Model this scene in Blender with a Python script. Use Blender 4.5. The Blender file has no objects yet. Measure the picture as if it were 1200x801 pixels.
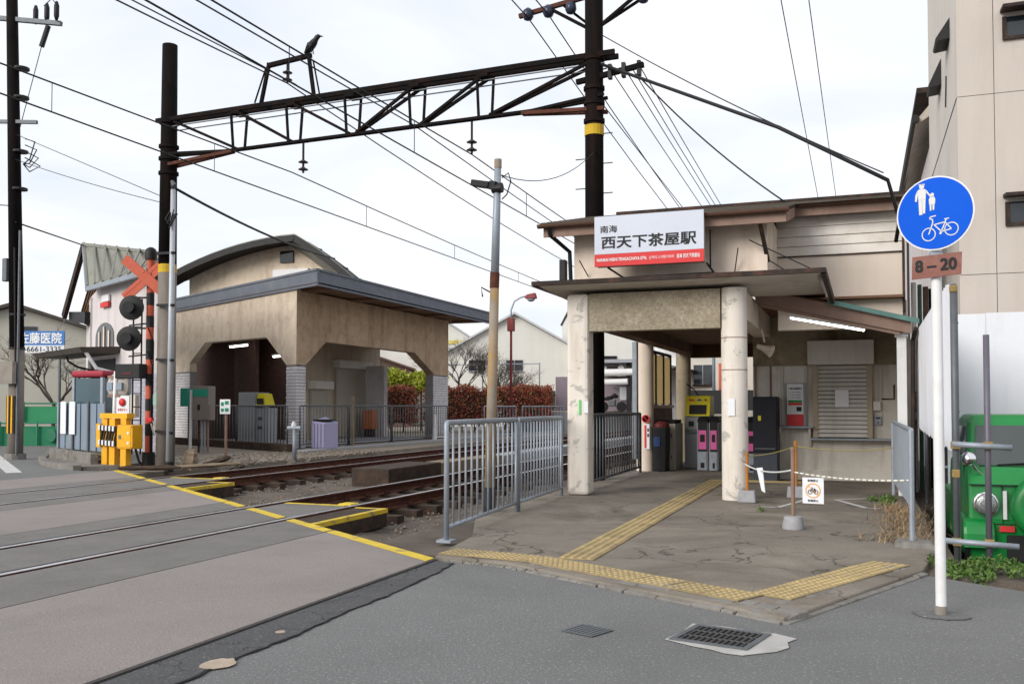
import bpy, bmesh, math, random
from mathutils import Vector, Matrix
rnd = random.Random(7)
R = math.radians
S = bpy.context.scene
C = S.collection

# ---------------------------------------------------------------- camera
cam_d = bpy.data.cameras.new('camera')
cam = bpy.data.objects.new('camera', cam_d); C.objects.link(cam)
cam.location = (0, 0, 1.25)
cam.rotation_euler = (R(91.8), 0, R(20.4))
cam_d.sensor_width = 36; cam_d.lens = 33.0
cam_d.shift_y = 0.0341
cam_d.clip_end = 2000; cam_d.clip_start = 0.05
S.camera = cam

# ---------------------------------------------------------------- sky, sun, exposure
W = bpy.data.worlds.new('World'); S.world = W; W.use_nodes = True
nt = W.node_tree; N = nt.nodes; L = nt.links; N.clear()
SUN_EL, SUN_AZ = R(25), R(208)      # sun high behind the camera, veiled by cloud
sky = N.new('ShaderNodeTexSky'); sky.sky_type = 'NISHITA'; sky.sun_disc = False
sky.sun_elevation = SUN_EL; sky.sun_rotation = SUN_AZ; sky.air_density = 1.0; sky.dust_density = 2.0
tc = N.new('ShaderNodeTexCoord')
sep = N.new('ShaderNodeSeparateXYZ'); L.new(tc.outputs['Generated'], sep.inputs[0])
mz = N.new('ShaderNodeMath'); mz.operation = 'ADD'; mz.inputs[1].default_value = 0.18
ab = N.new('ShaderNodeMath'); ab.operation = 'ABSOLUTE'; L.new(sep.outputs[2], ab.inputs[0]); L.new(ab.outputs[0], mz.inputs[0])
dx = N.new('ShaderNodeMath'); dx.operation = 'DIVIDE'; L.new(sep.outputs[0], dx.inputs[0]); L.new(mz.outputs[0], dx.inputs[1])
dy = N.new('ShaderNodeMath'); dy.operation = 'DIVIDE'; L.new(sep.outputs[1], dy.inputs[0]); L.new(mz.outputs[0], dy.inputs[1])
cmb = N.new('ShaderNodeCombineXYZ'); L.new(dx.outputs[0], cmb.inputs[0]); L.new(dy.outputs[0], cmb.inputs[1])
n1 = N.new('ShaderNodeTexNoise'); n1.inputs['Scale'].default_value = 1.15; n1.inputs['Detail'].default_value = 7
n1.inputs['Roughness'].default_value = 0.52; n1.inputs['Distortion'].default_value = 0.5
L.new(cmb.outputs[0], n1.inputs['Vector'])
cr = N.new('ShaderNodeValToRGB')
cr.color_ramp.elements[0].position = 0.30; cr.color_ramp.elements[0].color = (4.4, 4.8, 5.5, 1)
cr.color_ramp.elements[1].position = 0.60; cr.color_ramp.elements[1].color = (5.95, 5.98, 6.1, 1)
L.new(n1.outputs['Fac'], cr.inputs[0])
mx = N.new('ShaderNodeMixRGB'); mx.inputs[0].default_value = 0.94      # overcast: cloud layer over the clear sky
L.new(sky.outputs[0], mx.inputs[1]); L.new(cr.outputs[0], mx.inputs[2])
bg = N.new('ShaderNodeBackground'); bg.inputs[1].default_value = 0.1
L.new(mx.outputs[0], bg.inputs[0])
wo = N.new('ShaderNodeOutputWorld'); L.new(bg.outputs[0], wo.inputs[0])

sd = bpy.data.lights.new('sun', 'SUN'); sd.energy = 1.5; sd.angle = R(30); sd.color = (1, 0.96, 0.9)
sun = bpy.data.objects.new('sun', sd); C.objects.link(sun)
# the sky's sun_rotation is measured clockwise from +Y; a lamp shines along its -Z
sv = Vector((math.sin(SUN_AZ) * math.cos(SUN_EL), math.cos(SUN_AZ) * math.cos(SUN_EL), math.sin(SUN_EL)))
sun.rotation_euler = sv.to_track_quat('Z', 'Y').to_euler()

S.view_settings.view_transform = 'Standard'; S.view_settings.look = 'None'
S.view_settings.exposure = 0.9; S.view_settings.gamma = 1.0; S.view_settings.use_curve_mapping = False
S.cycles.max_bounces = 6; S.cycles.diffuse_bounces = 4; S.cycles.use_denoising = True

# ---------------------------------------------------------------- materials
MATS = {}
def mat(name, col, rough=0.8, var=0.12, scale=2.5, bump=0.15, bscale=60, metal=0.0, stain=None, streak=None, spec=0.3, cracks=None, emit=None, speck=None, perobj=0):
    """procedural paint/stone: two noise octaves of tint, optional stain (colour, amount, scale), vertical streaks, crack network"""
    if name in MATS: return MATS[name]
    m = bpy.data.materials.new(name); m.use_nodes = True
    t = m.node_tree; n = t.nodes; l = t.links
    b = n['Principled BSDF']; b.inputs['Roughness'].default_value = rough; b.inputs['Metallic'].default_value = metal
    b.inputs['Specular IOR Level'].default_value = spec
    g = n.new('ShaderNodeNewGeometry'); pos = g.outputs['Position']
    def noise(sc, det=5, vec=None, rg=0.6, dist=0):
        q = n.new('ShaderNodeTexNoise'); q.inputs['Scale'].default_value = sc; q.inputs['Detail'].default_value = det
        q.inputs['Roughness'].default_value = rg; q.inputs['Distortion'].default_value = dist
        l.new(vec or pos, q.inputs['Vector']); return q.outputs['Fac']
    def ramp(x, a, bb, c0=(0,0,0,1), c1=(1,1,1,1)):
        r = n.new('ShaderNodeValToRGB'); r.color_ramp.elements[0].position = a; r.color_ramp.elements[1].position = bb
        r.color_ramp.elements[0].color = c0; r.color_ramp.elements[1].color = c1; l.new(x, r.inputs[0]); return r.outputs[0]
    def mix(f, a, bb):
        q = n.new('ShaderNodeMixRGB'); 
        if hasattr(f, 'is_output') or not isinstance(f, (int, float)): l.new(f, q.inputs[0])
        else: q.inputs[0].default_value = f
        for s, v in ((1, a), (2, bb)):
            if isinstance(v, tuple): q.inputs[s].default_value = v
            else: l.new(v, q.inputs[s])
        return q.outputs[0]
    def mul(a, k):
        q = n.new('ShaderNodeMath'); q.operation = 'MULTIPLY'; l.new(a, q.inputs[0]); q.inputs[1].default_value = k; return q.outputs[0]
    c0 = tuple(max(0, x * (1 - var)) for x in col) + (1,); c1 = tuple(min(1, x * (1 + var)) for x in col) + (1,)
    base = ramp(noise(scale, 6), 0.3, 0.7, c0, c1)
    fine = noise(bscale, 4)
    base = mix(mul(ramp(fine, 0.35, 0.65), 0.35), base, tuple(x * (1 - var * 1.3) for x in col) + (1,))
    if speck:
        sc, amt, scol = speck
        base = mix(mul(ramp(noise(sc, 2, rg=0.7), 0.58, 0.7), amt), base, scol + (1,))
    if stain:
        scol, amt, sc = stain[:3]; lo, hi = stain[3:5] if len(stain) > 3 else (0.48, 0.68)
        base = mix(mul(ramp(noise(sc, 8, rg=0.7, dist=0.6), lo, hi), amt), base, scol + (1,))
    if streak:
        scol, amt, sc = streak
        mp = n.new('ShaderNodeMapping'); mp.inputs['Scale'].default_value = (sc, sc, sc * 0.12); l.new(pos, mp.inputs[0])
        base = mix(mul(ramp(noise(1.0, 7, mp.outputs[0], 0.65), 0.5, 0.72), amt), base, scol + (1,))
    if perobj:
        oi = n.new('ShaderNodeObjectInfo'); base = mix(mul(oi.outputs['Random'], perobj), base, tuple(x * 0.55 for x in col) + (1,))
    hgt = fine
    if cracks:
        sc, amt, wid = cracks
        wv = n.new('ShaderNodeVectorMath'); wv.operation = 'ADD'
        nz = n.new('ShaderNodeTexNoise'); nz.inputs['Scale'].default_value = 2.2; nz.inputs['Detail'].default_value = 5; l.new(pos, nz.inputs['Vector'])
        l.new(pos, wv.inputs[0]); sv_ = n.new('ShaderNodeVectorMath'); sv_.operation = 'SCALE'; sv_.inputs['Scale'].default_value = 0.7
        l.new(nz.outputs['Color'], sv_.inputs[0]); l.new(sv_.outputs[0], wv.inputs[1])
        vo = n.new('ShaderNodeTexVoronoi'); vo.feature = 'DISTANCE_TO_EDGE'; vo.inputs['Scale'].default_value = sc; l.new(wv.outputs[0], vo.inputs['Vector'])
        ck = ramp(vo.outputs['Distance'], 0.0, wid, (1,1,1,1), (0,0,0,1))
        ck = mix(ramp(noise(0.5, 3), 0.42, 0.55), (0,0,0,1), ck)
        base = mix(mul(ck, amt), base, tuple(x * 0.18 for x in col) + (1,))
        sb = n.new('ShaderNodeMath'); sb.operation = 'SUBTRACT'; l.new(fine, sb.inputs[0]); l.new(ck, sb.inputs[1]); hgt = sb.outputs[0]
    l.new(base, b.inputs['Base Color'])
    if bump:
        bp = n.new('ShaderNodeBump'); bp.inputs['Strength'].default_value = bump; bp.inputs['Distance'].default_value = 0.01
        l.new(hgt, bp.inputs['Height']); l.new(bp.outputs[0], b.inputs['Normal'])
    rr = n.new('ShaderNodeMapRange'); rr.inputs[3].default_value = max(0.02, rough - 0.1); rr.inputs[4].default_value = min(1, rough + 0.1)
    l.new(noise(scale * 3, 4), rr.inputs[0]); l.new(rr.outputs[0], b.inputs['Roughness'])
    if emit:
        b.inputs['Emission Color'].default_value = emit[0] + (1,); b.inputs['Emission Strength'].default_value = emit[1]
    MATS[name] = m; return m
def glass(name, col=(0.02, 0.025, 0.03), rough=0.05):
    if name in MATS: return MATS[name]
    m = bpy.data.materials.new(name); m.use_nodes = True; b = m.node_tree.nodes['Principled BSDF']
    n = m.node_tree.nodes; l = m.node_tree.links
    nz = n.new('ShaderNodeTexNoise'); nz.inputs['Scale'].default_value = 1.3; g = n.new('ShaderNodeNewGeometry'); l.new(g.outputs['Position'], nz.inputs['Vector'])
    cr_ = n.new('ShaderNodeValToRGB'); cr_.color_ramp.elements[0].color = tuple(x * .6 for x in col) + (1,); cr_.color_ramp.elements[1].color = tuple(x * 1.6 for x in col) + (1,)
    l.new(nz.outputs['Fac'], cr_.inputs[0]); l.new(cr_.outputs[0], b.inputs['Base Color'])
    b.inputs['Roughness'].default_value = rough; b.inputs['Specular IOR Level'].default_value = 0.6
    MATS[name] = m; return m

K = (0.02, 0.018, 0.016)
ASPH = mat('asphalt', (0.165, 0.166, 0.163), 0.9, 0.12, 0.45, 1.0, 60, speck=(55, 0.8, (0.36, 0.36, 0.35)), stain=((0.115, 0.115, 0.113), 0.5, 0.4))
ASPHD = mat('dark_asphalt', (0.085, 0.085, 0.087), 0.9, 0.15, 1.0, 1.0, 55, speck=(50, 0.7, (0.2, 0.2, 0.2)), stain=((0.045, 0.045, 0.045), 0.5, 1.2), cracks=(2.6, 0.8, 0.01))
DECK = mat('deck_concrete', (0.25, 0.222, 0.208), 0.88, 0.09, 0.8, 0.8, 70, speck=(60, 0.55, (0.36, 0.325, 0.305)), stain=((0.17, 0.155, 0.147), 0.55, 0.55))
INFILL = mat('infill_asphalt', (0.165, 0.156, 0.147), 0.9, 0.14, 2.0, 0.6, 110, speck=(50, 0.8, (0.25, 0.24, 0.23)), stain=((0.22, 0.21, 0.2), 0.4, 1.4))
FORE = mat('forecourt_concrete', (0.235, 0.205, 0.168), 0.85, 0.32, 0.6, 0.8, 45, stain=((0.06, 0.047, 0.035), 0.85, 0.6, 0.46, 0.74), speck=(45, 0.45, (0.23, 0.205, 0.18)), cracks=(0.9, 0.85, 0.014))
KERBC = mat('kerb_concrete', (0.22, 0.205, 0.185), 0.9, 0.18, 3, 0.5, 50, stain=((0.09, 0.08, 0.07), 0.6, 2.5), cracks=(4.5, 0.9, 0.03))
NEWC = mat('pale_mortar', (0.42, 0.41, 0.39), 0.9, 0.12, 4, 0.4, 60, stain=((0.25, 0.24, 0.22), 0.5, 3))
DIRT = mat('track_dirt', (0.12, 0.098, 0.078), 0.95, 0.3, 1.2, 0.9, 35, stain=((0.05, 0.038, 0.03), 0.6, 1.4), speck=(45, 0.5, (0.22, 0.19, 0.165)))
YARD = mat('yard_earth', (0.24, 0.205, 0.165), 0.95, 0.25, 0.8, 0.8, 30, stain=((0.1, 0.08, 0.06), 0.5, 1.0))
STONE = mat('stone', (0.2, 0.165, 0.135), 0.95, 0.3, 9, 0.5, 40)
YEL = mat('yellow_paint', (0.64, 0.46, 0.04), 0.75, 0.14, 6, 0.3, 70, stain=((0.24, 0.2, 0.13), 0.85, 5, 0.56, 0.62))
WPAINT = mat('white_road_paint', (0.55, 0.55, 0.53), 0.8, 0.1, 6, 0.3, 70, stain=((0.2, 0.2, 0.2), 0.5, 5))
TACT = mat('tactile_yellow', (0.48, 0.365, 0.175), 0.85, 0.14, 3, 0.3, 60, stain=((0.25, 0.2, 0.13), 0.85, 2.6), perobj=0.3)
TACTB = mat('tactile_base', (0.36, 0.275, 0.14), 0.85, 0.14, 3, 0.3, 60, stain=((0.17, 0.135, 0.09), 0.85, 2.6), perobj=0.3)
RUST = mat('rust', (0.095, 0.032, 0.018), 0.85, 0.35, 8, 0.4, 60, stain=((0.03, 0.018, 0.014), 0.6, 5))
RAILTOP = mat('rail_head_steel', (0.72, 0.72, 0.74), 0.3, 0.1, 4, 0.05, 50, metal=0.9)
STEEL = mat('galvanised_steel', (0.30, 0.335, 0.38), 0.5, 0.12, 8, 0.1, 80, metal=0.3, stain=((0.2, 0.19, 0.185), 0.4, 6))
DSTEEL = mat('dark_galvanised_steel', (0.13, 0.14, 0.15), 0.55, 0.15, 8, 0.1, 80, metal=0.4)
BLACKM = mat('black_painted_metal', (0.012, 0.0115, 0.0125), 0.55, 0.2, 6, 0.15, 60)
POLEC = mat('dark_pole', (0.006, 0.0048, 0.0045), 0.85, 0.3, 3, 0.2, 50, spec=0.1, streak=((0.026, 0.011, 0.007), 0.6, 5))
POLEG = mat('concrete_pole', (0.20, 0.175, 0.15), 0.85, 0.12, 3, 0.2, 50, streak=((0.09, 0.07, 0.05), 0.6, 5))
TRUSS = mat('truss_steel', (0.008, 0.007, 0.0068), 0.85, 0.3, 4, 0.2, 50, spec=0.1, stain=((0.04, 0.014, 0.008), 0.4, 3.0))
WIRE = mat('wire', (0.012, 0.012, 0.012), 0.6, 0.1, 5, 0)
CREAM = mat('cream_stucco', (0.74, 0.63, 0.53), 0.85, 0.07, 1.4, 0.35, 45, streak=((0.36, 0.27, 0.19), 0.4, 3.2), stain=((0.48, 0.38, 0.28), 0.35, 1.1))
PEBBLE = mat('pebbledash', (0.36, 0.31, 0.23), 0.95, 0.3, 22, 1.0, 38, stain=((0.17, 0.13, 0.08), 0.5, 2.4), speck=(32, 0.6, (0.11, 0.085, 0.05)))
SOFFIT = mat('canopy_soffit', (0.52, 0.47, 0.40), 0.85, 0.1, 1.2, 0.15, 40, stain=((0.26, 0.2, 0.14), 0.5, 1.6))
PAINTCOL = mat('peeling_column_paint', (0.70, 0.645, 0.575), 0.8, 0.07, 2.0, 0.2, 45, streak=((0.36, 0.28, 0.20), 0.45, 5), stain=((0.27, 0.265, 0.25), 0.6, 4.5, 0.565, 0.60))
BROWNC = mat('brown_painted_timber', (0.25, 0.165, 0.13), 0.75, 0.15, 3, 0.2, 40, streak=((0.16, 0.085, 0.05), 0.6, 4))
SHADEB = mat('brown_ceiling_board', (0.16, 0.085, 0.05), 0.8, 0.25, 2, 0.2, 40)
DARKTRIM = mat('rusty_dark_trim', (0.028, 0.02, 0.017), 0.75, 0.3, 5, 0.3, 40, stain=((0.15, 0.06, 0.03), 0.55, 4))
ROOFT = mat('weathered_roof_sheet', (0.085, 0.072, 0.06), 0.85, 0.25, 3, 0.4, 30, stain=((0.06, 0.045, 0.035), 0.6, 2.5))
BOARD = mat('pale_clapboard', (0.68, 0.64, 0.59), 0.8, 0.08, 2.5, 0.3, 40, stain=((0.42, 0.32, 0.22), 0.5, 1.3))
OLIVE = mat('stained_wall', (0.34, 0.285, 0.20), 0.9, 0.2, 1.5, 0.3, 35, stain=((0.12, 0.08, 0.04), 0.75, 1.5))
GREYW = mat('grey_white_wall', (0.64, 0.60, 0.54), 0.85, 0.08, 1.5, 0.2, 40, streak=((0.24, 0.18, 0.13), 0.6, 3.5), stain=((0.34, 0.29, 0.23), 0.5, 1.2))
SHUT = mat('shutter_slat', (0.64, 0.62, 0.57), 0.55, 0.06, 2, 0.05, 40, streak=((0.33, 0.29, 0.24), 0.4, 5))
BOXW = mat('shutter_box_paint', (0.64, 0.61, 0.56), 0.6, 0.05, 1.2, 0.05, 40, streak=((0.36, 0.31, 0.26), 0.4, 2.5))
TEAL = mat('verdigris_flashing', (0.10, 0.20, 0.18), 0.7, 0.2, 4, 0.2, 40)
WHITEP = mat('white_paint', (0.72, 0.72, 0.72), 0.5, 0.04, 3, 0.08, 50, stain=((0.5, 0.49, 0.47), 0.4, 3))
SIGNW = mat('sign_white', (0.54, 0.57, 0.65), 0.4, 0.03, 2, 0.0)
SIGNR = mat('sign_red', (0.60, 0.035, 0.035), 0.5, 0.05, 2, 0.0)
SIGNB = mat('sign_blue', (0.001, 0.09, 0.60), 0.5, 0.05, 2, 0.0, spec=0.08)
INK = mat('black_ink', (0.012, 0.012, 0.013), 0.6, 0.05, 2, 0.0)
WINK = mat('white_lettering', (0.8, 0.8, 0.8), 0.5, 0.03, 2, 0.0)
PAPER = mat('paper', (0.72, 0.73, 0.76), 0.8, 0.03, 4, 0.05)
HOARD = mat('white_hoarding', (0.70, 0.71, 0.75), 0.5, 0.05, 0.9, 0.08, 40, streak=((0.42, 0.41, 0.40), 0.4, 3.5))
BEIGE = mat('beige_siding', (0.52, 0.465, 0.42), 0.85, 0.05, 1.0, 0.35, 55, streak=((0.36, 0.29, 0.24), 0.35, 1.6))
BEIGE2 = mat('pale_siding', (0.60, 0.56, 0.51), 0.85, 0.05, 1.0, 0.3, 55, streak=((0.40, 0.35, 0.31), 0.4, 2.5))
GREEN = mat('green_car_paint', (0.006, 0.215, 0.042), 0.35, 0.10, 2, 0.03, 40, spec=0.5, stain=((0.03, 0.15, 0.05), 0.5, 3))
CHROME = mat('chrome', (0.75, 0.75, 0.77), 0.12, 0.03, 4, 0, metal=1.0)
RUBBER = mat('rubber', (0.02, 0.02, 0.02), 0.85, 0.15, 9, 0.2)
ORANGE = mat('signal_orange', (0.50, 0.10, 0.05), 0.6, 0.12, 5, 0.1, stain=((0.38, 0.09, 0.05), 0.5, 6))
AMBER = mat('barrier_yellow', (0.80, 0.40, 0.012), 0.5, 0.08, 4, 0.05, stain=((0.5, 0.25, 0.03), 0.4, 5))
GLASSD = glass('dark_glass')
GLASSB = glass('blue_glass', (0.05, 0.09, 0.11))
GREYBLUE = mat('grey_blue_panel', (0.22, 0.27, 0.33), 0.6, 0.1, 2, 0.1, 40, streak=((0.33, 0.35, 0.38), 0.5, 4), metal=0.2)
FASCIA = mat('slate_blue_fascia', (0.13, 0.145, 0.175), 0.65, 0.12, 3, 0.15, 40, stain=((0.2, 0.2, 0.22), 0.4, 2))
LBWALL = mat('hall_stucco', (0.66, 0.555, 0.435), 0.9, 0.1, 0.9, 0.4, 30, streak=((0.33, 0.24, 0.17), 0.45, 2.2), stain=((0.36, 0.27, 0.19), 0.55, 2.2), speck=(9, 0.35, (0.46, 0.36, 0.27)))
LBSIDE = mat('hall_stucco_brown', (0.44, 0.325, 0.22), 0.9, 0.15, 0.9, 0.4, 30, streak=((0.17, 0.10, 0.055), 0.55, 2.0), stain=((0.2, 0.12, 0.07), 0.55, 2.4), speck=(9, 0.4, (0.27, 0.18, 0.11)))  # track-side stucco: browner and darker overall than the front, streaked and mottled
BRICKW = mat('white_brick', (0.62, 0.60, 0.61), 0.8, 0.1, 6, 0.2, 60, stain=((0.33, 0.3, 0.29), 0.4, 1.5))
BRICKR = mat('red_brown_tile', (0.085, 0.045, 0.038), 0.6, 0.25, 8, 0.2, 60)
WOODD = mat('dark_timber', (0.045, 0.032, 0.024), 0.9, 0.35, 6, 0.5, 40, stain=((0.12, 0.06, 0.03), 0.5, 5))
WOODL = mat('weathered_timber', (0.23, 0.175, 0.12), 0.9, 0.25, 6, 0.5, 40)
WOODO = mat('orange_post_timber', (0.42, 0.17, 0.035), 0.7, 0.15, 6, 0.15, 40)
PINKW = mat('pinkish_white_stucco', (0.62, 0.575, 0.57), 0.9, 0.06, 1.2, 0.3, 35, streak=((0.36, 0.31, 0.3), 0.5, 2.5))
METROOF = mat('grey_green_metal_roof', (0.25, 0.25, 0.215), 0.6, 0.1, 1.5, 0.1, 40, streak=((0.15, 0.15, 0.12), 0.4, 3), metal=0.2)
TREEM = mat('bare_bark', (0.085, 0.068, 0.058), 0.95, 0.3, 12, 0.3)
TUBE = mat('fluorescent_tube', (0.9, 0.9, 0.9), 0.3, 0.0, 1, 0, emit=((1.0, 0.97, 0.9), 6.0))
GREENP = mat('green_hoarding_paint', (0.015, 0.19, 0.09), 0.6, 0.1, 1.5, 0.1, 40, stain=((0.05, 0.2, 0.11), 0.5, 1.5))
PURPLE = mat('lavender_cabinet', (0.36, 0.34, 0.50), 0.5, 0.05, 2, 0.05)
GREYM = mat('grey_machine', (0.30, 0.315, 0.33), 0.5, 0.08, 2, 0.05, 40)
BEIGEM = mat('beige_machine', (0.44, 0.40, 0.34), 0.5, 0.06, 2, 0.05, 40, stain=((0.3, 0.25, 0.2), 0.4, 3))
MYEL = mat('machine_yellow', (0.72, 0.62, 0.02), 0.45, 0.05, 2, 0.0)
PINK = mat('gate_pink', (0.68, 0.13, 0.36), 0.45, 0.05, 2, 0.0)
FROST = mat('frosted_cream_panel', (0.66, 0.58, 0.40), 0.6, 0.05, 1.5, 0.05, 40, streak=((0.5, 0.42, 0.28), 0.3, 3))
_m = FROST; _n = _m.node_tree.nodes; _l = _m.node_tree.links; _b = _n['Principled BSDF']          # light shines through the cream panes
_t = _n.new('ShaderNodeBsdfTranslucent'); _t.inputs[0].default_value = (0.8, 0.68, 0.45, 1); _x = _n.new('ShaderNodeMixShader'); _x.inputs[0].default_value = 0.65
_l.new(_b.outputs[0], _x.inputs[1]); _l.new(_t.outputs[0], _x.inputs[2]); _l.new(_x.outputs[0], _n['Material Output'].inputs[0])
CONCR = mat('concrete_block', (0.33, 0.33, 0.34), 0.9, 0.12, 6, 0.4, 50, stain=((0.2, 0.2, 0.19), 0.4, 5))

# ---------------------------------------------------------------- geometry helpers
BASE = {}
class MB:
    def __init__(s): s.v = []; s.f = []; s.m = []; s.mi = 0
    def add(s, vs, fs):
        o = len(s.v); s.v += [Vector(x) for x in vs]
        for f in fs: s.f.append([i + o for i in f]); s.m.append(s.mi)
        return s
    def box(s, x0, x1, y0, y1, z0, z1):
        return s.add([(x0,y0,z0),(x1,y0,z0),(x1,y1,z0),(x0,y1,z0),(x0,y0,z1),(x1,y0,z1),(x1,y1,z1),(x0,y1,z1)],
                     [(0,3,2,1),(4,5,6,7),(0,1,5,4),(1,2,6,5),(2,3,7,6),(3,0,4,7)])
    def hexa(s, p):  # 8 points bottom 4 then top 4
        return s.add(p, [(0,3,2,1),(4,5,6,7),(0,1,5,4),(1,2,6,5),(2,3,7,6),(3,0,4,7)])
    def obox(s, c, sz, M=None):
        hx, hy, hz = (q / 2 for q in sz); c = Vector(c)
        pts = [(-hx,-hy,-hz),(hx,-hy,-hz),(hx,hy,-hz),(-hx,hy,-hz),(-hx,-hy,hz),(hx,-hy,hz),(hx,hy,hz),(-hx,hy,hz)]
        return s.hexa([c + (M @ Vector(p) if M else Vector(p)) for p in pts])
    def bar(s, p, q, w, h=None, up=(0,0,1)):
        p, q = Vector(p), Vector(q); d = (q - p).normalized(); u = Vector(up)
        if abs(d.dot(u)) > 0.98: u = Vector((0,1,0))
        r = d.cross(u).normalized(); u = r.cross(d); h = h or w; r = r * w / 2; u = u * h / 2
        return s.hexa([p-r-u, p+r-u, q+r-u, q-r-u, p-r+u, p+r+u, q+r+u, q-r+u])
    def tube(s, pts, r, n=8, r1=None, caps=True):
        pts = [Vector(p) for p in pts]; k = len(pts); o = len(s.v); t0 = None; vs = []; fs = []
        rad = r if isinstance(r, (list, tuple)) else [r + ((r1 if r1 is not None else r) - r) * i / max(1, k - 1) for i in range(k)]
        a = None
        for i, p in enumerate(pts):
            d = (pts[min(i+1, k-1)] - pts[max(i-1, 0)]).normalized()
            if a is None:
                a = Vector((0,0,1)) if abs(d.z) < 0.9 else Vector((1,0,0))
            a = (a - d * a.dot(d)).normalized(); b = d.cross(a)
            for j in range(n):
                th = 2 * math.pi * j / n; vs.append(p + (a * math.cos(th) + b * math.sin(th)) * rad[i])
        for i in range(k - 1):
            for j in range(n): fs.append((i*n+j, i*n+(j+1)%n, (i+1)*n+(j+1)%n, (i+1)*n+j))
        if caps: fs.append(tuple(range(n))[::-1]); fs.append(tuple((k-1)*n+j for j in range(n)))
        return s.add(vs, fs)
    def prism(s, pts, vec):
        n = len(pts); vec = Vector(vec); a = [Vector(p) for p in pts]
        return s.add(a + [p + vec for p in a], [tuple(range(n))[::-1], tuple(range(n, 2*n))] + [(i, (i+1)%n, n+(i+1)%n, n+i) for i in range(n)])
    def poly(s, pts): return s.add(pts, [tuple(range(len(pts)))])
    def lathe(s, prof, c=(0,0,0), n=16, axis='z'):
        c = Vector(c); vs = []; fs = []
        for (r, z) in prof:
            for j in range(n):
                t = 2*math.pi*j/n; x, y = r*math.cos(t), r*math.sin(t)
                vs.append(c + Vector((x, y, z) if axis == 'z' else (x, z, y) if axis == 'y' else (z, x, y)))
        k = len(prof)
        for i in range(k-1):
            for j in range(n): fs.append((i*n+j, i*n+(j+1)%n, (i+1)*n+(j+1)%n, (i+1)*n+j))
        fs.append(tuple(range(n))[::-1]); fs.append(tuple((k-1)*n+j for j in range(n)))
        return s.add(vs, fs)
    def xf(s, M, start=0):
        for i in range(start, len(s.v)): s.v[i] = M @ s.v[i]
        return s
    def mesh(s, name, org, smooth=False):
        me = bpy.data.meshes.new(name); me.from_pydata([v - org for v in s.v], [], s.f)
        bm = bmesh.new(); bm.from_mesh(me); bmesh.ops.recalc_face_normals(bm, faces=bm.faces)
        bm.to_mesh(me); bm.free()
        if any(s.m):
            for p, i in zip(me.polygons, s.m): p.material_index = i
        if smooth:
            for p in me.polygons: p.use_smooth = True
        return me
    def build(s, name, m, parent=None, smooth=False, bevel=0, org=None, autos=None):
        if parent is not None: o0 = BASE[parent.name]
        elif org is not None: o0 = Vector(org)
        else:
            xs = [v.x for v in s.v]; ys = [v.y for v in s.v]; zs = [v.z for v in s.v]
            o0 = Vector(((min(xs)+max(xs))/2, (min(ys)+max(ys))/2, min(zs)))
        me = s.mesh(name, o0, smooth)
        for q in (m if isinstance(m, (list, tuple)) else [m]): me.materials.append(q)
        o = bpy.data.objects.new(name, me); C.objects.link(o)
        if parent is not None: o.parent = parent
        else: o.location = o0
        BASE[o.name] = o0
        if bevel:
            md = o.modifiers.new('bevel', 'BEVEL'); md.width = bevel; md.segments = 2; md.limit_method = 'ANGLE'; md.angle_limit = R(40)
        if autos:
            for p in me.polygons: p.use_smooth = True
            try: me.set_sharp_from_angle(angle=R(autos))
            except Exception: pass
        return o
def thing(name, loc, label, cat, group=None):
    o = bpy.data.objects.new(name, None); C.objects.link(o); o.location = loc; o.empty_display_size = 0.1
    BASE[o.name] = Vector(loc); o['label'] = label; o['category'] = cat
    if group: o['group'] = group
    return o
def struct_root(name, loc):
    o = bpy.data.objects.new(name, None); C.objects.link(o); o.location = loc; BASE[o.name] = Vector(loc); o['kind'] = 'structure'; return o
def tag(o, label, cat, group=None):
    o['label'] = label; o['category'] = cat
    if group: o['group'] = group
    return o
def struct(o): o['kind'] = 'structure'; return o
def stuff(o): o['kind'] = 'stuff'; return o
def inst(src, name, parent, offset, rotz=0):
    """another piece sharing src's mesh, moved by offset from src's own place"""
    o = bpy.data.objects.new(name, src.data); C.objects.link(o); o.parent = parent
    o.location = src.location + Vector(offset); o.rotation_euler = (0, 0, rotz); BASE[o.name] = BASE[parent.name]
    return o
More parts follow.
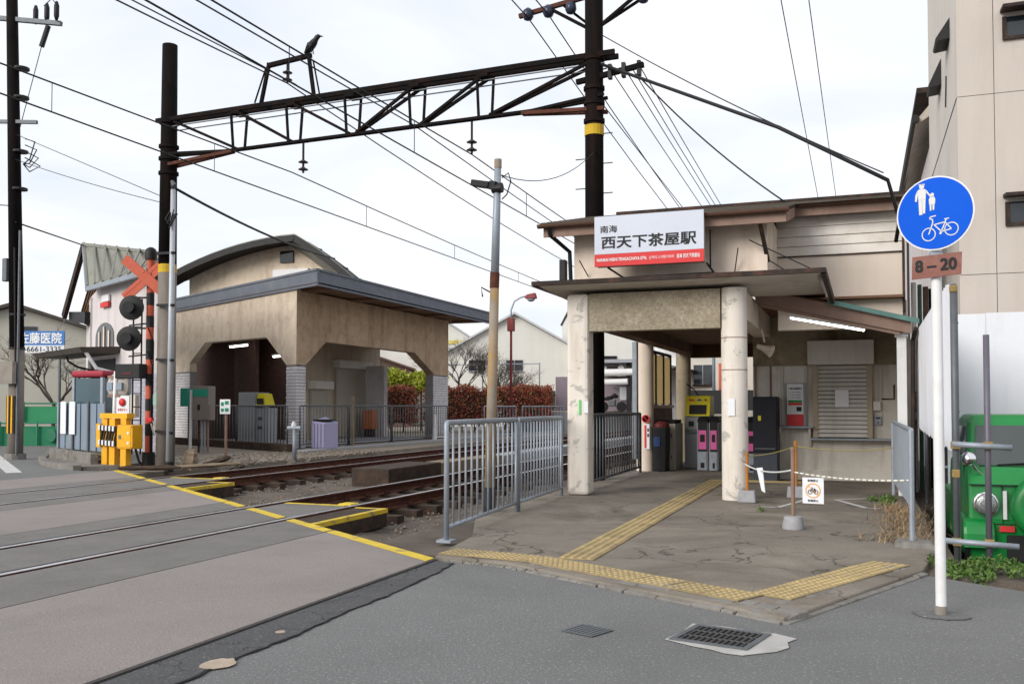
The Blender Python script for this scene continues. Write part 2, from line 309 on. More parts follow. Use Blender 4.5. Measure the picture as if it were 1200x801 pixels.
def text(name, st, org, right, up, width, height, m, parent, depth=0.003, bold=0.0):
    """lettering as thin solid mesh fitted in a width x height box whose lower left corner is org"""
    cu = bpy.data.curves.new(name, 'FONT'); cu.body = st; cu.size = 1; cu.resolution_u = 3
    ob = bpy.data.objects.new(name, cu); C.objects.link(ob)
    dg = bpy.context.evaluated_depsgraph_get(); dg.update()
    me = bpy.data.meshes.new_from_object(ob.evaluated_get(dg)); bpy.data.objects.remove(ob); bpy.data.curves.remove(cu)
    if not me.vertices: return None
    if bold:                                     # heavier weight: the outline laid four times, a hair apart
        bm = bmesh.new(); bm.from_mesh(me); src = list(bm.verts) + list(bm.edges) + list(bm.faces)
        for k, (ox, oy) in enumerate(((1,0),(0,1),(1,1),(.5,.5))):
            r_ = bmesh.ops.duplicate(bm, geom=src); 
            for e in r_['geom']:
                if isinstance(e, bmesh.types.BMVert): e.co += Vector((ox*bold*2, oy*bold*2, .002*(k+1)))
        bm.to_mesh(me); bm.free()
    xs = [v.co.x for v in me.vertices]; ys = [v.co.y for v in me.vertices]
    x0, x1, y0, y1 = min(xs), max(xs), min(ys), max(ys)
    right, up = Vector(right).normalized(), Vector(up).normalized(); nrm = right.cross(up); o0 = BASE[parent.name]
    for v in me.vertices:
        v.co = Vector(org) + right * ((v.co.x - x0) / (x1 - x0) * width) + up * ((v.co.y - y0) / (y1 - y0) * height) + nrm * (depth + v.co.z * .2) - o0
    me.name = name; me.materials.clear(); me.materials.append(m)
    o = bpy.data.objects.new(name, me); C.objects.link(o); o.parent = parent; BASE[o.name] = o0
    return o
def wire(name, pts, r, label, cat='wire', group=None, sag=0.0, n=5, seg=14):
    if len(pts) == 2 and sag:
        a, b = Vector(pts[0]), Vector(pts[1]); pts = []
        for i in range(seg + 1):
            t = i / seg; p = a.lerp(b, t); p.z -= sag * 4 * t * (1 - t); pts.append(p)
    return tag(MB().tube(pts, r, n).build(name, WIRE, smooth=True), label, cat, group)
# ================================================================ ground, road, crossing, tracks
D1 = Vector((-0.886, 0.463, 0)); V1 = Vector((0.463, 0.886, 0))     # direction of the slanting road front on the far side
struct(MB().poly([(-400,-200,-0.45),(400,-200,-0.45),(400,600,-0.45),(-400,600,-0.45)]).build('ground', YARD))
def yedge(x): return 6.95 + (-3.25 - x) * 0.7276                     # slanting edge of the crossing
road_pts = [(60,-60),(60,6.2),(1.3,7.0),(0.44,7.62),(-0.43,5.6),(-0.80,5.84),(-1.5,6.2),(-2.6,6.84),(-3.25,6.95),(-13.42,14.35),(-14.3,14.25),
            (-15.6,15.0),(-17.5,16.5),(-20.2,19.4),(-23.2,23.4),(-27,33),(-30,60),(-60,60),(-60,-60)]
road = struct(MB().prism([(x,y,0) for x,y in road_pts], (0,0,-0.4)).build('road', ASPH))
# yards either side of the railway
struct(MB().prism([(x,y,-0.03) for x,y in [(-13.0,13.9),(-14.2,14.4),(-17.4,16.7),(-20.0,19.6),(-23,23.6),(-26.8,33),(-29.8,61),(-29.8,160),(-13.0,160)]], (0,0,-0.3)).build('station_yard', YARD))
struct(MB().prism([(x,y,-0.02) for x,y in [(-4.25,7.2),(-3.0,7.4),(0.3,7.4),(0.45,7.66),(0.72,7.5),(0.72,13.0),(40,14.5),(40,160),(-4.25,160)]], (0,0,-0.3)).build('lineside_yard', DIRT))

# track bed: a bumpy sheet
b = MB(); nx, ny = 46, 130
def bz(x, y): return -0.215 + 0.03 * math.sin(x*3.1+y*1.3) * math.sin(y*2.3-x) + 0.022 * math.sin(x*7.7+1)*math.cos(y*5.1) + rnd.uniform(-0.012, 0.012)
ys = [5.5 + 30 * (i/90) for i in range(90)] + [35.5 + 120 * (i/40)**1.5 for i in range(41)]
xs = [-13.1 + 8.95 * i / nx for i in range(nx + 1)]
for y in ys:
    for x in xs: b.v.append(Vector((x, y, bz(x, y))))
for j in range(len(ys) - 1):
    for i in range(nx): b.f.append([j*(nx+1)+i, j*(nx+1)+i+1, (j+1)*(nx+1)+i+1, (j+1)*(nx+1)+i]); b.m.append(0)
struct(b.build('track_bed', DIRT, smooth=True))
# loose stones on the bed and the yard corner
b = MB()
def stone(b, x, y, z, s):
    ph = rnd.uniform(0, 6.28); vs = []
    for k in range(4): vs.append((x + s*rnd.uniform(.6,1.1)*math.cos(ph+k*1.57), y + s*rnd.uniform(.6,1.1)*math.sin(ph+k*1.57), z + s*rnd.uniform(-.3,.2)))
    b.add(vs + [(x+rnd.uniform(-.3,.3)*s, y+rnd.uniform(-.3,.3)*s, z + s*rnd.uniform(.5,.9)), (x, y, z - s*.6)],
          [(0,1,4),(1,2,4),(2,3,4),(3,0,4),(1,0,5),(2,1,5),(3,2,5),(0,3,5)])
for i in range(5200):
    x = rnd.uniform(-12.9, -4.3); y = yedge(x) + abs(rnd.gauss(0, 9)) + 0.1
    if y < 60: stone(b, x, y, -0.205, rnd.uniform(0.012, 0.035))
for i in range(700):
    x = rnd.uniform(-15.5, -12.4); y = rnd.uniform(16.2, 24)
    stone(b, x, y, -0.02, rnd.uniform(0.015, 0.06) * (1.6 if rnd.random() < .06 else 1))
stuff(b.build('ballast_stones', STONE)); 
for (x, y, s) in ((-12.75,16.7,.28),(-12.2,18.4,.2),(-13.0,17.6,.17),(-12.5,19.6,.16)):
    b = MB(); stone(b, x, y, -0.05, s)
    tag(b.build('rock', STONE, bevel=0.02), {0.28:'largest dark rock on the bare earth beside the far rails',.2:'flat grey rock next to the short hydrant post',.17:'rough stone just behind the largest rock by the far rails',.16:'smallest loose rock beyond the far rails'}[s], 'rock', 'rocks beside the far track')

# crossing deck strips (each a panel), butt-jointed at the rails
deck = struct_root('crossing_deck', (-8, 8, 0))
strips = [(-4.92,-3.25,DECK,0,0),(-5.82,-4.94,INFILL,0,0.0),(-6.93,-6.0,INFILL,0,0),(-7.68,-7.13,INFILL,0,0),(-9.5,-7.70,DECK,0,0),
          (-10.06,-9.52,INFILL,0,0),(-11.28,-10.26,INFILL,0,0),(-11.9,-11.48,INFILL,0,0),(-13.42,-11.92,DECK,0,0)]
for (x0, x1, m, _, _) in strips:
    top = 0.022
    p = [(x0, yedge(x0)-13), (x1, yedge(x1)-13), (x1, yedge(x1)), (x0, yedge(x0))]
    MB().prism([(x, y, top) for x, y in p], (0,0,-0.02)).build('deck_panel', m, deck)
    MB().prism([(x0+.005, yedge(x0)-.16, top+.002),(x1-.005, yedge(x1)-.16, top+.002),(x1-.005, yedge(x1)-.01, top+.002),(x0+.005, yedge(x0)-.01, top+.002)], (0,0,.003)).build('yellow_line', YEL, deck)
# timber blocks that run on past the slanting edge, with yellow rims
for (x0, x1, ya, yb, rim) in ((-5.82,-5.38,7.9,10.15,'x1'), (-6.93,-6.0,8.9,10.35,'tip'), (-10.06,-9.55,11.3,12.75,'x1'), (-11.28,-10.26,12.0,13.35,'tip')):
    k = MB().box(x0, x1, max(yedge(x0), yedge(x1))-.25 if rim=='x1' else yedge(x1)+.02, yb, -0.2, 0.015).build('deck_block', WOODD if rim=='x1' else INFILL, deck, bevel=0.015)
    y0 = yedge(x1)+.02
    if rim == 'x1':
        MB().box(x1-.07, x1+.004, y0, yb+.004, -0.03, 0.021).build('yellow_rim', YEL, deck)
        MB().box(x0+.02, x1-.072, yb-.06, yb+.003, -0.02, 0.02).build('yellow_rim', YEL, deck)
    else:
        MB().prism([(x0+.02,yb-.10,.018),(x0+.02,yb-.02,.018),(x1-.02,yb-.04,.018),(x1-.02,yb-.14,.018)], (0,0,.004)).build('yellow_rim', YEL, deck)
        MB().box(x1-.2, x1+.0, yb+.004, yb+.22, -0.1, 0.03).build('yellow_ramp', YEL, deck, bevel=0.02)
# dark flangeways
for x0, x1 in ((-6.0,-5.82),(-7.13,-6.93),(-10.26,-10.06),(-11.48,-11.28)):
    MB().prism([(x0, yedge(x0)-13, .004),(x1, yedge(x1)-13, .004),(x1, yedge(x1), .004),(x0, yedge(x0), .004)], (0,0,-.003)).build('flangeway', RUBBER, deck)

# rails with a real section, sleepers
def rail(parent, x):
    pr = [(-.032,.022),(.032,.022),(.034,.0),(.012,-.02),(.009,-.085),(.06,-.105),(.06,-.118),(-.06,-.118),(-.06,-.105),(-.009,-.085),(-.012,-.02),(-.034,.0)]
    r = MB().prism([(x+a, -30, z) for a, z in pr], (0, 175, 0)).build('rail', RUST, parent)
    MB().box(x-.031, x+.031, -30, 145, 0.0225, 0.0255).build('rail_head', RAILTOP, r)
    b = MB(); y = yedge(x) + 0.35
    while y < 42:
        for s in (-1, 1): b.box(x+s*.03 - (.05 if s < 0 else 0), x+s*.03 + (.05 if s > 0 else 0), y-.05, y+.05, -.112, -.075)
        y += 0.62
    stuff(b.build('rail_clips', RUST, parent))
for nm, xa, xb in (('near', -5.91, -7.03), ('far', -10.16, -11.38)):
    tr = struct_root('railway_track', ((xa+xb)/2, 12, -0.2))
    rail(tr, xa); rail(tr, xb)
    cx = (xa+xb)/2; y = yedge(cx) + 0.75; first = None
    while y < 46:
        if first is None:
            first = MB().box(cx-1.0, cx+1.0, y-.1, y+.1, -.27, -.122).build('sleeper', WOODD, tr, bevel=0.012); y0 = y
        else: inst(first, 'sleeper', tr, (rnd.uniform(-.04,.04), y-y0, rnd.uniform(-.012,.004)), rnd.uniform(-.0006,.0006))
        y += 0.62
# cable trough between the tracks with its timber end box
t = thing('cable_trough', (-8.3, 15, -0.25), 'long low cable trough with dark timber end box between the two tracks', 'cable trough')
MB().box(-8.72,-7.95,15.05,17.3,-.26,.13).build('end_box', WOODD, t, bevel=0.02)
for i in range(14): MB().box(-8.62,-8.12, 17.33+i*2.0, 17.31+i*2.0+1.97, -.24, .08 + rnd.uniform(-.01,.01)).build('cover_slab', WOODL if i < 2 else CONCR, t, bevel=0.01)

# forecourt slab with a broken kerb edge
fore_pts = [(-3.27,6.99),(-2.6,6.88),(-1.5,6.24),(-0.80,5.88),(-0.43,5.65),(0.42,7.66),(0.62,9.0),(0.75,24),(-3.6,24),(-4.2,14.0),(-4.15,10),(-3.45,8.2)]
fore = struct(MB().prism([(x,y,0.035) for x,y in fore_pts], (0,0,-0.3)).build('forecourt', FORE, bevel=0.012))
# kerb stones along the outer edge, cracked and uneven
edge = [Vector((x,y,0)) for x,y in [(-3.2,7.0),(-2.6,6.87),(-1.5,6.23),(-0.80,5.87),(-0.43,5.64)]]
segs = [(edge[i], edge[i+1]) for i in range(4)] + [(Vector((-0.43,5.64,0)), Vector((0.43,7.64,0)))]
for si, (a, c) in enumerate(segs):                       # low, sunken kerb stones broken into uneven pieces
    Ls = (c-a).length; d = (c-a).normalized(); nrm = Vector((-d.y, d.x, 0)); s = 0
    while s < Ls - 0.04:
        w = min(rnd.uniform(.09,.30) if si < 4 else .66, Ls - s); rows = (2 if (si < 4 and rnd.random() < .55) else 1); wd = rnd.uniform(.20,.25)
        cut = rnd.uniform(.35,.65)
        for k in range(rows):
            v0, v1 = (-.03, wd) if rows == 1 else ((-.03, wd*cut-.004) if k == 0 else (wd*cut+.004, wd))
            zz = lambda v: .012 + .032*max(0,min(1,(v+.03)/.2)) + dz
            dz = rnd.uniform(-.004,.006); j = lambda: rnd.uniform(-.012,.012) if si < 4 else 0
            q = [(s+.004+j(), v0+j()), (s+w-.004+j(), v0+j()), (s+w-.004+j(), v1), (s+.004+j(), v1)]
            top = [a + d*u + nrm*v + Vector((0,0,zz(v))) for u, v in q]
            MB().hexa([p - Vector((0,0,.08)) for p in top] + top).build('kerb_stone', KERBC, fore, bevel=0.005)
        s += w

# tactile paving, 300 mm tiles
def dome_tile():
    b = MB().box(-.147,.147,-.147,.147,0,.008); b.mi = 1
    for i in range(5):
        for j in range(5):
            x, y = -.112+.056*i, -.112+.056*j
            b.lathe([(.017,.008),(.014,.0125),(.009,.0135)], (x,y,0), 6)
    return b
def bar_tile():
    b = MB().box(-.147,.147,-.147,.147,0,.008); b.mi = 1
    for i in range(4): 
        x = -.108+.072*i; b.hexa([(x-.019,-.146,.008),(x+.019,-.146,.008),(x+.019,.146,.008),(x-.019,.146,.008),(x-.012,-.14,.016),(x+.012,-.14,.016),(x+.012,.14,.016),(x-.012,.14,.016)])
    return b
dm = dome_tile().mesh('tactile_tile', Vector()); dm.materials.append(TACTB); dm.materials.append(TACT)
bm_ = bar_tile().mesh('tactile_tile', Vector()); bm_.materials.append(TACTB); bm_.materials.append(TACT)
def tile(me, x, y, ang, z=0.036):
    o = bpy.data.objects.new('tactile_tile', me); C.objects.link(o); o.parent = fore; o.location = Vector((x,y,z+rnd.uniform(0,.003))) - BASE[fore.name]
    o.rotation_euler = (rnd.uniform(-.006,.006), rnd.uniform(-.006,.006), ang + rnd.uniform(-.012,.012))
def run(me, p, q, ax=0):
    p, q = Vector(p), Vector(q); n = max(1, round((q-p).length/.3)); ang = math.atan2(q.y-p.y, q.x-p.x)
    for i in range(n): c = p.lerp(q, (i+.5)/n); tile(me, c.x, c.y, ang + ax)
run(dm, (-3.25,7.22), (-2.45,7.09)); run(dm, (-2.45,7.09), (-1.72,6.70)); run(dm, (-1.72,6.70), (-0.66,6.13))
run(dm, (-0.56,6.22), (0.20,7.86))
run(bm_, (-2.14,7.20), (-2.2,15.45), R(90)); run(dm, (-2.2,15.45),(-2.2,15.75)); run(bm_, (-2.03,15.6),(-0.9,15.6), R(90))
# old white bicycle-bay corners on the concrete
for pts in ([(-1.15,11.75),(-0.95,11.72),(-0.68,12.85),(-0.60,13.6)], [(0.2,12.0),(0.05,12.0),(-0.32,12.95),(0.1,13.3)]):
    b = MB()
    for i in range(len(pts)-1):
        p, q = Vector(pts[i]+(0.0405,)), Vector(pts[i+1]+(0.0405,)); d = (q-p).normalized(); n_ = Vector((-d.y,d.x,0))*.035
        b.add([p-n_, q-n_, q+n_, p+n_], [(0,1,2,3)])
    b.build('bay_marking', WPAINT, fore)
# far stop line
MB().prism([(x,y,.004) for x,y in [(-15.0,13.2),(-14.85,13.42),(-24,20.6),(-24.2,20.35)]], (0,0,.003)).build('stop_line', WPAINT, road)
# drain with grate, small lid, round cover
dr = thing('storm_drain', (-0.72, 5.25, 0.0), 'iron storm drain grate set in pale mortar at the forecourt corner', 'drain grate')
ux = Vector((.38,-.085,0)).normalized(); uy = Vector((-ux.y,ux.x,0)); Lx, Ly = .39, .36
og = Vector((-0.955,5.05,0))
P = lambda u, v, z: tuple(og + ux*u + uy*v + Vector((0,0,z)))
b = MB(); b.prism([P(u,v,.004) for u, v in [(-.04,-.02),(.06,-.05),(.14,-.075),(.24,-.085),(.33,-.12),(.42,-.11),(.47,-.04),(.54,.05),(.57,.16),(.53,.27),(.55,.37),(.42,.42),(.28,.405),(.15,.425),(.02,.41),(-.055,.40),(-.03,.2)]], (0,0,.003)); b.build('mortar_bed', NEWC, dr)
MB().prism([P(-.005,-.005,.0075),P(Lx+.005,-.005,.0075),P(Lx+.005,Ly+.005,.0075),P(-.005,Ly+.005,.0075)], (0,0,.001)).build('pit', mat('pit_black',(.006,.006,.006),.95,.1), dr)
for (u0,u1,v0,v1) in ((-.02,Lx+.02,-.02,.012),(-.02,Lx+.02,Ly-.012,Ly+.02),(-.02,.012,.012,Ly-.012),(Lx-.012,Lx+.02,.012,Ly-.012)):
    MB().prism([P(u0,v0,.009),P(u1,v0,.009),P(u1,v1,.009),P(u0,v1,.009)], (0,0,.005)).build('frame_bar', DSTEEL, dr)
for i in range(11):
    u = .03 + i*(Lx-.06)/10; MB().prism([P(u-.007,.012,.009),P(u+.007,.012,.009),P(u+.007,Ly-.012,.009),P(u-.007,Ly-.012,.009)], (0,0,.004)).build('grate_bar', mat('grate_iron',(.05,.047,.045),.7,.2,20,.2), dr)
for v in (.12,.24): MB().prism([P(.012,v-.006,.0092),P(Lx-.012,v-.006,.0092),P(Lx-.012,v+.006,.0092),P(.012,v+.006,.0092)], (0,0,.003)).build('cross_bar', DSTEEL, dr)
lid = thing('access_lid', (-1.5,5.1,0), 'small ribbed grey iron access lid in the asphalt', 'manhole lid')
og = Vector((-1.58,5.03,0)); ux = Vector((.21,-.08,0)).normalized(); uy = Vector((-ux.y,ux.x,0))
MB().prism([P(0,0,.004),P(.215,0,.004),P(.215,.2,.004),P(0,.2,.004)], (0,0,.004)).build('plate', DSTEEL, lid)
for i in range(7): u = .012+i*.029; MB().prism([P(u,.01,.008),P(u+.012,.01,.008),P(u+.012,.19,.008),P(u,.19,.008)], (0,0,.003)).build('rib', DSTEEL, lid)
# older dark asphalt strip along the deck, ending in a ragged crack, with a pale hole worn through it
inner = [(-3.235,6.93),(-3.235,5.2),(-3.235,3.4),(-3.235,1.5),(-3.235,-2)]
ragged = [(-2.2,-2),(-2.45,1.5)]; ctrl = [(-2.45,1.5),(-2.86,3.1),(-2.89,3.5),(-2.91,3.99),(-2.90,4.44),(-2.94,4.97),(-2.94,5.62),(-2.99,6.42),(-3.05,6.86)]
for i in range(len(ctrl)-1):
    for k in range(8): t = k/8; ragged.append((ctrl[i][0]*(1-t)+ctrl[i+1][0]*t + rnd.uniform(-.011,.011), ctrl[i][1]*(1-t)+ctrl[i+1][1]*t))
ragged.append((-3.05,6.88))
MB().prism([(x,y,.004) for x,y in inner[::-1] + ragged[::-1][:-1] + [ragged[0]]], (0,0,.003)).build('asphalt_strip', ASPHD, road)
b = MB()
for i in range(1,len(ragged)-1):
    p, q = Vector(ragged[i]+(.0085,)), Vector(ragged[i+1]+(.0085,)); w = Vector((rnd.uniform(.003,.012),0,0)); b.add([p-w,q-w,q+w,p+w],[(0,1,2,3)])
b.build('edge_crack', mat('crack_black',(.012,.012,.012),.95,.1), road)
MB().box(-3.25,-3.225,-2,6.95,.003,.009).build('deck_joint', MATS['crack_black'], road)
for (cx_,cy_,rx,ry) in ((-2.93,3.80,.08,.10),(-3.02,4.45,.028,.03)):
    MB().prism([(cx_+rx*math.cos(t)*rnd.uniform(.8,1.1), cy_+ry*math.sin(t)*rnd.uniform(.8,1.1), .0075) for t in [2*math.pi*i/18 for i in range(18)]], (0,0,.002)).build('worn_hole', mat('pale_subbase',(.42,.34,.26),.9,.15,9,.5,60), road)
# asphalt patch round the sign post
MB().prism([(.44+r_*math.cos(t)*rnd.uniform(.88,1.08), 6.2+r_*.8*math.sin(t)*rnd.uniform(.88,1.08), .004) for r_ in (.16,) for t in [2*math.pi*i/22 for i in range(22)]], (0,0,.006)).build('asphalt_patch', mat('asphalt_patch',(.148,.149,.146),.9,.15,3,1.0,60,speck=(55,.7,(.32,.32,.31))), road)

# far platforms
pl = struct(MB().box(-16.5,-12.75,44,150,-.3,.93).build('platform', CONCR)); 
MB().box(-16.5,-12.65,44,150,.932,1.0).build('coping', mat('platform_coping',(.42,.36,.29),.85,.15,2,.2), pl)
pr_ = struct(MB().box(-4.45,2.0,24.5,150,-.3,.82).build('platform', CONCR))
MB().box(-4.6,2.0,24.45,150,.822,.89).build('coping', MATS['platform_coping'], pr_)
# ================================================================ near station building
FZ = 0.036
st = thing('station_building', (-1.7, 14, FZ), 'small cream station entrance with round columns, flat canopy and clapboard upper wall', 'station')
MB().box(-3.81,-3.5,12.4,12.71,FZ,2.8).build('column', PAINTCOL, st, bevel=0.05)
for nm, x, y, r in (('b',-1.555,12.55,.168),('c',-3.85,17.6,.165),('d',-3.72,21.0,.165)):
    cm = PAINTCOL if nm == 'b' else CREAM if nm == 'c' else OLIVE
    o = MB().lathe([(r,FZ),(r,2.8)], (x,y,0), 28).build('column', cm, st, autos=40)
b = MB()
for z in (1.72, 2.14): b.lathe([(.1695,z),(.1695,z+.012)], (-1.555,12.55,0), 28)
b.build('column_band', BROWNC, st)
MB().box(-3.495,-1.72,12.44,12.66,2.28,2.795).build('front_beam', PEBBLE, st)
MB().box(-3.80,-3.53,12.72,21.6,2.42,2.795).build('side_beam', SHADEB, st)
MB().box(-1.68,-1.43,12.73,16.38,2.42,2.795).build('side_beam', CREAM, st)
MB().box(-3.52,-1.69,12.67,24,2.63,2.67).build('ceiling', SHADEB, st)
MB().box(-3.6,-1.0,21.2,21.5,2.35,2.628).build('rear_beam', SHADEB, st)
# canopy slab: thin at its rim, thicker at the columns
cs = MB().hexa([(-4.05,12.1,2.865),(-.50,12.1,2.865),(-.45,13.62,2.80),(-4.05,13.62,2.80),(-4.15,12.0,2.905),(-.41,12.0,2.905),(-.41,13.62,2.905),(-4.15,13.62,2.905)]).build('canopy_slab', SOFFIT, st)
MB().box(-4.175,-.385,11.975,12.03,2.882,2.94).build('canopy_rim', DARKTRIM, st)
MB().box(-4.175,-4.12,12.032,13.62,2.88,2.938).build('canopy_rim', DARKTRIM, st)
MB().hexa([(-.44,12.032,2.85),(-.385,12.032,2.85),(-.33,13.62,2.66),(-.385,13.62,2.66),(-.44,12.032,2.945),(-.385,12.032,2.945),(-.33,13.62,2.76),(-.385,13.62,2.76)]).build('canopy_rim', DARKTRIM, st)
MB().box(-4.12,-.44,12.03,13.62,2.907,2.925).build('canopy_roofing', ROOFT, st)
# upper walls
MB().box(-3.76,-1.13,12.62,12.8,2.926,3.78).build('upper_wall', CREAM, st)
MB().box(-1.30,-1.13,12.802,14.22,2.926,3.84).build('upper_wall', CREAM, st)
MB().box(-1.128,.56,14.2,14.38,2.36,3.43).build('upper_wall', mat('cream_panel',(.62,.54,.465),.85,.05,1.4,.2,45,streak=((.42,.33,.25),.35,2.0)), st)
MB().box(-3.76,-3.64,12.802,23.6,2.80,3.86).build('upper_wall', CREAM, st)
MB().box(-1.128,.56,14.23,14.38,3.431,4.08).build('backing_wall', BOARD, st)
for i in range(4):
    z = 3.436 + i*.140
    MB().hexa([(-1.14,14.185,z),(.56,14.185,z),(.56,14.229,z),(-1.14,14.229,z),(-1.14,14.206,z+.136),(.56,14.206,z+.136),(.56,14.229,z+.136),(-1.14,14.229,z+.136)]).build('clapboard', BOARD, st)
MB().box(.562,.595,14.17,14.39,2.58,4.08).build('corner_trim', DARKTRIM, st)
MB().box(-1.12,.559,14.17,14.199,3.418,3.434).build('drip_moulding', DARKTRIM, st)
# main roof
zr = lambda y: 3.745 + .225*(y-12.2)
def slab(pts, th, f=zr): return MB().prism([(x,y,f(y)) for x,y in pts], (0,0,-th))
rf = slab([(-4.08,12.2),(-.85,12.2),(-.85,13.95),(.64,13.95),(.64,14.9),(-4.08,14.9)], .03).build('roof', DARKTRIM, st)
zb = lambda y: 4.352 - .16*(y-14.9)
slab([(-4.08,14.902),(.64,14.902),(.64,18.5),(-4.08,18.5)], .05, zb).build('roof_back', ROOFT, st)
for i in range(10):                                      # overlapping sheet courses
    y0 = 12.16 + i*.272; y1 = min(y0 + .31, 14.92); x1 = -.83 if y0 < 13.7 else .66
    MB().hexa([(-4.1,y0,zr(y0)+.012),(x1,y0,zr(y0)+.012),(x1,y1,zr(y1)+.004),(-4.1,y1,zr(y1)+.004),(-4.1,y0,zr(y0)+.032),(x1,y0,zr(y0)+.032),(x1,y1,zr(y1)+.012),(-4.1,y1,zr(y1)+.012)]).build('roof_course', ROOFT, st)
MB().box(-3.7,.68,14.8,15.02,4.36,4.405).build('ridge_cap', DARKTRIM, st)
MB().box(-4.08,-.86,12.215,12.245,3.575,3.712).build('fascia', BROWNC, st)
MB().box(-.90,.64,13.95,13.98,3.97,4.105).build('fascia', BROWNC, st)
MB().prism([(-.88,12.25,3.58),(-.88,12.25,3.72),(-.88,13.95,4.10),(-.88,13.95,3.96)], (.025,0,0)).build('fascia', BROWNC, st)
MB().prism([(-4.08,12.25,3.58),(-4.08,12.25,3.72),(-4.08,14.9,4.31),(-4.08,14.9,4.16)], (.025,0,0)).build('fascia', BROWNC, st)
MB().hexa([(-4.05,12.25,3.66),(-.9,12.25,3.66),(-.9,12.61,3.73),(-4.05,12.61,3.73),(-4.05,12.25,3.68),(-.9,12.25,3.68),(-.9,12.61,3.75),(-4.05,12.61,3.75)]).build('eave_soffit', SHADEB, st)
RG = mat('rusted_gutter',(.11,.055,.036),.7,.3,5,.2,40,stain=((.07,.045,.035),.5,3))
def gutter(x0,x1,y,z,r=.05):
    pr = [(r*math.cos(a),r*math.sin(a)) for a in [math.pi*(1+i/8) for i in range(9)]] + [(.85*r*math.cos(a),.85*r*math.sin(a)) for a in [math.pi*(2-i/8) for i in range(9)]]
    return MB().prism([(x0,y+c,z+s) for c,s in pr], (x1-x0,0,0)).build('gutter', RG, st)
gutter(-4.14,-.82,12.15,3.735); gutter(-.88,.66,13.89,4.135)
MB().tube([(-3.98,12.15,3.68),(-3.98,12.2,3.60),(-3.82,12.6,3.42),(-3.82,12.66,2.95)], .03, 8).build('downpipe', BLACKM, st)
MB().bar((-1.2,12.26,3.66),(-1.13,12.72,3.16),.045).build('brace', DARKTRIM, st)
for p, q in (((-3.55,12.6,3.06),(-3.62,12.4,3.26)),((-1.55,12.6,3.0),(-1.48,12.42,3.31)),((-1.35,12.5,3.42),(-.52,12.4,2.96)),((-1.1,12.6,3.15),(-.9,12.5,3.0))):
    MB().tube([p,q],.008,5).build('stay_rod', BLACKM, st)
MB().box(-3.98,-3.90,12.62,12.75,2.93,3.32).build('vent_pipe_box', BLACKM, st)
# lean-to on the right
zl = lambda x, y: 2.70 - .265*(x+.45) + .11*(y-13.7)
V = lambda x, y, dz=0: (x, y, zl(x,y)+dz)
MB().prism([V(-1.40,13.7,-.03),V(-1.40,13.7,-.22),V(.64,13.7,-.18),V(.64,13.7,0)], (0,.03,0)).build('verge_board', BROWNC, st)
MB().prism([V(-1.36,13.735,-.22),V(-1.36,13.735,-.27),V(.5,13.735,-.235),V(.5,13.735,-.185)], (0,.03,0)).build('verge_board', BROWNC, st)
MB().hexa([V(-.42,13.65,.004),V(.72,13.65,.004),V(.72,14.19,.004),V(-.42,14.19,.004),V(-.42,13.65,.03),V(.72,13.65,.03),V(.72,14.19,.03),V(-.42,14.19,.03)]).build('lean_to_roof', mat('moss',(.13,.13,.06),.95,.3,5,.5,40), st)
MB().hexa([V(-.42,13.63,-.02),V(.74,13.63,-.02),V(.74,13.70,-.02),V(-.42,13.70,-.02),V(-.42,13.63,.045),V(.74,13.63,.045),V(.74,13.70,.045),V(-.42,13.70,.045)]).build('flashing', TEAL, st)
MB().hexa([V(-1.40,13.74,-.03),V(.62,13.74,-.03),V(.62,16.38,-.25),V(-1.40,16.38,-.25),V(-1.40,13.74,.0),V(.62,13.74,.0),V(.62,16.38,-.22),V(-1.40,16.38,-.22)]).build('lean_to_boarding', SHADEB, st)
for i in range(3): MB().bar(V(-1.3,14.3+i*.7,-.12-.06*i),V(.6,14.3+i*.7,-.12-.06*i),.05,.07).build('rafter', SHADEB, st)
MB().box(.465,.585,13.85,13.97,FZ,2.20).build('post', WHITEP, st)
MB().box(.44,.61,13.82,14.0,2.20,2.25).build('post_cap', WHITEP, st)
MB().tube([(.70,13.7,2.3),(.67,13.9,2.15),(.655,13.92,FZ)],.03,8).build('downpipe', DARKTRIM, st)
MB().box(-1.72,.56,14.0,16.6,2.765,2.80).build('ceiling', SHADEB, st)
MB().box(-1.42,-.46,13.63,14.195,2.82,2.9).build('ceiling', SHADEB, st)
MB().box(.57,.62,14.4,16.55,2.2,2.76).build('gable_infill', GREYW, st)
# ticket wall
WY = 16.4
MB().box(-1.72,.62,WY,WY+.15,FZ,1.93).build('ticket_wall', GREYW, st)
MB().box(-1.72,.62,WY,WY+.15,1.932,2.76).build('ticket_wall_top', OLIVE, st)
MB().box(-1.70,.62,WY-.05,WY-.003,FZ,.2).build('plinth', GREYW, st)
MB().box(-1.72,-1.6,WY+.152,21.0,FZ,2.62).build('side_wall', OLIVE, st)
MB().box(.60,.65,14.1,WY-.06,FZ,2.2).build('side_wall', GREYW, st)
for x in (-1.68,-1.43,-1.24,-.86,.30): MB().box(x-.015,x+.015,WY-.03,WY-.002,.95,1.93).build('wall_batten', BROWNC if x in (-1.43,-1.68) else GREYW, st)
MB().box(-1.41,-1.26,WY-.02,WY-.003,.95,1.91).build('wall_panel', GREYW, st)
MB().box(-1.22,-.88,WY-.02,WY-.003,1.64,1.91).build('wall_panel', BOXW, st)
sh = MB().box(-.74,.16,WY-.06,WY-.004,.735,1.93).build('shutter', mat('shutter_gap',(.10,.09,.08),.9,.1), st)
first = None
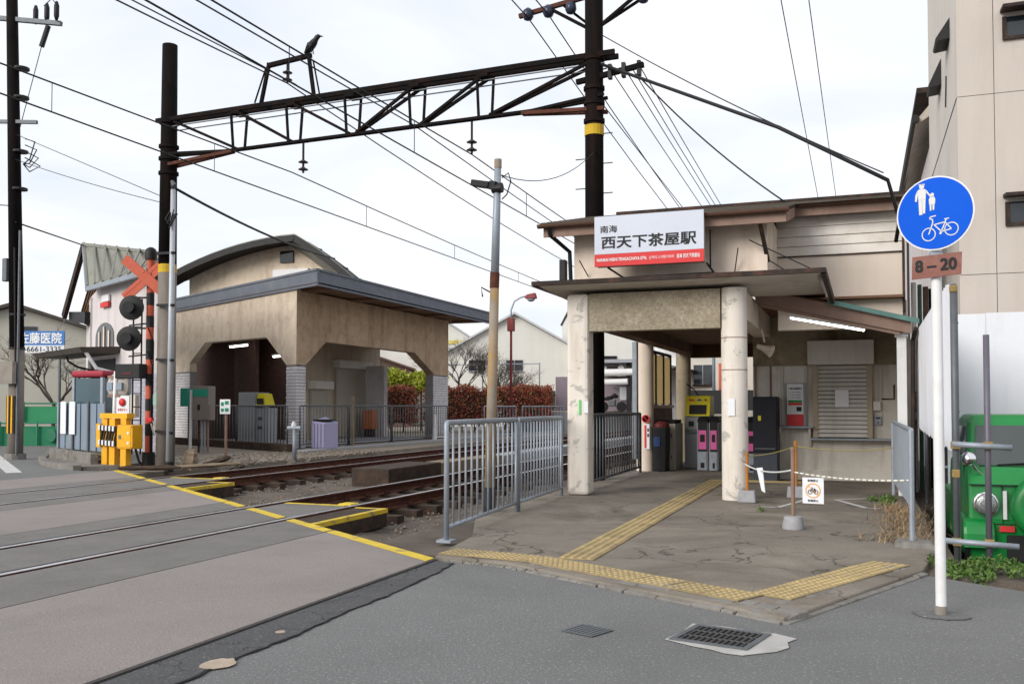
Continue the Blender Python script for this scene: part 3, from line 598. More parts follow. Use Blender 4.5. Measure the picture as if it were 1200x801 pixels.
for i in range(17):
    z = .75+i*.0695
    if i == 0: first = MB().hexa([(-.67,WY-.118,z),(.09,WY-.118,z),(.09,WY-.062,z),(-.67,WY-.062,z),(-.67,WY-.072,z+.058),(.09,WY-.072,z+.058),(.09,WY-.062,z+.058),(-.67,WY-.062,z+.058)]).build('slat', SHUT, sh)
    else: inst(first,'slat',sh,(0,0,i*.0695))
for x0,x1 in ((-.75,-.672),(.092,.17)): MB().box(x0,x1,WY-.115,WY-.062,.735,1.93).build('guide_rail', mat('guide_rail_tan',(.40,.33,.24),.6,.1,3,.1), sh)
MB().box(-.82,.20,WY-.30,WY-.002,1.934,2.325).build('shutter_box', BOXW, st, bevel=0.008)
MB().box(-.80,.55,WY-.26,WY-.004,.70,.732).build('counter', STEEL, st, bevel=0.006)
MB().box(-1.50,-.74,WY-.26,WY-.004,.895,.925).build('counter', STEEL, st, bevel=0.006)
for x in (-1.28,-.82): MB().prism([(x,WY-.01,.89),(x,WY-.22,.89),(x,WY-.05,.60),(x,WY-.01,.55)], (.035,0,0)).build('counter_bracket', GREYW, st)
MB().tube([(.3,WY-.02,1.37),(.5,WY-.02,1.37),(.5,WY-.02,1.6)],.012,6).build('wall_pipe', DARKTRIM, st)
# platform-side screen between the columns
MB().box(-3.89,-3.81,16.72,16.86,.3,2.42).build('screen_post', STEEL, st)
MB().box(-3.90,-3.82,17.78,20.2,FZ,1.22).build('screen_panel', SHADEB, st)
MB().box(-3.92,-3.78,17.78,20.2,1.222,1.275).build('screen_sill', CREAM, st)
for i in range(3):
    y0 = 17.86 + i*.78; w = MB().box(-3.875,-3.855,y0,y0+.70,1.30,2.29).build('screen_pane', FROST, st)
for y in (17.80,18.58,19.36,20.14): MB().box(-3.90,-3.83,y,y+.05,1.277,2.31).build('screen_mullion', DARKTRIM, st)
MB().box(-3.90,-3.83,17.8,20.2,2.312,2.36).build('screen_head', DARKTRIM, st)

# ---- things on and in the station
sg = thing('station_sign', (-2.64,12.5,3.14), 'white and red station name sign box above the entrance canopy', 'sign')
SX0, SX1, SZ0, SZ1, SY = -3.30, -1.86, 3.10, 3.765, 12.02
SZM = SZ1 - (SZ1-SZ0)*.757
MB().box(SX0+.01,SX1-.01,SY+.027,12.2,SZ0+.008,SZ1-.008).build('sign_box', mat('sign_box_grey',(.42,.38,.33),.6,.05,2,.05), sg)
MB().box(SX0,SX1,SY,SY+.025,SZM+.001,SZ1).build('white_panel', SIGNW, sg)
MB().box(SX0,SX1,SY,SY+.025,SZ0,SZM-.001).build('red_panel', SIGNR, sg)
for p, q in (((-3.15,12.15,3.10),(-3.05,12.6,3.02)),((-3.05,12.6,3.02),(-1.82,12.6,3.03)),((-1.82,12.6,3.03),(-1.85,12.2,3.10)),((-1.82,12.3,3.06),(-1.82,12.3,3.55))):
    MB().bar(p,q,.02).build('bracket', BLACKM, sg)
tx = lambda n, s, u0, u1, v0, v1, m, bold=0: text(n, s, (SX0+(SX1-SX0)*u0,SY,SZ1-(SZ1-SZ0)*v1),(1,0,0),(0,0,1),(SX1-SX0)*(u1-u0),(SZ1-SZ0)*(v1-v0),m,sg,bold=bold)
tx('lettering','南海',.055,.215,.19,.335,INK,.012); tx('lettering','西天下茶屋駅',.065,.935,.40,.655,INK,.02)
tx('lettering','NANKAI NISHI-TENGACHAYA STN.',.022,.49,.84,.905,WINK,.02); tx('lettering','난카이 니시텐가차야',.51,.735,.84,.905,WINK,.0); tx('lettering','南海 西天下茶屋站',.76,.965,.83,.915,WINK,.012)

fl = thing('fluorescent_lamp', (-.44,13.85,2.35), 'slanting white fluorescent tube under the right-hand verge board', 'lamp')
MB().bar((-.95,13.85,2.535),(.07,13.85,2.325),.06,.03).build('housing', WHITEP, fl)
MB().tube([(-.93,13.85,2.505),(.05,13.85,2.30)],.013,8).build('tube', TUBE, fl)

tm = thing('ticket_notice_machine', (-1.01,16.3,.93), 'red and white ticket panel machine beside the shuttered window', 'ticket machine')
MB().box(-1.165,-.865,16.30,16.378,.927,1.635).build('casing', GREYM, tm)
MB().box(-1.16,-.90,16.285,16.298,1.12,1.625).build('white_face', PAPER, tm)
MB().box(-1.16,-.90,16.285,16.298,.932,1.118).build('red_face', SIGNR, tm)
MB().box(-1.14,-.92,16.28,16.284,1.315,1.355).build('green_stripe', mat('stripe_green',(.02,.25,.07),.5,.05), tm)
MB().box(-1.14,-.92,16.28,16.284,1.27,1.312).build('red_stripe', SIGNR, tm)
MB().box(-1.01,-.93,16.278,16.284,1.17,1.245).build('display', INK, tm)
text('lettering','ご案内図案内',(-1.14,16.284,1.53),(1,0,0),(0,0,1),.22,.035,INK,tm,bold=.02)
for k in range(3): text('lettering','きっぷの買い方御利用案内',(-1.135,16.284,1.475-.045*k),(1,0,0),(0,0,1),.2,.022,INK,tm)
tag(MB().box(-.40,-.19,WY-.128,WY-.12,1.24,1.52).build('paper_notice', PAPER), 'blank white paper notice taped to the grey shutter', 'notice')
mb = thing('meter_box', (.24,16.35,1.18), 'small pale electric box right of the shutter, above the grey intercom', 'box')
MB().box(.175,.30,16.32,16.397,1.18,1.335).build('cover', BOXW, mb, bevel=.008); MB().box(.185,.29,16.31,16.319,1.19,1.325).build('door', BOXW, mb)
ic = thing('intercom', (.25,16.35,.95), 'small grey intercom box below the pale electric box', 'intercom')
MB().box(.20,.305,16.34,16.397,.95,1.09).build('case', STEEL, ic, bevel=.006); MB().box(.22,.285,16.335,16.339,1.05,1.075).build('label_plate', INK, ic); MB().lathe([(.014,-.008),(.012,.0)],(.252,16.338,.99),10,'y').build('button', INK, ic)
lv = thing('loudspeaker', (-1.4,14.6,2.2), 'pale horn loudspeaker under the roof behind the round column', 'loudspeaker')
MB().lathe([(.035,-.12),(.045,-.02),(.06,.03),(.095,.12),(.085,.12)],(0,0,0),14,'y').xf(Matrix.Translation((-1.36,14.6,2.12)) @ Matrix.Rotation(R(255),4,'Z') @ Matrix.Rotation(R(-22),4,'X')).build('horn', CREAM, lv, autos=40)
MB().tube([(-1.36,14.6,2.22),(-1.4,14.62,2.42)],.015,6).build('bracket', CREAM, lv)
bc = thing('black_cabinet', (-1.45,16.1,FZ), 'tall black cabinet with grey lower half left of the ticket window', 'cabinet')
MB().box(-1.66,-1.28,15.72,16.30,.5,1.41).build('upper_case', mat('cabinet_navy',(.005,.006,.014),.5,.1), bc, bevel=.015); MB().box(-1.655,-1.285,15.725,16.295,FZ,.498).build('lower_case', mat('cabinet_grey',(.055,.062,.08),.6,.1,3,.1), bc)
MB().box(-1.575,-1.53,15.712,15.719,1.02,1.10).build('yellow_sticker', MYEL, bc); MB().box(-1.63,-1.31,15.713,15.7195,.56,.575).build('handle', DSTEEL, bc)

# left fare machine with yellow head
fm = thing('fare_adjustment_machine', (-3.0,18.9,FZ), 'fare machine with bright yellow screen head in the station passage', 'fare machine')
MB().box(-3.28,-2.76,18.62,19.2,FZ,1.05).build('body', GREYM, fm, bevel=.012)
MB().hexa([(-3.27,18.58,1.06),(-2.78,18.58,1.06),(-2.78,19.15,1.06),(-3.27,19.15,1.06),(-3.27,18.72,1.46),(-2.78,18.72,1.46),(-2.78,19.15,1.46),(-3.27,19.15,1.46)]).build('yellow_head', MYEL, fm, bevel=.01)
M_ = Matrix.Translation((-3.02,18.612,1.19)) @ Matrix.Rotation(R(-19),4,'X')
MB().obox((0,0,0),(.33,.012,.19)).xf(M_).build('screen', INK, fm)
M_ = Matrix.Translation((-3.02,18.672,1.38)) @ Matrix.Rotation(R(-19),4,'X')
for k, (dx_, w) in enumerate(((-.13,.1),(.02,.07),(.14,.03))): MB().obox((dx_,0,0),(w,.012,.03)).xf(M_).build('print_label', (SIGNB if k==1 else INK if k==2 else SIGNR), fm)
for k in range(3): MB().box(-3.2+k*.14,-3.1+k*.14,18.606,18.618,.86-.02*k,.96).build('slot_panel', INK if k!=1 else STEEL, fm)
MB().box(-3.26,-2.78,18.56,18.618,.74,.80).build('tray', DSTEEL, fm)
MB().tube([(-3.05,18.9,1.465),(-3.15,18.95,1.60),(-3.3,19.0,1.7)],.012,6).build('cable', BLACKM, fm)

def gate(x0, x1, y0, y1, label, grp):
    g = thing('ticket_gate', ((x0+x1)/2,(y0+y1)/2,FZ), label, 'ticket gate', grp); w = x1-x0
    MB().box(x0,x1,y0,y1,FZ,.95).build('body', GREYM, g, bevel=.02)
    MB().box(x0+.02,x1-.02,y0-.012,y0-.002,.40,.96).build('front_face', INK, g)
    MB().box(x0+.03,x1-.03,y0-.022,y0-.013,.44,.80).build('pink_panel', PINK, g, bevel=.01)
    MB().box(x0+.06,x1-.06,y0-.03,y0-.023,.58,.72).build('reader', INK, g, bevel=.008)
    MB().box(x0+.03,x1-.03,y0-.018,y0-.003,.05,.39).build('lower_panel', STEEL, g)
    MB().box(x0+.07,x1-.07,y0-.024,y0-.019,.09,.19).build('label_square', INK, g)
    MB().hexa([(x0,y0,.952),(x1,y0,.952),(x1,y1,.952),(x0,y1,.952),(x0+.02,y0+.1,1.06),(x1-.02,y0+.1,1.06),(x1-.02,y1-.1,1.06),(x0+.02,y1-.1,1.06)]).build('top', INK, g, bevel=.01)
gate(-2.93,-2.72,17.95,19.3,'slim ticket gate with small pink panel in front of the fare machine','ticket gates')
gate(-2.70,-2.52,17.9,19.3,'wider ticket gate with large pink panel half behind the round front column','ticket gates')
gate(-1.98,-1.76,17.5,18.9,'pink ticket gate showing beside the black cabinet','ticket gates')

lk = thing('luggage_locker', (-3.5,18.2,FZ), 'beige two-door cabinet under the cream screen panels', 'cabinet')
MB().box(-3.72,-3.34,17.95,18.75,FZ,.92).build('body', BEIGEM, lk, bevel=.01)
for z0,z1 in ((.08,.48),(.5,.88)): d_ = MB().box(-3.68,-3.38,17.938,17.948,z0,z1).build('door', BEIGEM, lk); MB().box(-3.42,-3.40,17.925,17.937,(z0+z1)/2-.04,(z0+z1)/2+.04).build('handle', DSTEEL, d_)
MB().box(-3.7,-3.36,18.0,18.7,.921,.99).build('top_clutter', RUBBER, lk)
bn = thing('waste_bin', (-3.7,17.7,FZ), 'dark waste bin with blue label beside the beige cabinet', 'bin')
MB().hexa([(-3.68,17.5,FZ),(-3.44,17.5,FZ),(-3.44,17.86,FZ),(-3.68,17.86,FZ),(-3.70,17.48,.86),(-3.42,17.48,.86),(-3.42,17.88,.86),(-3.70,17.88,.86)]).build('body', BLACKM, bn, bevel=.02); MB().lathe([(.16,.862),(.15,.93),(.06,.97)],(-3.56,17.68,0),16).build('lid', mat('dull_maroon',(.16,.03,.03),.6,.1), bn)
MB().box(-3.66,-3.54,17.47,17.479,.5,.68).build('blue_label', mat('navy_label',(.02,.05,.16),.5,.1), bn)

ns = thing('no_smoking_sign', (-3.75,17.42,.5), 'round no smoking sign with red lettered strip on the cream column', 'sign')
c0 = (-3.78,17.425,1.0)
MB().lathe([(.075,-.006),(.075,.0)],(-3.80,17.43,1.02),24,'y').build('disc', PAPER, ns)
MB().lathe([(.076,-.011),(.076,-.0065),(.058,-.0065),(.058,-.011)],(-3.80,17.43,1.02),24,'y').build('red_ring', SIGNR, ns)
MB().bar((-3.845,17.42,1.065),(-3.755,17.42,.975),.014).build('red_slash', SIGNR, ns); MB().box(-3.84,-3.765,17.422,17.426,1.01,1.03).build('cigarette', INK, ns)
MB().box(-3.83,-3.73,17.424,17.432,.45,.92).build('strip', PAPER, ns); MB().box(-3.825,-3.785,17.42,17.4235,.47,.90).build('red_strip', SIGNR, ns)
for k in range(2): MB().box(-3.77,-3.74,17.42,17.4235,.78-.1*k,.84-.1*k).build('pictogram', INK, ns)
for (x,y,z,w,h_,m,lab) in ((-1.62,12.373,1.13,.09,.22,PAPER,'white paper notice pasted on the round front column'),(-3.56,12.393,1.16,.06,.16,PAPER,'small faded paper pasted on the square front column'),(-3.63,12.393,1.14,.03,.20,mat('green_tape',(.12,.55,.16),.6,.05),'short strip of bright green tape on the square front column')):
    tag(MB().box(x,x+w,y-.004,y+.002,z,z+h_).build('column_notice' if m is PAPER else 'tape_strip', m), lab, 'notice' if m is PAPER else 'tape')

# ---- rope posts, chains, hanging signs in the forecourt
def rope_post(x, y, h_, m, r, label, block='cube'):
    t = thing('rope_post', (x,y,FZ), label, 'post', 'rope posts on the forecourt')
    if block == 'cube': MB().hexa([(x-.115,y-.1,FZ),(x+.115,y-.1,FZ),(x+.115,y+.1,FZ),(x-.115,y+.1,FZ),(x-.1,y-.085,FZ+.15),(x+.1,y-.085,FZ+.15),(x+.1,y+.085,FZ+.15),(x-.1,y+.085,FZ+.15)]).build('concrete_block', CONCR, t, bevel=.015)
    else: MB().lathe([(.105,FZ),(.108,FZ+.02),(.09,FZ+.11),(.085,FZ+.125),(.03,FZ+.13)],(x,y,0),16).build('concrete_block', CONCR, t, autos=35)
    MB().tube([(x,y,FZ+.12),(x,y,h_)],r,8).build('shaft', m, t)
    MB().lathe([(r+.004,h_-.02),(r+.004,h_+.004),(.004,h_+.012)],(x,y,0),8).build('cap', m, t)
rope_post(-1.37,12.25,.66,WOODO,.02,'short orange wooden rope post in a concrete cube next to the round column')
rope_post(-.83,13.1,.78,WOODO,.022,'orange wooden rope post further back in front of the ticket wall')
rope_post(-.645,9.75,.83,mat('brown_pole',(.25,.16,.12),.6,.15,6,.1),.02,'brown metal rope post in a round concrete foot, nearest the road','round')
YR = mat('tiger_rope',(.40,.33,.12),.7,.3,60,.1)
def rope(pts, r, m, label): return tag(MB().tube(pts, r, 6).build('rope', m, smooth=True), label, 'rope', 'barrier ropes')
def cat(a, b_, sag, n=14):
    a, b_ = Vector(a), Vector(b_); o = []
    for i in range(n+1):
        t = i/n; p = a.lerp(b_, t); p.z -= sag*4*t*(1-t); o.append(p)
    return o
rope(cat((-1.37,12.25,.62),(-.83,13.1,.72),.03),.007,YR,'thin yellow rope between the two orange posts')
rope(cat((-.83,13.1,.72),(.42,13.6,.70),.05),.007,YR,'thin rope from the rear orange post to the steel barrier')
rope(cat((-1.42,12.35,.52),(-.645,9.75,.62),.06),.009,WHITEP,'white rope from the round column to the brown metal post')
ch = thing('barrier_chain', (-.1,9.4,.5), 'yellow and white plastic chain from the brown post to the steel barrier', 'chain')
pts = cat((-.645,9.75,.60),(.40,9.0,.60),.03,40)
for i in range(40):
    p, q = pts[i], pts[i+1]; d = (q-p).normalized(); MB().tube([p-d*.004,q+d*.004],.008 if i%2 else .0055,6).build('link', WHITEP if i%2 else YR, ch)
nb = thing('no_bicycle_sign', (-.46,9.6,.3), 'white hanging sign with an orange crossed-out bicycle', 'sign')
rv = Vector((.813,-.583,0)).normalized(); rv = Vector((1,-.15,0)).normalized(); og = Vector((-.545,9.60,.31))
Q = lambda u, v, w=0: og + rv*u + Vector((0,0,v)) + Vector((rv.y,-rv.x,0))*w
MB().prism([Q(0,0),Q(.20,0),Q(.20,.25),Q(0,.25)], Vector((rv.y,-rv.x,0))*.006).build('plate', PAPER, nb)
def ring(c, r0, r1, n=28, w=.009): 
    b = MB(); vs=[]
    for i in range(n):
        t = 2*math.pi*i/n; vs += [Q(c[0]+r0*math.cos(t), c[1]+r0*math.sin(t), w), Q(c[0]+r1*math.cos(t), c[1]+r1*math.sin(t), w)]
    return b.add(vs, [(2*i,2*i+1,(2*i+3)%(2*n),(2*i+2)%(2*n)) for i in range(n)])
ORP = mat('print_orange',(.75,.32,.05),.6,.03)
ring((.1,.125),.062,.072).build('ring', ORP, nb)
def line(a, b_, w=.006, z=.011): 
    a, b_ = Vector(a), Vector(b_); d = (b_-a).normalized(); n_ = Vector((-d.y,d.x))*w/2
    return MB().add([Q(*(a-n_),z),Q(*(b_-n_),z),Q(*(b_+n_),z),Q(*(a+n_),z)], [(0,1,2,3)])
line((.055,.17),(.145,.08),.008).build('slash', ORP, nb)
bk = MB()
for c in ((.072,.112),(.128,.112)):
    r = ring(c,.016,.022,16,.010); bk.add(r.v, r.f)
for a, c in (((.072,.112),(.09,.145)),((.09,.145),(.118,.145)),((.118,.145),(.102,.114)),((.102,.114),(.09,.145)),((.118,.145),(.128,.112)),((.102,.114),(.128,.112)),((.084,.155),(.096,.155))):
    r = line(a,c); bk.add(r.v, r.f)
bk.build('bicycle_symbol', INK, nb)
for v in (.212,.018): text('lettering','駐輪禁止',Q(.05,v,.006),rv,(0,0,1),.10,.022,INK,nb,bold=.02)
hs = thing('hanging_notice', (-1.1,11.4,.3), 'narrow white notice hanging twisted on the white rope', 'notice')
MB().hexa([(-1.10,11.3,.27),(-1.06,11.28,.25),(-1.055,11.285,.25),(-1.095,11.305,.27),(-1.16,11.35,.53),(-1.09,11.3,.54),(-1.085,11.305,.54),(-1.155,11.355,.53)]).build('sheet', PAPER, hs)
MB().tube([(-1.12,11.33,.53),(-1.12,11.33,.585)],.003,5).build('tie', BLACKM, hs)
# steel sheet barrier
sb = thing('steel_barrier', (.42,11,FZ), 'galvanised sheet steel barrier leaning beside the white hoarding', 'barrier')
MB().hexa([(.40,9.0,.36),(.41,9.0,.36),(.41,13.95,.22),(.40,13.95,.22),(.40,8.95,1.03),(.41,8.95,1.03),(.41,13.95,1.03),(.40,13.95,1.03)]).build('sheet', mat('barrier_sheet',(.40,.46,.53),.5,.1,4,.1,60,metal=.1,streak=((.52,.56,.6),.5,6),stain=((.24,.22,.2),.4,4)), sb)
for i in range(6): MB().box(.412,.43,9.1+i*.95,9.14+i*.95,.3,1.02).build('stiffener', STEEL, sb)
for y in (8.93,13.97): MB().tube([(.405,y,FZ),(.405,y,1.04)],.024,8).build('leg', STEEL, sb)
MB().tube([(.405,8.93,1.045),(.405,13.97,1.045)],.022,8).build('top_rail', STEEL, sb)
MB().hexa([(.24,8.74,.03),(.60,8.72,.03),(.60,9.12,.03),(.26,9.14,.03),(.27,8.78,.085),(.56,8.76,.085),(.56,9.06,.085),(.29,9.08,.085)]).build('foot_slab', KERBC, sb, bevel=.02)

# ---- pipe fences in front of the station
def pipe_fence(name, p, q, z0, z1, nbar, label, m, grp, mid=True, rb=.012, rp=.026, lift=.12):
    p, q = Vector(p), Vector(q); t = thing(name, ((p.x+q.x)/2,(p.y+q.y)/2,z0), label, 'fence', grp); d = (q-p).normalized()
    MB().tube([p+Vector((0,0,z0)),p+Vector((0,0,z1-.022)),p+d*.008+Vector((0,0,z1-.006)),p+d*.028+Vector((0,0,z1)),q-d*.028+Vector((0,0,z1)),q-d*.008+Vector((0,0,z1-.006)),q+Vector((0,0,z1-.022)),q+Vector((0,0,z0))],rp,8).build('frame', m, t, smooth=True)
    MB().tube([p+Vector((0,0,z0+lift)),q+Vector((0,0,z0+lift))],rp*.8,8).build('bottom_rail', m, t, smooth=True)
    Ls = (q-p).length; f0 = None
    for i in range(nbar):
        c = p + d*Ls*(i+1)/(nbar+1)
        if f0 is None: f0 = MB().tube([c+Vector((0,0,z0+lift)),c+Vector((0,0,z1))],rb,6).build('bar', m, t, smooth=True); c0_ = c
        else: inst(f0,'bar',t,c-c0_)
    for c in (p, q): MB().box(c.x-.07,c.x+.07,c.y-.07,c.y+.07,z0-.01,z0+.012).build('base_plate', m, t)
    return t
pipe_fence('pipe_fence',(-3.58,7.9,0),(-3.745,10.22,0),.02,1.10,12,'nearest galvanised pipe fence panel by the crossing',STEEL,'pipe fences by the entrance')
pipe_fence('pipe_fence',(-3.75,10.29,0),(-3.86,12.32,0),.02,1.10,14,'galvanised pipe fence panel ending at the square front column',STEEL,'pipe fences by the entrance')
pipe_fence('pipe_fence',(-3.72,12.95,0),(-3.80,16.95,0),.03,1.12,20,'dark pipe fence between the square column and the cream column',DSTEEL,'pipe fences by the entrance')
# ================================================================ right-hand side
rs = thing('road_sign', (.435,6.2,0), 'blue round pedestrian and bicycle sign with 8-20 plate on a white pole', 'road sign')
MB().tube([(.435,6.2,0),(.435,6.2,.06)],.034,14).build('pole_foot', mat('foot_grime',(.25,.22,.19),.8,.2,9,.2), rs, smooth=False)
MB().tube([(.435,6.2,.05),(.435,6.2,2.58)],.0305,16).build('pole', WHITEP, rs, autos=40)
rv = Vector((.93,-.36,0)).normalized(); nv = Vector((rv.y,-rv.x,0)); cc = Vector((.435,6.2,2.41)) + nv*.05 + rv*.012
Q = lambda u, v, w=0: cc + rv*u + Vector((0,0,v)) + nv*w
def disc(r, w0, w1, n=48): return MB().prism([Q(r*math.cos(2*math.pi*i/n), r*math.sin(2*math.pi*i/n), w0) for i in range(n)], nv*(w1-w0))
disc(.224,0,.004).build('rim', WHITEP, rs); disc(.215,.0045,.0065).build('blue_face', SIGNB, rs)
def shape(pts, w=.008): return MB().prism([Q(u,v,w) for u,v in pts], nv*.001)
def circ(c, r, n=14): return [(c[0]+r*math.cos(2*math.pi*i/n), c[1]+r*math.sin(2*math.pi*i/n)) for i in range(n)]
WS = mat('sign_symbol_white',(.62,.62,.60),.5,.03)
ad = MB()
for pts in (circ((-.072,.170),.015), [(-.092,.180),(-.052,.180),(-.055,.186),(-.089,.186)],      # head, hat brim
            [(-.098,.148),(-.088,.155),(-.056,.155),(-.046,.148),(-.05,.09),(-.092,.09)],             # torso
            [(-.098,.148),(-.093,.14),(-.101,.082),(-.112,.084),(-.110,.12)],                          # arm
            [(-.046,.148),(-.052,.14),(-.022,.098),(-.017,.105)],
            [(-.092,.092),(-.072,.092),(-.070,.0),(-.088,-.002),(-.090,.03)], [(-.071,.092),(-.05,.092),(-.052,.04),(-.054,.006),(-.068,.006)]):
    p = shape(pts); ad.add(p.v, p.f)
ad.build('adult_symbol', WS, rs)
kd = MB()
for pts in (circ((-.012,.113),.0115), [(-.026,.1),(.0,.1),(.006,.085),(.004,.055),(-.03,.055),(-.032,.085)], [(-.028,.057),(-.016,.057),(-.017,.018),(-.026,.018)], [(-.012,.057),(.001,.057),(-.001,.02),(-.010,.02)]):
    p = shape(pts); kd.add(p.v, p.f)
kd.build('child_symbol', WS, rs)
def ring2(c, r0, r1, n=24, w=.0085):
    vs = []
    for i in range(n):
        t = 2*math.pi*i/n; vs += [Q(c[0]+r0*math.cos(t),c[1]+r0*math.sin(t),w), Q(c[0]+r1*math.cos(t),c[1]+r1*math.sin(t),w)]
    return vs, [(2*i,2*i+1,(2*i+3)%(2*n),(2*i+2)%(2*n)) for i in range(n)]
def ln(a, b_, w=.006, z=.0085):
    a, b_ = Vector(a), Vector(b_); d = (b_-a).normalized(); n_ = Vector((-d.y,d.x))*w/2
    return [Q(*(a-n_),z),Q(*(b_-n_),z),Q(*(b_+n_),z),Q(*(a+n_),z)], [(0,1,2,3)]
bk = MB(); bk.add(*ring2((-.035,-.125),.035,.041)); bk.add(*ring2((.095,-.105),.035,.041))
for a, c in (((-.035,-.125),(-.01,-.055)),((-.01,-.055),(-.013,-.035)),((-.013,-.035),(-.028,-.032)),((-.028,-.032),(-.024,-.02)),((-.024,-.02),(.008,-.016)),((-.005,-.07),(.058,-.06)),((.066,-.045),(.038,-.115)),((.038,-.115),(-.005,-.068)),((.038,-.115),(.095,-.105)),((.095,-.105),(.06,-.062)),((.055,-.043),(.082,-.040)),((.03,-.13),(.045,-.10))): bk.add(*ln(a,c,.007 if a!=(.03,-.13) else .012))
bk.build('bicycle_symbol', WS, rs)
pz = -.315
MB().prism([Q(u,v,.0) for u,v in [(-.14,pz-.075),(.145,pz-.065),(.15,pz+.068),(-.135,pz+.063)]], nv*.004).build('time_plate', mat('faded_red_plate',(.22,.085,.065),.6,.15,9,.05,stain=((.28,.16,.13),.5,9)), rs, bevel=.002)
text('lettering','8 – 20',Q(-.118,pz-.035,.0042),rv,(0,0,1),.24,.075,INK,rs,depth=.002,bold=.035)
for z in (2.50,2.36,2.16): MB().box(.40,.47,6.165,6.235,z,z+.02).build('clamp', STEEL, rs)

# corrugated hoarding along the site edge
hb = thing('corrugated_hoarding', (.76,12,.8), 'white corrugated sheet hoarding hung clear of the ground', 'hoarding')
def corr(y0, y1, zb0, zt0, zb1, zt1, n):
    b = MB(); vs = []; fs = []
    for i in range(n*4+1):
        t = i/(n*4); y = y0+(y1-y0)*t; dx_ = .022*math.sin(i*math.pi/2); x = .755+dx_; jz = .02*math.sin(i*2.1)
        for o_ in (0,.004): vs += [(x+o_,y,zb0+(zb1-zb0)*t+jz),(x+o_,y,zt0+(zt1-zt0)*t)]
    for i in range(n*4):
        a = i*4; c = a+4; fs += [(a,a+1,c+1,c),(a+2,c+2,c+3,a+3),(a+1,a+3,c+3,c+1),(a,c,c+2,a+2)]
    return b.add(vs, fs)
ys_ = [9.25,10.3,11.35,12.4,13.45,14.5]
for i in range(5): corr(ys_[i]+.004,ys_[i+1],.86+.02*i,2.36-.012*i,.88+.02*i,2.35-.012*i,5).build('sheet', HOARD, hb)
for y in (9.3,11.4,13.5): MB().tube([(.80,y,-.4),(.80,y,2.3)],.024,8).build('pole', DSTEEL, hb)
for z in (1.2,2.0): MB().tube([(.805,9.3,z),(.805,14.4,z)],.024,8).build('rail', DSTEEL, hb)
fh = thing('flat_hoarding', (2.5,12.7,-.4), 'flat white steel panel hoarding behind the green car', 'hoarding')
for i in range(7): MB().box(.99+i*.445,.99+i*.445+.441,12.7,12.72,-.4,2.38+.008*i).build('panel', HOARD, fh)
for z in (.5,1.9): MB().tube([(.95,12.75,z),(4.2,12.75,z)],.024,8).build('rail', STEEL, fh)
# scaffold tubes in front of the car
sc = thing('scaffold_rail', (.85,8.6,-.05), 'galvanised scaffold tube rail in front of the green car', 'scaffold')
for x, zt in ((.73,2.27),(.97,1.84)): MB().tube([(x,8.6,-.1),(x,8.6,zt)],.0245,12).build('upright', DSTEEL if x<.8 else mat('tube_purple_grey',(.14,.13,.16),.5,.1,5,.05,metal=.3), sc, smooth=True)
for z, x0, x1 in ((.93,.70,1.14),(.135,.64,1.18)): MB().tube([(x0,8.55,z+.01),(x1,8.55,z-.015)],.0245,12).build('ledger', STEEL, sc, smooth=True)
CL = mat('rusty_clamp',(.28,.19,.07),.7,.3,20,.2)
for x in (.73,.97):
    for z in (.93,.135): MB().box(x-.036,x+.036,8.54,8.63,z-.032,z+.032).build('clamp', CL, sc, bevel=.01)
MB().box(.70,.76,8.57,8.63,2.2,2.26).build('clamp', CL, sc, bevel=.01); MB().box(.70,.76,8.57,8.63,.66,.73).build('clamp', CL, sc, bevel=.01)

# beige building and the dark eave behind it
bb = thing('beige_building', (3,15,-.4), 'tall beige rendered building behind the white hoarding', 'building')
MB().box(1.18,9,13.05,18.0,-.4,12).build('wall', BEIGE2, bb)
# front cladding panels with recessed joints
xs_ = [1.175,1.60,3.4,5.2,9.0]; zs_ = [-.4,2.9,5.16,7.6,12]
for i in range(4):
    for j in range(4): MB().box(xs_[i]+.004,xs_[i+1]-.004,13.0,13.045,zs_[j]+.004,zs_[j+1]-.004).build('cladding_panel', BEIGE, bb)
for (z0,z1) in ((5.95,6.10),(3.62,3.78)):
    w = thing_child = MB().box(1.72,3.2,12.985,12.998,z0-.1,z1).build('window', GLASSD, bb)
    MB().box(1.70,3.22,12.96,12.984,z0-.14,z0-.1).build('sill', DARKTRIM, w)
    MB().hexa([(1.68,12.72,z1+.03),(3.3,12.72,z1+.03),(3.3,12.998,z1+.06),(1.68,12.998,z1+.06),(1.68,12.72,z1+.07),(3.3,12.72,z1+.07),(3.3,12.998,z1+.10),(1.68,12.998,z1+.10)]).build('window_hood', DARKTRIM, w)
    MB().box(1.70,1.75,12.96,12.984,z0-.098,z1).build('frame', DARKTRIM, w)
for (y0,z0,h_) in ((15.3,6.05,.42),(13.85,6.22,.3)):
    MB().hexa([(1.02,y0,z0),(1.178,y0,z0+.02),(1.178,y0+.5,z0+.02),(1.02,y0+.5,z0),(1.0,y0,z0+.03),(1.178,y0,z0+h_),(1.178,y0+.5,z0+h_),(1.0,y0+.5,z0+.03)]).build('vent_hood', BLACKM, bb)
MB().box(1.172,1.178,13.046,17.9,5.155,5.165).build('joint', DARKTRIM, bb)
MB().bar((1.172,14.4,5.9),(1.172,14.55,5.5),.02).build('rust_stain_drip', DARKTRIM, bb)
hs2 = thing('gabled_house', (3,24,-.4), 'house with dark eave and gutter showing between the station and beige building', 'house')
MB().box(1.25,8,18.3,30,-.4,6.1).build('wall', PINKW, hs2)
MB().hexa([(.98,15.0,6.32),(1.4,15.0,6.6),(1.4,24,6.6),(.98,24,6.32),(.98,15.0,6.40),(1.4,15.0,6.9),(1.4,24,6.9),(.98,24,6.40)]).xf(Matrix.Translation((0.0,3.3,0))).build('eave', SOFFIT, hs2)
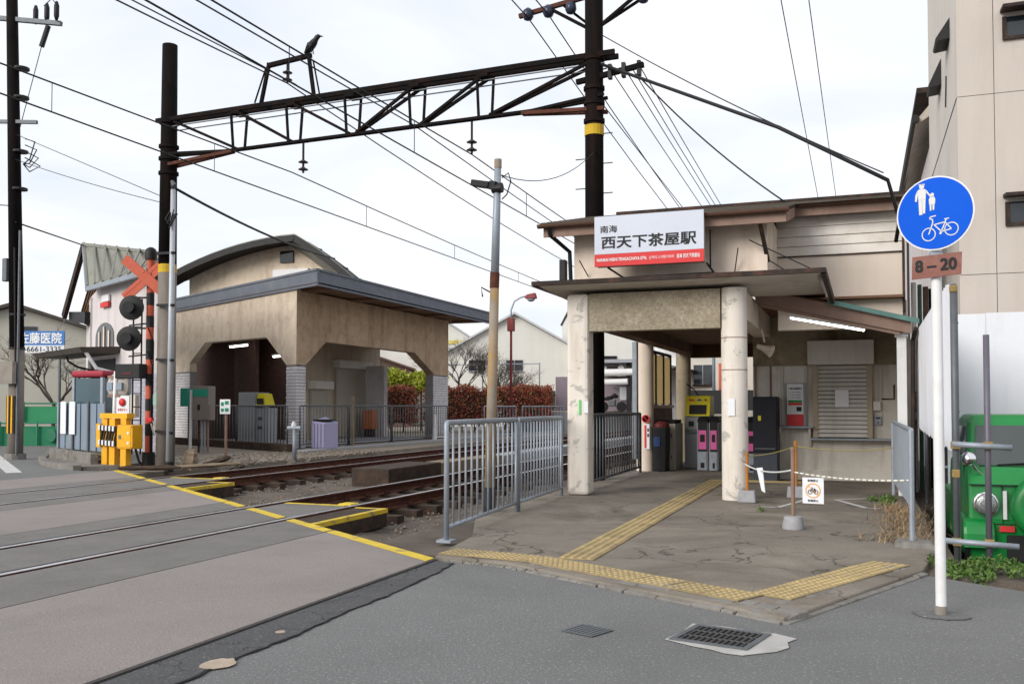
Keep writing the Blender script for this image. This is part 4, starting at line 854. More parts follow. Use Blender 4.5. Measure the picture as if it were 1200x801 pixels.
MB().box(1.0,8,18.3,27.3,6.905,7.0).build('roof', DARKTRIM, hs2)
MB().tube([(.97,18.2,6.42),(.97,27.4,6.36)],.07,8).build('gutter', BLACKM, hs2); MB().tube([(.97,27.3,6.35),(1.1,27.3,6.2),(1.24,27.3,6.0),(1.24,27.3,0)],.05,8).build('downpipe', BLACKM, hs2)
# narrow gap clutter between station and hoarding: meter pipes, AC unit
gp = thing('service_pipes', (.9,15,-.3), 'bundle of drainpipes in the narrow gap beside the hoarding', 'pipes')
for i,(x,m,r) in enumerate(((.70,WHITEP,.035),(.80,TEAL,.03),(.90,BROWNC,.04),(.99,BLACKM,.03))): MB().tube([(x+.05,15.2+.3*i,-.3),(x+.05,15.2+.3*i,3.1)],r,8).build('pipe', m, gp)
ac = thing('air_conditioner', (.72,15.2,.3), 'white air conditioner unit in the gap behind the lean-to', 'air conditioner')
MB().box(.66,.80,14.95,15.5,1.05,1.6).build('case', WHITEP, ac, bevel=.02); MB().lathe([(.16,-.005),(.15,.0)],(.70,14.943,1.32),18,'y').build('fan_grille', DSTEEL, ac); MB().box(.64,.82,14.9,15.5,.98,1.045).build('stand', DARKTRIM, ac)

# ---- green mini truck seen from the front
Y0 = 9.38; ZB = -.45; cx = 1.50
car = thing('mini_truck', (cx,Y0+1.2,ZB), 'bright green compact truck with front spare wheel behind the scaffold tubes', 'truck')
def prof(pts, x0, x1): return MB().prism([(x0,y,z) for y,z in pts], (x1-x0,0,0))
# nose/lower body and cab as tapered lofts
def loft(secs, name, m, bev):  # secs: (z, x half, yfront, yback)
    b = MB(); vs = []; fs = []
    for (z,hw,yf,yb) in secs: vs += [(cx-hw,yf,z),(cx+hw,yf,z),(cx+hw,yb,z),(cx-hw,yb,z)]
    for i in range(len(secs)-1):
        for j in range(4): fs.append((i*4+j,i*4+(j+1)%4,(i+1)*4+(j+1)%4,(i+1)*4+j))
    k = (len(secs)-1)*4; fs += [(3,2,1,0),(k,k+1,k+2,k+3)]
    return b.add(vs, fs).build(name, m, car, bevel=bev)
loft([(-.2,.58,Y0+.05,Y0+1.75),(.25,.61,Y0,Y0+1.8),(.55,.61,Y0+.03,Y0+1.8),(.72,.60,Y0+.14,Y0+1.8)],'body',GREEN,.035)
loft([(.64,.605,Y0+.12,Y0+1.5),(.70,.60,Y0+.17,Y0+1.5),(1.10,.56,Y0+.42,Y0+1.42),(1.175,.52,Y0+.50,Y0+1.35)],'cab',GREEN,.03)
MB().box(cx-.62,cx+.62,Y0+1.55,Y0+2.75,-.1,.35).build('cargo_bed', GREEN, car, bevel=.03)
wsn = MB().hexa([(cx-.54,Y0+.18,.72),(cx+.54,Y0+.18,.72),(cx+.54,Y0+.20,.72),(cx-.54,Y0+.20,.72),(cx-.495,Y0+.40,1.075),(cx+.495,Y0+.40,1.075),(cx+.495,Y0+.42,1.075),(cx-.495,Y0+.42,1.075)]).build('windscreen', glass('windscreen_glass',(.05,.06,.06),.04), car)
wsn.location.y -= .012
MB().hexa([(cx-.50,Y0+.13,.69),(cx+.56,Y0+.13,.69),(cx+.56,Y0+.16,.70),(cx-.50,Y0+.16,.70),(cx-.50,Y0+.14,.712),(cx+.56,Y0+.14,.712),(cx+.56,Y0+.17,.716),(cx-.50,Y0+.17,.716)]).build('cowl', RUBBER, car)
MB().tube([(cx-.35,Y0+.15,.72),(cx+.05,Y0+.18,.75)],.008,5).build('wiper', BLACKM, car)
MB().hexa([(cx-.18,Y0+.5,.86),(cx+.05,Y0+.5,.86),(cx+.05,Y0+.52,.86),(cx-.18,Y0+.52,.86),(cx-.16,Y0+.55,1.02),(cx+.03,Y0+.55,1.02),(cx+.03,Y0+.57,1.02),(cx-.16,Y0+.57,1.02)]).build('headrest', RUBBER, car)
for s in (-1,1):
    # side window, door seam, mirror, headlamp, fender, wheel, indicator
    xw = lambda z: cx + s*(.60-.04*max(0,(z-.7))/.4+.006)
    MB().prism([(xw(.76),Y0+.34,.76),(xw(.76),Y0+1.32,.76),(xw(1.06),Y0+1.28,1.06),(xw(1.06),Y0+.52,1.06)], (s*-.012,0,0)).build('side_window', GLASSD, car)
    MB().box(cx+s*.612-.003,cx+s*.612+.003,Y0+.35,Y0+1.4,.02,.80).build('door', GREEN, car)
    MB().lathe([(.09,0),(.092,-.025),(.08,-.037),(.05,-.045),(.005,-.048)],(cx+s*.47,Y0-.045,.385),24,'y').build('headlight', mat('headlamp_glass',(.30,.32,.31),.15,.5,45,.6,45,spec=.8,metal=.5), car, smooth=True)
    MB().lathe([(.08,.06),(.103,.0),(.106,-.025),(.096,-.03)],(cx+s*.47,Y0-.03,.385),24,'y').build('headlight_bezel', CHROME, car, smooth=True)
    b = MB(); n = 12; vs = []; fs = []
    for i in range(n+1):
        a = math.pi*i/n
        for x in (cx+s*.40, cx+s*.66): vs.append((x, Y0+.24-.34*math.copysign(abs(math.cos(a))**.6,math.cos(a)), .0+.27*math.sin(a)**.6))
    for i in range(n): fs.append((2*i,2*i+1,2*i+3,2*i+2))
    fs.append(tuple(2*i for i in range(n+1))); fs.append(tuple(2*i+1 for i in range(n+1))[::-1])
    b.add(vs, fs).build('fender', GREEN, car, bevel=.03)
    for yy in (Y0+.3,Y0+2.2):
        wh = MB().lathe([(.12,-.07),(.24,-.075),(.26,-.04),(.26,.04),(.24,.075),(.12,.07)],(cx+s*.52,yy,ZB+.26),20,'x').build('wheel', RUBBER, car, smooth=True)
        MB().lathe([(.14,.072),(.10,.06),(.03,.08)],(cx+s*.52,yy,ZB+.26),16,'x').build('rim', STEEL, wh)
    mr = MB().lathe([(.004,-.06),(.055,-.045),(.07,0),(.06,.02),(.01,.025)],(cx+s*.60,Y0-.02,.78),14,'y').build('mirror', CHROME, car, smooth=True)
    MB().tube([(cx+s*.59,Y0-.0,.76),(cx+s*.53,Y0+.05,.68),(cx+s*.47,Y0+.1,.62)],.012,6).build('mirror_arm', CHROME, mr)
    MB().box(cx+s*.30-.06,cx+s*.30+.06,Y0-.022,Y0+.02,.14,.19).build('indicator', SIGNR, car)
MB().box(cx-.595,cx+.595,Y0-.006+.0,Y0+.05,.545,.552).build('hood_seam', RUBBER, car)
MB().box(cx-.57,cx+.57,Y0+.0,Y0+.05,.20,.208).build('panel_seam', RUBBER, car)
for s in (-1,1): MB().box(cx+s*.33-.003,cx+s*.33+.003,Y0-.004,Y0+.05,.21,.545).build('panel_seam', RUBBER, car)
sp = MB().lathe([(.28,.10),(.29,.04),(.28,-.03),(.245,-.055),(.20,-.057),(.16,-.045),(.06,-.05),(.005,-.052)],(cx+.01,Y0-.10,.37),32,'y').build('spare_wheel_cover', GREEN, car, smooth=True)
MB().box(cx-.30,cx+.55,Y0-.03,Y0+.03,-.12,.11).build('grille', RUBBER, car, bevel=.01)
MB().box(cx-.62,cx+.62,Y0-.06,Y0+.06,-.26,-.13).build('bumper', GREEN, car, bevel=.03)
MB().box(cx-.33,cx-.30,Y0-.03,Y0+.01,.25,.5).build('badge_strip', WHITEP, car)

# ================================================================ poles, gantry, lamp
lp = thing('lamp_post', (-4.03,10.1,-.2), 'rust-streaked lamp post with grey floodlight behind the pipe fence', 'lamp post')
LPM = mat('rusty_galvanised',(.27,.24,.20),.7,.15,5,.2,40,streak=((.40,.22,.05),.75,7),stain=((.34,.19,.05),.8,2.4),metal=.1)
MB().tube([(-4.03,10.1,-.2),(-4.03,10.1,.32)],.068,12).build('foot_band', BLACKM, lp, smooth=True)
MB().tube([(-4.03,10.1,.32),(-3.97,10.1,2.7)],.064,12,r1=.052).build('shaft', LPM, lp, smooth=True)
MB().tube([(-3.97,10.1,2.7),(-3.93,10.1,4.1)],.05,12,r1=.04).build('upper_shaft', STEEL, lp, smooth=True)
MB().tube([(-3.975,10.1,2.62),(-3.968,10.1,2.80)],.056,12).build('rust_collar', RUST, lp)
MB().tube([(-3.93,10.1,4.02),(-3.93,10.1,4.12)],.044,12).build('cap', LPM, lp)
b = MB().obox((-.22,0,0),(.28,.17,.075)).obox((-.04,0,0),(.10,.13,.10)); b.xf(Matrix.Translation((-3.93,10.08,3.80)) @ Matrix.Rotation(R(-20),4,'Z') @ Matrix.Rotation(R(14),4,'Y'))
b.build('floodlight', BLACKM, lp, bevel=.01)
MB().tube([(-3.99,10.08,3.78),(-3.87,10.08,3.78)],.06,10).build('clamp', BLACKM, lp)
MB().tube([(-3.88,10.1,3.9),(-3.80,10.1,3.95),(-3.77,10.1,3.85),(-3.82,10.1,3.7),(-3.88,10.1,3.65)],.008,5).build('cable', BLACKM, lp)
for z in (2.55,): MB().tube([(-3.98,10.1,z),(-4.12,10.05,z+.08),(-4.1,10.05,z-.03)],.01,5).build('hook', BLACKM, lp)

def cat_pole(x, y, r, h_, label, band, low, rt):
    t = thing('catenary_pole', (x,y,-.1), label, 'pole', 'gantry poles')
    MB().tube([(x,y,-.1),(x,y,low)],r,18,r1=r*.98).build('lower_shaft', POLEG if low>1 else POLEC, t, smooth=True)
    MB().tube([(x,y,low),(x,y,h_)],r*.975,18,r1=rt).build('shaft', POLEC, t, smooth=True)
    MB().tube([(x,y,band),(x,y,band+.17)],r*.99,18).build('yellow_band', mat('band_yellow',(.55,.36,.02),.7,.15,5,.1), t)
    for z in (6.30,6.55,7.05,6.0): MB().tube([(x,y,z),(x,y,z+.06)],r*1.08,18).build('clamp_band', TRUSS, t)
    return t
lpole = cat_pole(-13.3,15.5,.185,8.7,'left dark gantry pole standing by the crossing signal',3.98,4.0,.15)
rpole = cat_pole(-4.15,15.12,.165,10.5,'right dark gantry pole rising behind the station roof',5.78,.5,.15)
for z in (3.5,4.6,5.1,5.6): 
    for s in (-1,1): MB().tube([(-4.15+s*.14,15.1,z+.2*s),(-4.15+s*.32,15.1,z+.2*s)],.009,5).build('step_bolt', BLACKM, rpole)
# yellow-topped lower section of left pole reads concrete below 4 m
g = thing('gantry_truss', (-8.7,15.3,6.3), 'rusty steel lattice gantry spanning the tracks between the two poles', 'gantry')
GA, GB = Vector((-13.35,15.5,0)), Vector((-3.95,15.12,0))
gp_ = lambda t, z, off=0: GA.lerp(GB, t) + Vector((0.04*off,off,z))
for off in (-.11,.11):
    MB().bar(gp_(-.02,7.12,off),gp_(1.02,7.12,off),.055,.085).build('top_chord', TRUSS, g)
    MB().bar(gp_(.16,6.34,off*.3),gp_(.86,6.34,off*.3),.045,.05).build('bottom_chord', TRUSS, g)
    MB().bar(gp_(.0,6.18,off),gp_(.18,6.32,off*.3),.06,.06).build('end_strut', RUST, g); MB().bar(gp_(.84,6.32,off*.3),gp_(1.0,6.20,off),.06,.06).build('end_strut', RUST, g)
    MB().bar(gp_(.0,6.42,off),gp_(.16,6.34,off*.3),.05).build('end_strut', TRUSS, g); MB().bar(gp_(.86,6.34,off*.3),gp_(1.0,6.44,off),.05).build('end_strut', TRUSS, g)
nodes = [.195,.335,.475,.62,.765]
for i, t in enumerate(nodes):
    for off in (-.11,.11): MB().bar(gp_(t-.012 if off<0 else t+.012,6.34,off*.3),gp_(t-.012 if off<0 else t+.012,7.07,off),.04).build('vertical', TRUSS, g)
    MB().bar(gp_(t,7.06,-.14),gp_(t,7.06,.14),.2,.07).build('cross_plate', TRUSS, g)
dg_ = [(.03,7.05,.19,6.36),(.2,7.05,.33,6.36),(.34,7.05,.47,6.36),(.62,7.05,.485,6.36),(.765,7.05,.63,6.36),(.985,7.05,.775,6.36)]
for (a,za,c,zc) in dg_:
    for off in (-.11,.11): MB().bar(gp_(a,za,off),gp_(c,zc,off*.3),.05).build('diagonal', TRUSS, g)
for k, off in enumerate((-.06,.06)): MB().tube([gp_(0,6.98-.06*k,off),gp_(1,6.98-.06*k,off)],.013,6).build('conduit', DSTEEL, g)
# bird-perch frame on the gantry with its insulator
pf = thing('feeder_frame', (-10.3,15.4,7.15), 'black steel insulator frame standing on the gantry', 'frame')
for x in (-10.95,-9.75):
    MB().bar((x,15.35,7.17),(x+(.18 if x<-10 else -.12),15.35,7.95),.06).build('leg', TRUSS, pf); MB().tube([(x-.15 if x<-10 else x+.12,15.35,7.2),(x+(.1 if x<-10 else -.02),15.35,7.85)],.018,6).build('stay', TRUSS, pf)
MB().bar((-10.80,15.35,7.9),(-9.82,15.35,7.98),.08).build('cross_bar', TRUSS, pf)
PORC = mat('brown_porcelain',(.06,.045,.04),.3,.2)
def insulator(x, y, ztop, zbot, label, parent=None):
    t = thing('insulator', (x,y,zbot), label, 'insulator', 'hanging insulators')
    MB().tube([(x,y,ztop),(x,y,zbot)],.022,8).build('rod', BLACKM, t)
    for k in range(2):
        z = zbot+.06+.14*k; MB().lathe([(.02,z+.06),(.05,z+.035),(.095,z+.01),(.095,z),(.03,z-.01)],(x,y,0),14).build('shed', PORC, t, smooth=True)
insulator(-10.35,15.35,7.9,7.50,'insulator hanging inside the frame on top of the gantry')
insulator(-9.98,15.35,6.33,5.72,'insulator hanging under the gantry over the far track')
insulator(-6.42,15.22,6.33,5.72,'insulator hanging under the gantry over the near track')
# crow
cw = thing('crow', (-9.83,15.35,8.0), 'black crow perched on the gantry frame facing right', 'crow')
FEA = mat('crow_feather',(.012,.012,.015),.5,.2,8,.1)
B_ = Vector((-9.80,15.35,8.02))
prs = [((-.16,0,-.02),.012),((-.10,0,.06),.045),((-.03,0,.14),.075),((.04,0,.20),.07),((.08,0,.25),.05),((.11,0,.29),.048),((.145,0,.305),.042),((.18,0,.30),.018),((.245,0,.285),.004)]
MB().tube([B_+Vector(p) for p,_ in prs],[r for _,r in prs],10).build('body', FEA, cw, smooth=True)
for s in (-1,1): MB().tube([B_+Vector((0,s*.025,.1)),B_+Vector((.02,s*.03,-.02))],.008,5).build('leg', FEA, cw); MB().hexa([B_+Vector(p) for p in ((-.17,s*.02,.0),(-.05,s*.07,.05),(.04,s*.07,.14),(-.08,s*.075,.12),(-.17,s*.025,.01),(-.05,s*.082,.06),(.04,s*.08,.2),(-.06,s*.08,.18))]).build('wing', FEA, cw)

# arms on the right pole
ar = thing('pole_crossarm', (-4.15,15.1,6.6), 'short crossarm with clamps on the right gantry pole', 'crossarm')
MB().bar((-4.45,15.1,6.72),(-3.28,15.0,6.84),.08).build('arm', TRUSS, ar)
for x in (-3.85,-3.62,-3.36): MB().box(x-.03,x+.03,14.98,15.08,6.68,6.92).build('pin', BLACKM, ar)
ua = thing('top_crossarm', (-4.15,15.1,7.9), 'high crossarm with dark insulators at the top of the right gantry pole', 'crossarm')
MB().bar((-5.5,15.15,8.02),(-2.9,15.05,8.32),.07).build('arm', RUST, ua)
for x in (-5.32,-4.95,-4.55,-3.3): MB().lathe([(.03,8.12),(.09,8.07),(.10,7.98),(.07,7.92),(.02,7.90)],(x,15.1,.0),12).build('insulator', mat('blue_porcelain',(.03,.035,.06),.25,.1), ua, smooth=True)
for x in (-5.0,-3.35): MB().bar((x,15.1,8.1),(-4.15,15.1,7.55),.05).build('brace', TRUSS, ua); MB().bar((x+.25,15.2,8.15),(-4.15,15.2,7.62),.04).build('brace', TRUSS, ua)

# grey conduit pole beside the left gantry pole
cp = thing('conduit_pole', (-13.1,15.2,0), 'slim pale grey conduit pole strapped to the left gantry pole', 'pole')
MB().tube([(-12.95,15.2,.15),(-12.92,15.2,5.6)],.065,12,r1=.05).build('shaft', mat('pale_conduit',(.42,.44,.47),.5,.06,4,.05,metal=.2), cp, smooth=True)
MB().tube([(-12.95,15.2,-.05),(-12.95,15.2,.15)],.085,12).build('foot', BLACKM, cp)
for z in (.75,2.2,3.3,4.35): MB().bar((-13.35,15.28,z),(-12.85,15.16,z-.03),.06,.05).build('strap', BLACKM, cp)
MB().tube([(-12.92,15.2,5.6),(-12.9,15.15,5.75),(-12.8,15.1,5.65)],.04,8).build('weather_head', DSTEEL, cp)
for k in range(3): MB().tube([(-12.95+.03*k,15.18,5.2),(-13.02+.05*k,15.1,5.0-.1*k),(-12.9,15.1,4.85),(-12.85+.04*k,15.15,5.1)],.015,5).build('cable_loop', BLACKM, cp)

# ================================================================ crossing signal and yellow box
xs0 = thing('crossing_signal', (-13.95,15.72,0), 'railway crossing signal post with orange crossbuck and two black lamps', 'crossing signal')
X, Y = -13.92, 15.72
MB().tube([(X,Y,0),(X,Y,.3)],.13,12).build('base', BLACKM, xs0)
z = .3; k = 0; hs_ = [.34,.25,.27,.25,.27,.25,.30,.42,.25,.24,.22,.26,.2,.28,.3]
while z < 4.32 and k < len(hs_):
    MB().tube([(X,Y,z),(X,Y,min(z+hs_[k],4.35))],.080 if k%2 else .077,14).build('post_band', ORANGE if k%2==0 else BLACKM, xs0, smooth=False); z += hs_[k]; k += 1
MB().lathe([(.12,4.32),(.125,4.46),(.10,4.54),(.04,4.58)],(X,Y,0),14).build('bell', BLACKM, xs0, autos=40)
for a in (40,-40):
    M_ = Matrix.Translation((X+.02,Y-.13 - (.02 if a>0 else 0),3.92)) @ Matrix.Rotation(R(14),4,'Z') @ Matrix.Rotation(R(a),4,'Y')
    MB().obox((0,0,0),(1.28,.025,.21)).xf(M_).build('crossbuck_board', ORANGE, xs0)
    for s in (-1,1): 
        MB().obox((s*.36,-.016,.06),(.5,.006,.06)).xf(M_).build('board_stripe', mat('faded_red_stripe',(.52,.10,.06),.6,.1), xs0)
MB().box(X-.13,X+.13,Y-.12,Y+.12,3.80,4.02).build('crossbuck_clamp', BLACKM, xs0)
for (xo,z) in ((-.27,3.30),(-.33,2.66)):
    l_ = MB().lathe([(.26,.0),(.255,-.02),(.09,-.05),(.004,-.055)],(0,0,0),24,'y').xf(Matrix.Translation((X+xo,Y-.24,z)) @ Matrix.Rotation(R(20),4,'Z')).build('lamp_disc', BLACKM, xs0, autos=40)
    MB().lathe([(.10,.0),(.12,-.16),(.11,-.16)],(0,0,0),18,'y').xf(Matrix.Translation((X+xo,Y-.26,z)) @ Matrix.Rotation(R(20),4,'Z')).build('lamp_hood', BLACKM, l_)
    MB().bar((X,Y,z+.22),(X+xo,Y-.15,z+.22),.035).build('lamp_arm', BLACKM, xs0)
for zz in (3.0,2.35): MB().bar((X-.5,Y-.05,zz-.05),(X-.02,Y-.05,zz-.02),.03).build('lamp_arm', BLACKM, xs0)
MB().box(X-.62,X+.02,Y-.32,Y-.1,1.83,2.13).build('direction_box', BLACKM, xs0, bevel=.015)
MB().box(X-.44,X-.18,Y-.33,Y-.322,1.91,1.95).build('arrow_light', mat('dull_red_lens',(.10,.01,.01),.3,.1), xs0)
for x in (X-.42,X-.2): MB().tube([(x,Y-.02,.25),(x,Y-.02,3.5)],.018,6).build('ladder_rail', BLACKM, xs0)
for i in range(11): MB().tube([(X-.42,Y-.02,.4+.28*i),(X-.2,Y-.02,.4+.28*i)],.012,5).build('rung', BLACKM, xs0)
MB().box(X+.14,X+.26,Y-.05,Y+.05,1.28,1.5).build('green_tag', mat('pale_green_tag',(.25,.42,.36),.5,.05), xs0)
MB().tube([(X+.1,Y-.1,1.0),(X+.22,Y-.12,.93),(X+.33,Y-.12,.72),(X+.24,Y-.12,.66),(X+.16,Y-.12,.9)],.016,6).build('coiled_rope', mat('rope_cream',(.55,.48,.38),.8,.1), xs0)
for k in range(3): MB().tube([(X+.09,Y-.06+.03*k,.3),(X+.1,Y-.06+.03*k,1.6+.5*k),(X+.02,Y-.1,1.9+.5*k)],.012,5).build('signal_cable', BLACKM, xs0)
MB().box(X+.05,X+.2,Y-.16,Y-.08,.93,1.02).build('red_hook', SIGNR, xs0)
eb = thing('emergency_button', (-14.68,15.86,0), 'emergency stop box with red button on a white plate', 'emergency button')
MB().box(-14.86,-14.52,15.80,15.83,1.10,1.48).build('white_plate', PAPER, eb); MB().lathe([(.08,.0),(.085,-.02),(.06,-.05),(.01,-.055)],(-14.69,15.795,1.34),16,'y').build('red_button', SIGNR, eb, smooth=True)
text('lettering','非常ボタン',(-14.82,15.80,1.15),(1,0,0),(0,0,1),.26,.06,SIGNR,eb,bold=.02)
MB().tube([(-14.62,15.86,0),(-14.62,15.86,1.5)],.03,8).build('post', DSTEEL, eb); MB().box(-14.52,-14.38,15.82,15.95,1.02,1.5).build('case', BOXW, eb)
rw = tag(MB().box(-14.55,-14.40,15.9,15.92,1.86,2.02).build('warning_plate', SIGNR), 'small red warning plate above the emergency button', 'sign')
yb = thing('crossing_barrier_machine', (-14.1,15.05,0), 'yellow barrier guard frame with tiger-striped arm by the crossing', 'barrier machine')
MB().box(-14.02,-13.62,14.92,15.22,.40,.88).build('gear_box', AMBER, yb, bevel=.02)
MB().box(-13.98,-13.66,14.912,14.918,.44,.84).build('cover_plate', AMBER, yb)
MB().box(-13.96,-13.90,14.905,14.911,.60,.68).build('latch', DSTEEL, yb)
for x, y in ((-13.86,15.0),(-14.26,15.12),(-14.55,15.22)): MB().box(x-.07,x+.07,y-.07,y+.07,0,1.0 if x<-14 else .4).build('leg', AMBER, yb)
MB().box(-13.93,-13.79,14.93,15.07,.882,1.02).build('leg', AMBER, yb)
MB().bar((-14.66,15.24,1.06),(-13.72,14.98,1.06),.17,.10).build('top_bar', AMBER, yb)
for z in (.82,.52):
    p, q = Vector((-14.66,15.12,z)), Vector((-14.03,14.93,z-.02))
    for i in range(10): MB().bar(p.lerp(q,i/10),p.lerp(q,(i+.98)/10),.05,.10).build('stripe_segment', INK if i%2 else WHITEP, yb)
MB().box(-14.72,-14.62,15.1,15.3,.42,.9).build('end_plate', AMBER, yb)
for i in range(6): p = Vector((-14.6,15.13,.67)).lerp(Vector((-14.08,14.96,.67)), i/5); MB().bar(p+Vector((-.03,0,-.12)),p+Vector((.03,0,.12)),.03).build('lattice_bar', INK, yb)
for x_ in (-14.0,-13.64):
    for z_ in (.43,.85): MB().lathe([(.014,-.008),(.012,0)],(x_,14.912,z_),6,'y').build('bolt', DSTEEL, yb)
MB().tube([(-13.70,15.1,.4),(-13.66,15.15,.15),(-13.6,15.3,.0)],.025,6).build('cable', BLACKM, yb)
for z in (.52,.72): MB().lathe([(.03,-.01),(.025,0)],(-13.72,14.915,z),8,'y').build('bolt_cover', WHITEP, yb)
mi = thing('traffic_mirror', (-14.93,15.8,0), 'back of a round traffic mirror on a pale post', 'mirror')
MB().tube([(-14.97,15.82,0),(-14.9,15.82,2.0)],.042,10).build('post', WHITEP, mi, smooth=True)
MB().lathe([(.02,-.10),(.2,-.08),(.29,-.02),(.30,.02),(.26,.03)],(-14.93,15.92,1.68),24,'y').build('shell', mat('mirror_back',(.42,.39,.35),.6,.1,4,.1), mi, autos=40)
for s in (-1,1):
    MB().box(-14.93+s*.13-.07,-14.93+s*.13+.07,15.80,15.835,1.60,1.76).build('back_plate', GREYBLUE, mi)
    MB().box(-15.1,-14.76,15.79,15.80,1.68+s*.2-.03,1.68+s*.2+.03).build('back_strap', BROWNC, mi)

# ================================================================ overhead wires
ORD = ['','first','second','third','fourth','fifth','sixth','seventh','eighth','ninth','tenth']
def track_line(x, zc, dz, nm, Yt=15.3):
    for nm2, z, sg_ in (('messenger wire', zc+dz, .28), ('contact wire', zc, .0)):
        pts = []
        for (ya, yb_) in ((-30,Yt),(Yt,60),(60,110)):
            for i in range(12):
                t = i/12; pts.append((x, ya+(yb_-ya)*t, z - sg_*4*t*(1-t)))
        tag(MB().tube(pts,.012,5).build('overhead_wire', WIRE, smooth=True), f'upper suspended {nm2} over the {nm} track' if dz and nm2[0]=='m' else f'straight lower {nm2} over the {nm} track', 'wire', 'overhead line wires')
    seen = []
    for yh in [-4.5,0.3,5,9.6,13.0,18.2,23,28,33,38,44,50]:
        seg = (-30,Yt) if yh < Yt else (Yt,60); t = (yh-seg[0])/(seg[1]-seg[0]); zt = zc+dz-.28*4*t*(1-t)
        if 6 < yh:
            seen.append(yh)
            h_ = tag(MB().tube([(x,yh,zc),(x,yh,zt)],.007,4).build('dropper', WIRE), f'{ORD[len(seen)]} thin vertical dropper along the {nm} track wires, counting from the crossing', 'wire', f'droppers of the {nm} overhead line')
track_line(-10.2, 5.22, .52, 'far'); track_line(-6.45, 5.18, .55, 'near')
W_ = lambda pts, r, lab, sag=0: wire('power_cable', pts, r, lab, 'cable', 'aerial cables', sag)
W_([(-10.35,-28,7.4),(-10.35,15.35,7.5)],.014,'feeder cable running to the insulator frame on the gantry',.5)
W_([(-10.35,15.35,7.5),(-10.35,70,7.4)],.014,'feeder cable continuing beyond the insulator frame',.9)
W_([(-10.15,-28,7.2),(-10.15,15.35,7.45)],.012,'second feeder cable beside the first over the crossing',.3)
W_([(-7.6,-28,6.55),(-7.6,15.3,6.38)],.012,'thin cable meeting the gantry bottom chord',.35)
W_([(-7.6,15.3,6.38),(-7.6,70,6.3)],.012,'thin cable leaving the gantry bottom chord',.5)
W_([(-4.0,15.05,6.95),(-1.0,13.0,5.0),(.35,12.9,4.15),(.50,13.3,3.7),(.46,13.5,3.45)],.028,'thick black service cable from the right gantry pole to the station roof')
W_([(-4.0,15.05,7.45),(.3,12.9,4.25)],.009,'thin stay wire above the thick service cable',.08)
W_([(-3.4,15.0,6.7),(-1.05,14.6,4.33)],.013,'short black cable sloping from the crossarm to the roof ridge',.12)
for i, x in enumerate((-4.0,-3.85,-3.62,-3.5,-3.36)):
    W_([(x,15.05,6.3 if i==0 else 6.85),(x+.15,75,5.9)],.009,['lowest thin line','second thin line','third thin line','fourth thin line','outermost thin line'][i]+' fanning down from the right gantry crossarm',.5)
for i, x in enumerate((-5.32,-4.95)):
    W_([(x,-30,8.2),(x,15.1,7.95)],.011,['outer','inner'][i]+' line arriving at the top crossarm insulators',.3); W_([(x,15.1,7.95),(x,75,7.6)],.011,['outer','inner'][i]+' line leaving the top crossarm insulators',1.2)
W_([(-1.35,6,9.4),(-1.1,60,7.0)],.010,'left of two thin wires crossing the sky above the station',.3)
W_([(-.95,6,9.6),(-.45,60,7.2)],.010,'right of two thin wires crossing the sky above the station',.3)
W_([(-3.93,10.1,3.95),(-4.1,15.0,5.5)],.006,'thin slack wire from the lamp post to the right gantry pole',.25)
W_([(-12.9,15.15,5.65),(-16.5,27,6.2)],.03,'black service cable from the conduit pole to the hall roof',.15)
W_([(-18.74,16.6,7.7),(-13.3,15.5,5.5)],.008,'thin guy wire from the left utility pole to the gantry pole')
W_([(-18.74,16.6,7.1),(-13.3,15.5,5.4)],.008,'sagging telephone wire with a small ball between the left poles',.05)
W_([(-18.7,16.6,5.6),(-22.4,22.4,6.2)],.02,'yellow-sleeved service drop to the gabled house')
W_([(4.5,12.9,8.0),(1.0,14.2,2.4)],.006,'thin wire slanting down across the beige building')
W_([(-30,10,6.6),(-18.8,16.6,6.0)],.012,'cable entering the picture at the left utility pole',.1)
# ================================================================ station hall across the tracks
C0 = Vector((-15.8,24.0,0))
hall = thing('station_hall', (-18,27,0), 'weathered beige station hall with slate-blue canopy across the tracks', 'station')
F = lambda s, z, v=0: C0 + D1*s + V1*v + Vector((0,0,z))
G = lambda s, z, v=0: C0 + Vector((-v, s, z))
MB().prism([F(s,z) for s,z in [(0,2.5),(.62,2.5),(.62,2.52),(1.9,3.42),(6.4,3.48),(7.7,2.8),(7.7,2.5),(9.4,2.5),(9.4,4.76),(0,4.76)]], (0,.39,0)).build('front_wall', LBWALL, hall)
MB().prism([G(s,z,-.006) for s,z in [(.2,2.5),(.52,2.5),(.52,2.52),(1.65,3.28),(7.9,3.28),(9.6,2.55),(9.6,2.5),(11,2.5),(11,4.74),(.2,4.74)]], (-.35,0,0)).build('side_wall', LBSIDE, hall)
MB().prism([G(s,z,-.006) for s,z in [(-.003,2.5),(.199,2.5),(.199,4.74),(-.003,4.74)]], (-.005,0,0)).build('side_wall', LBSIDE, hall)
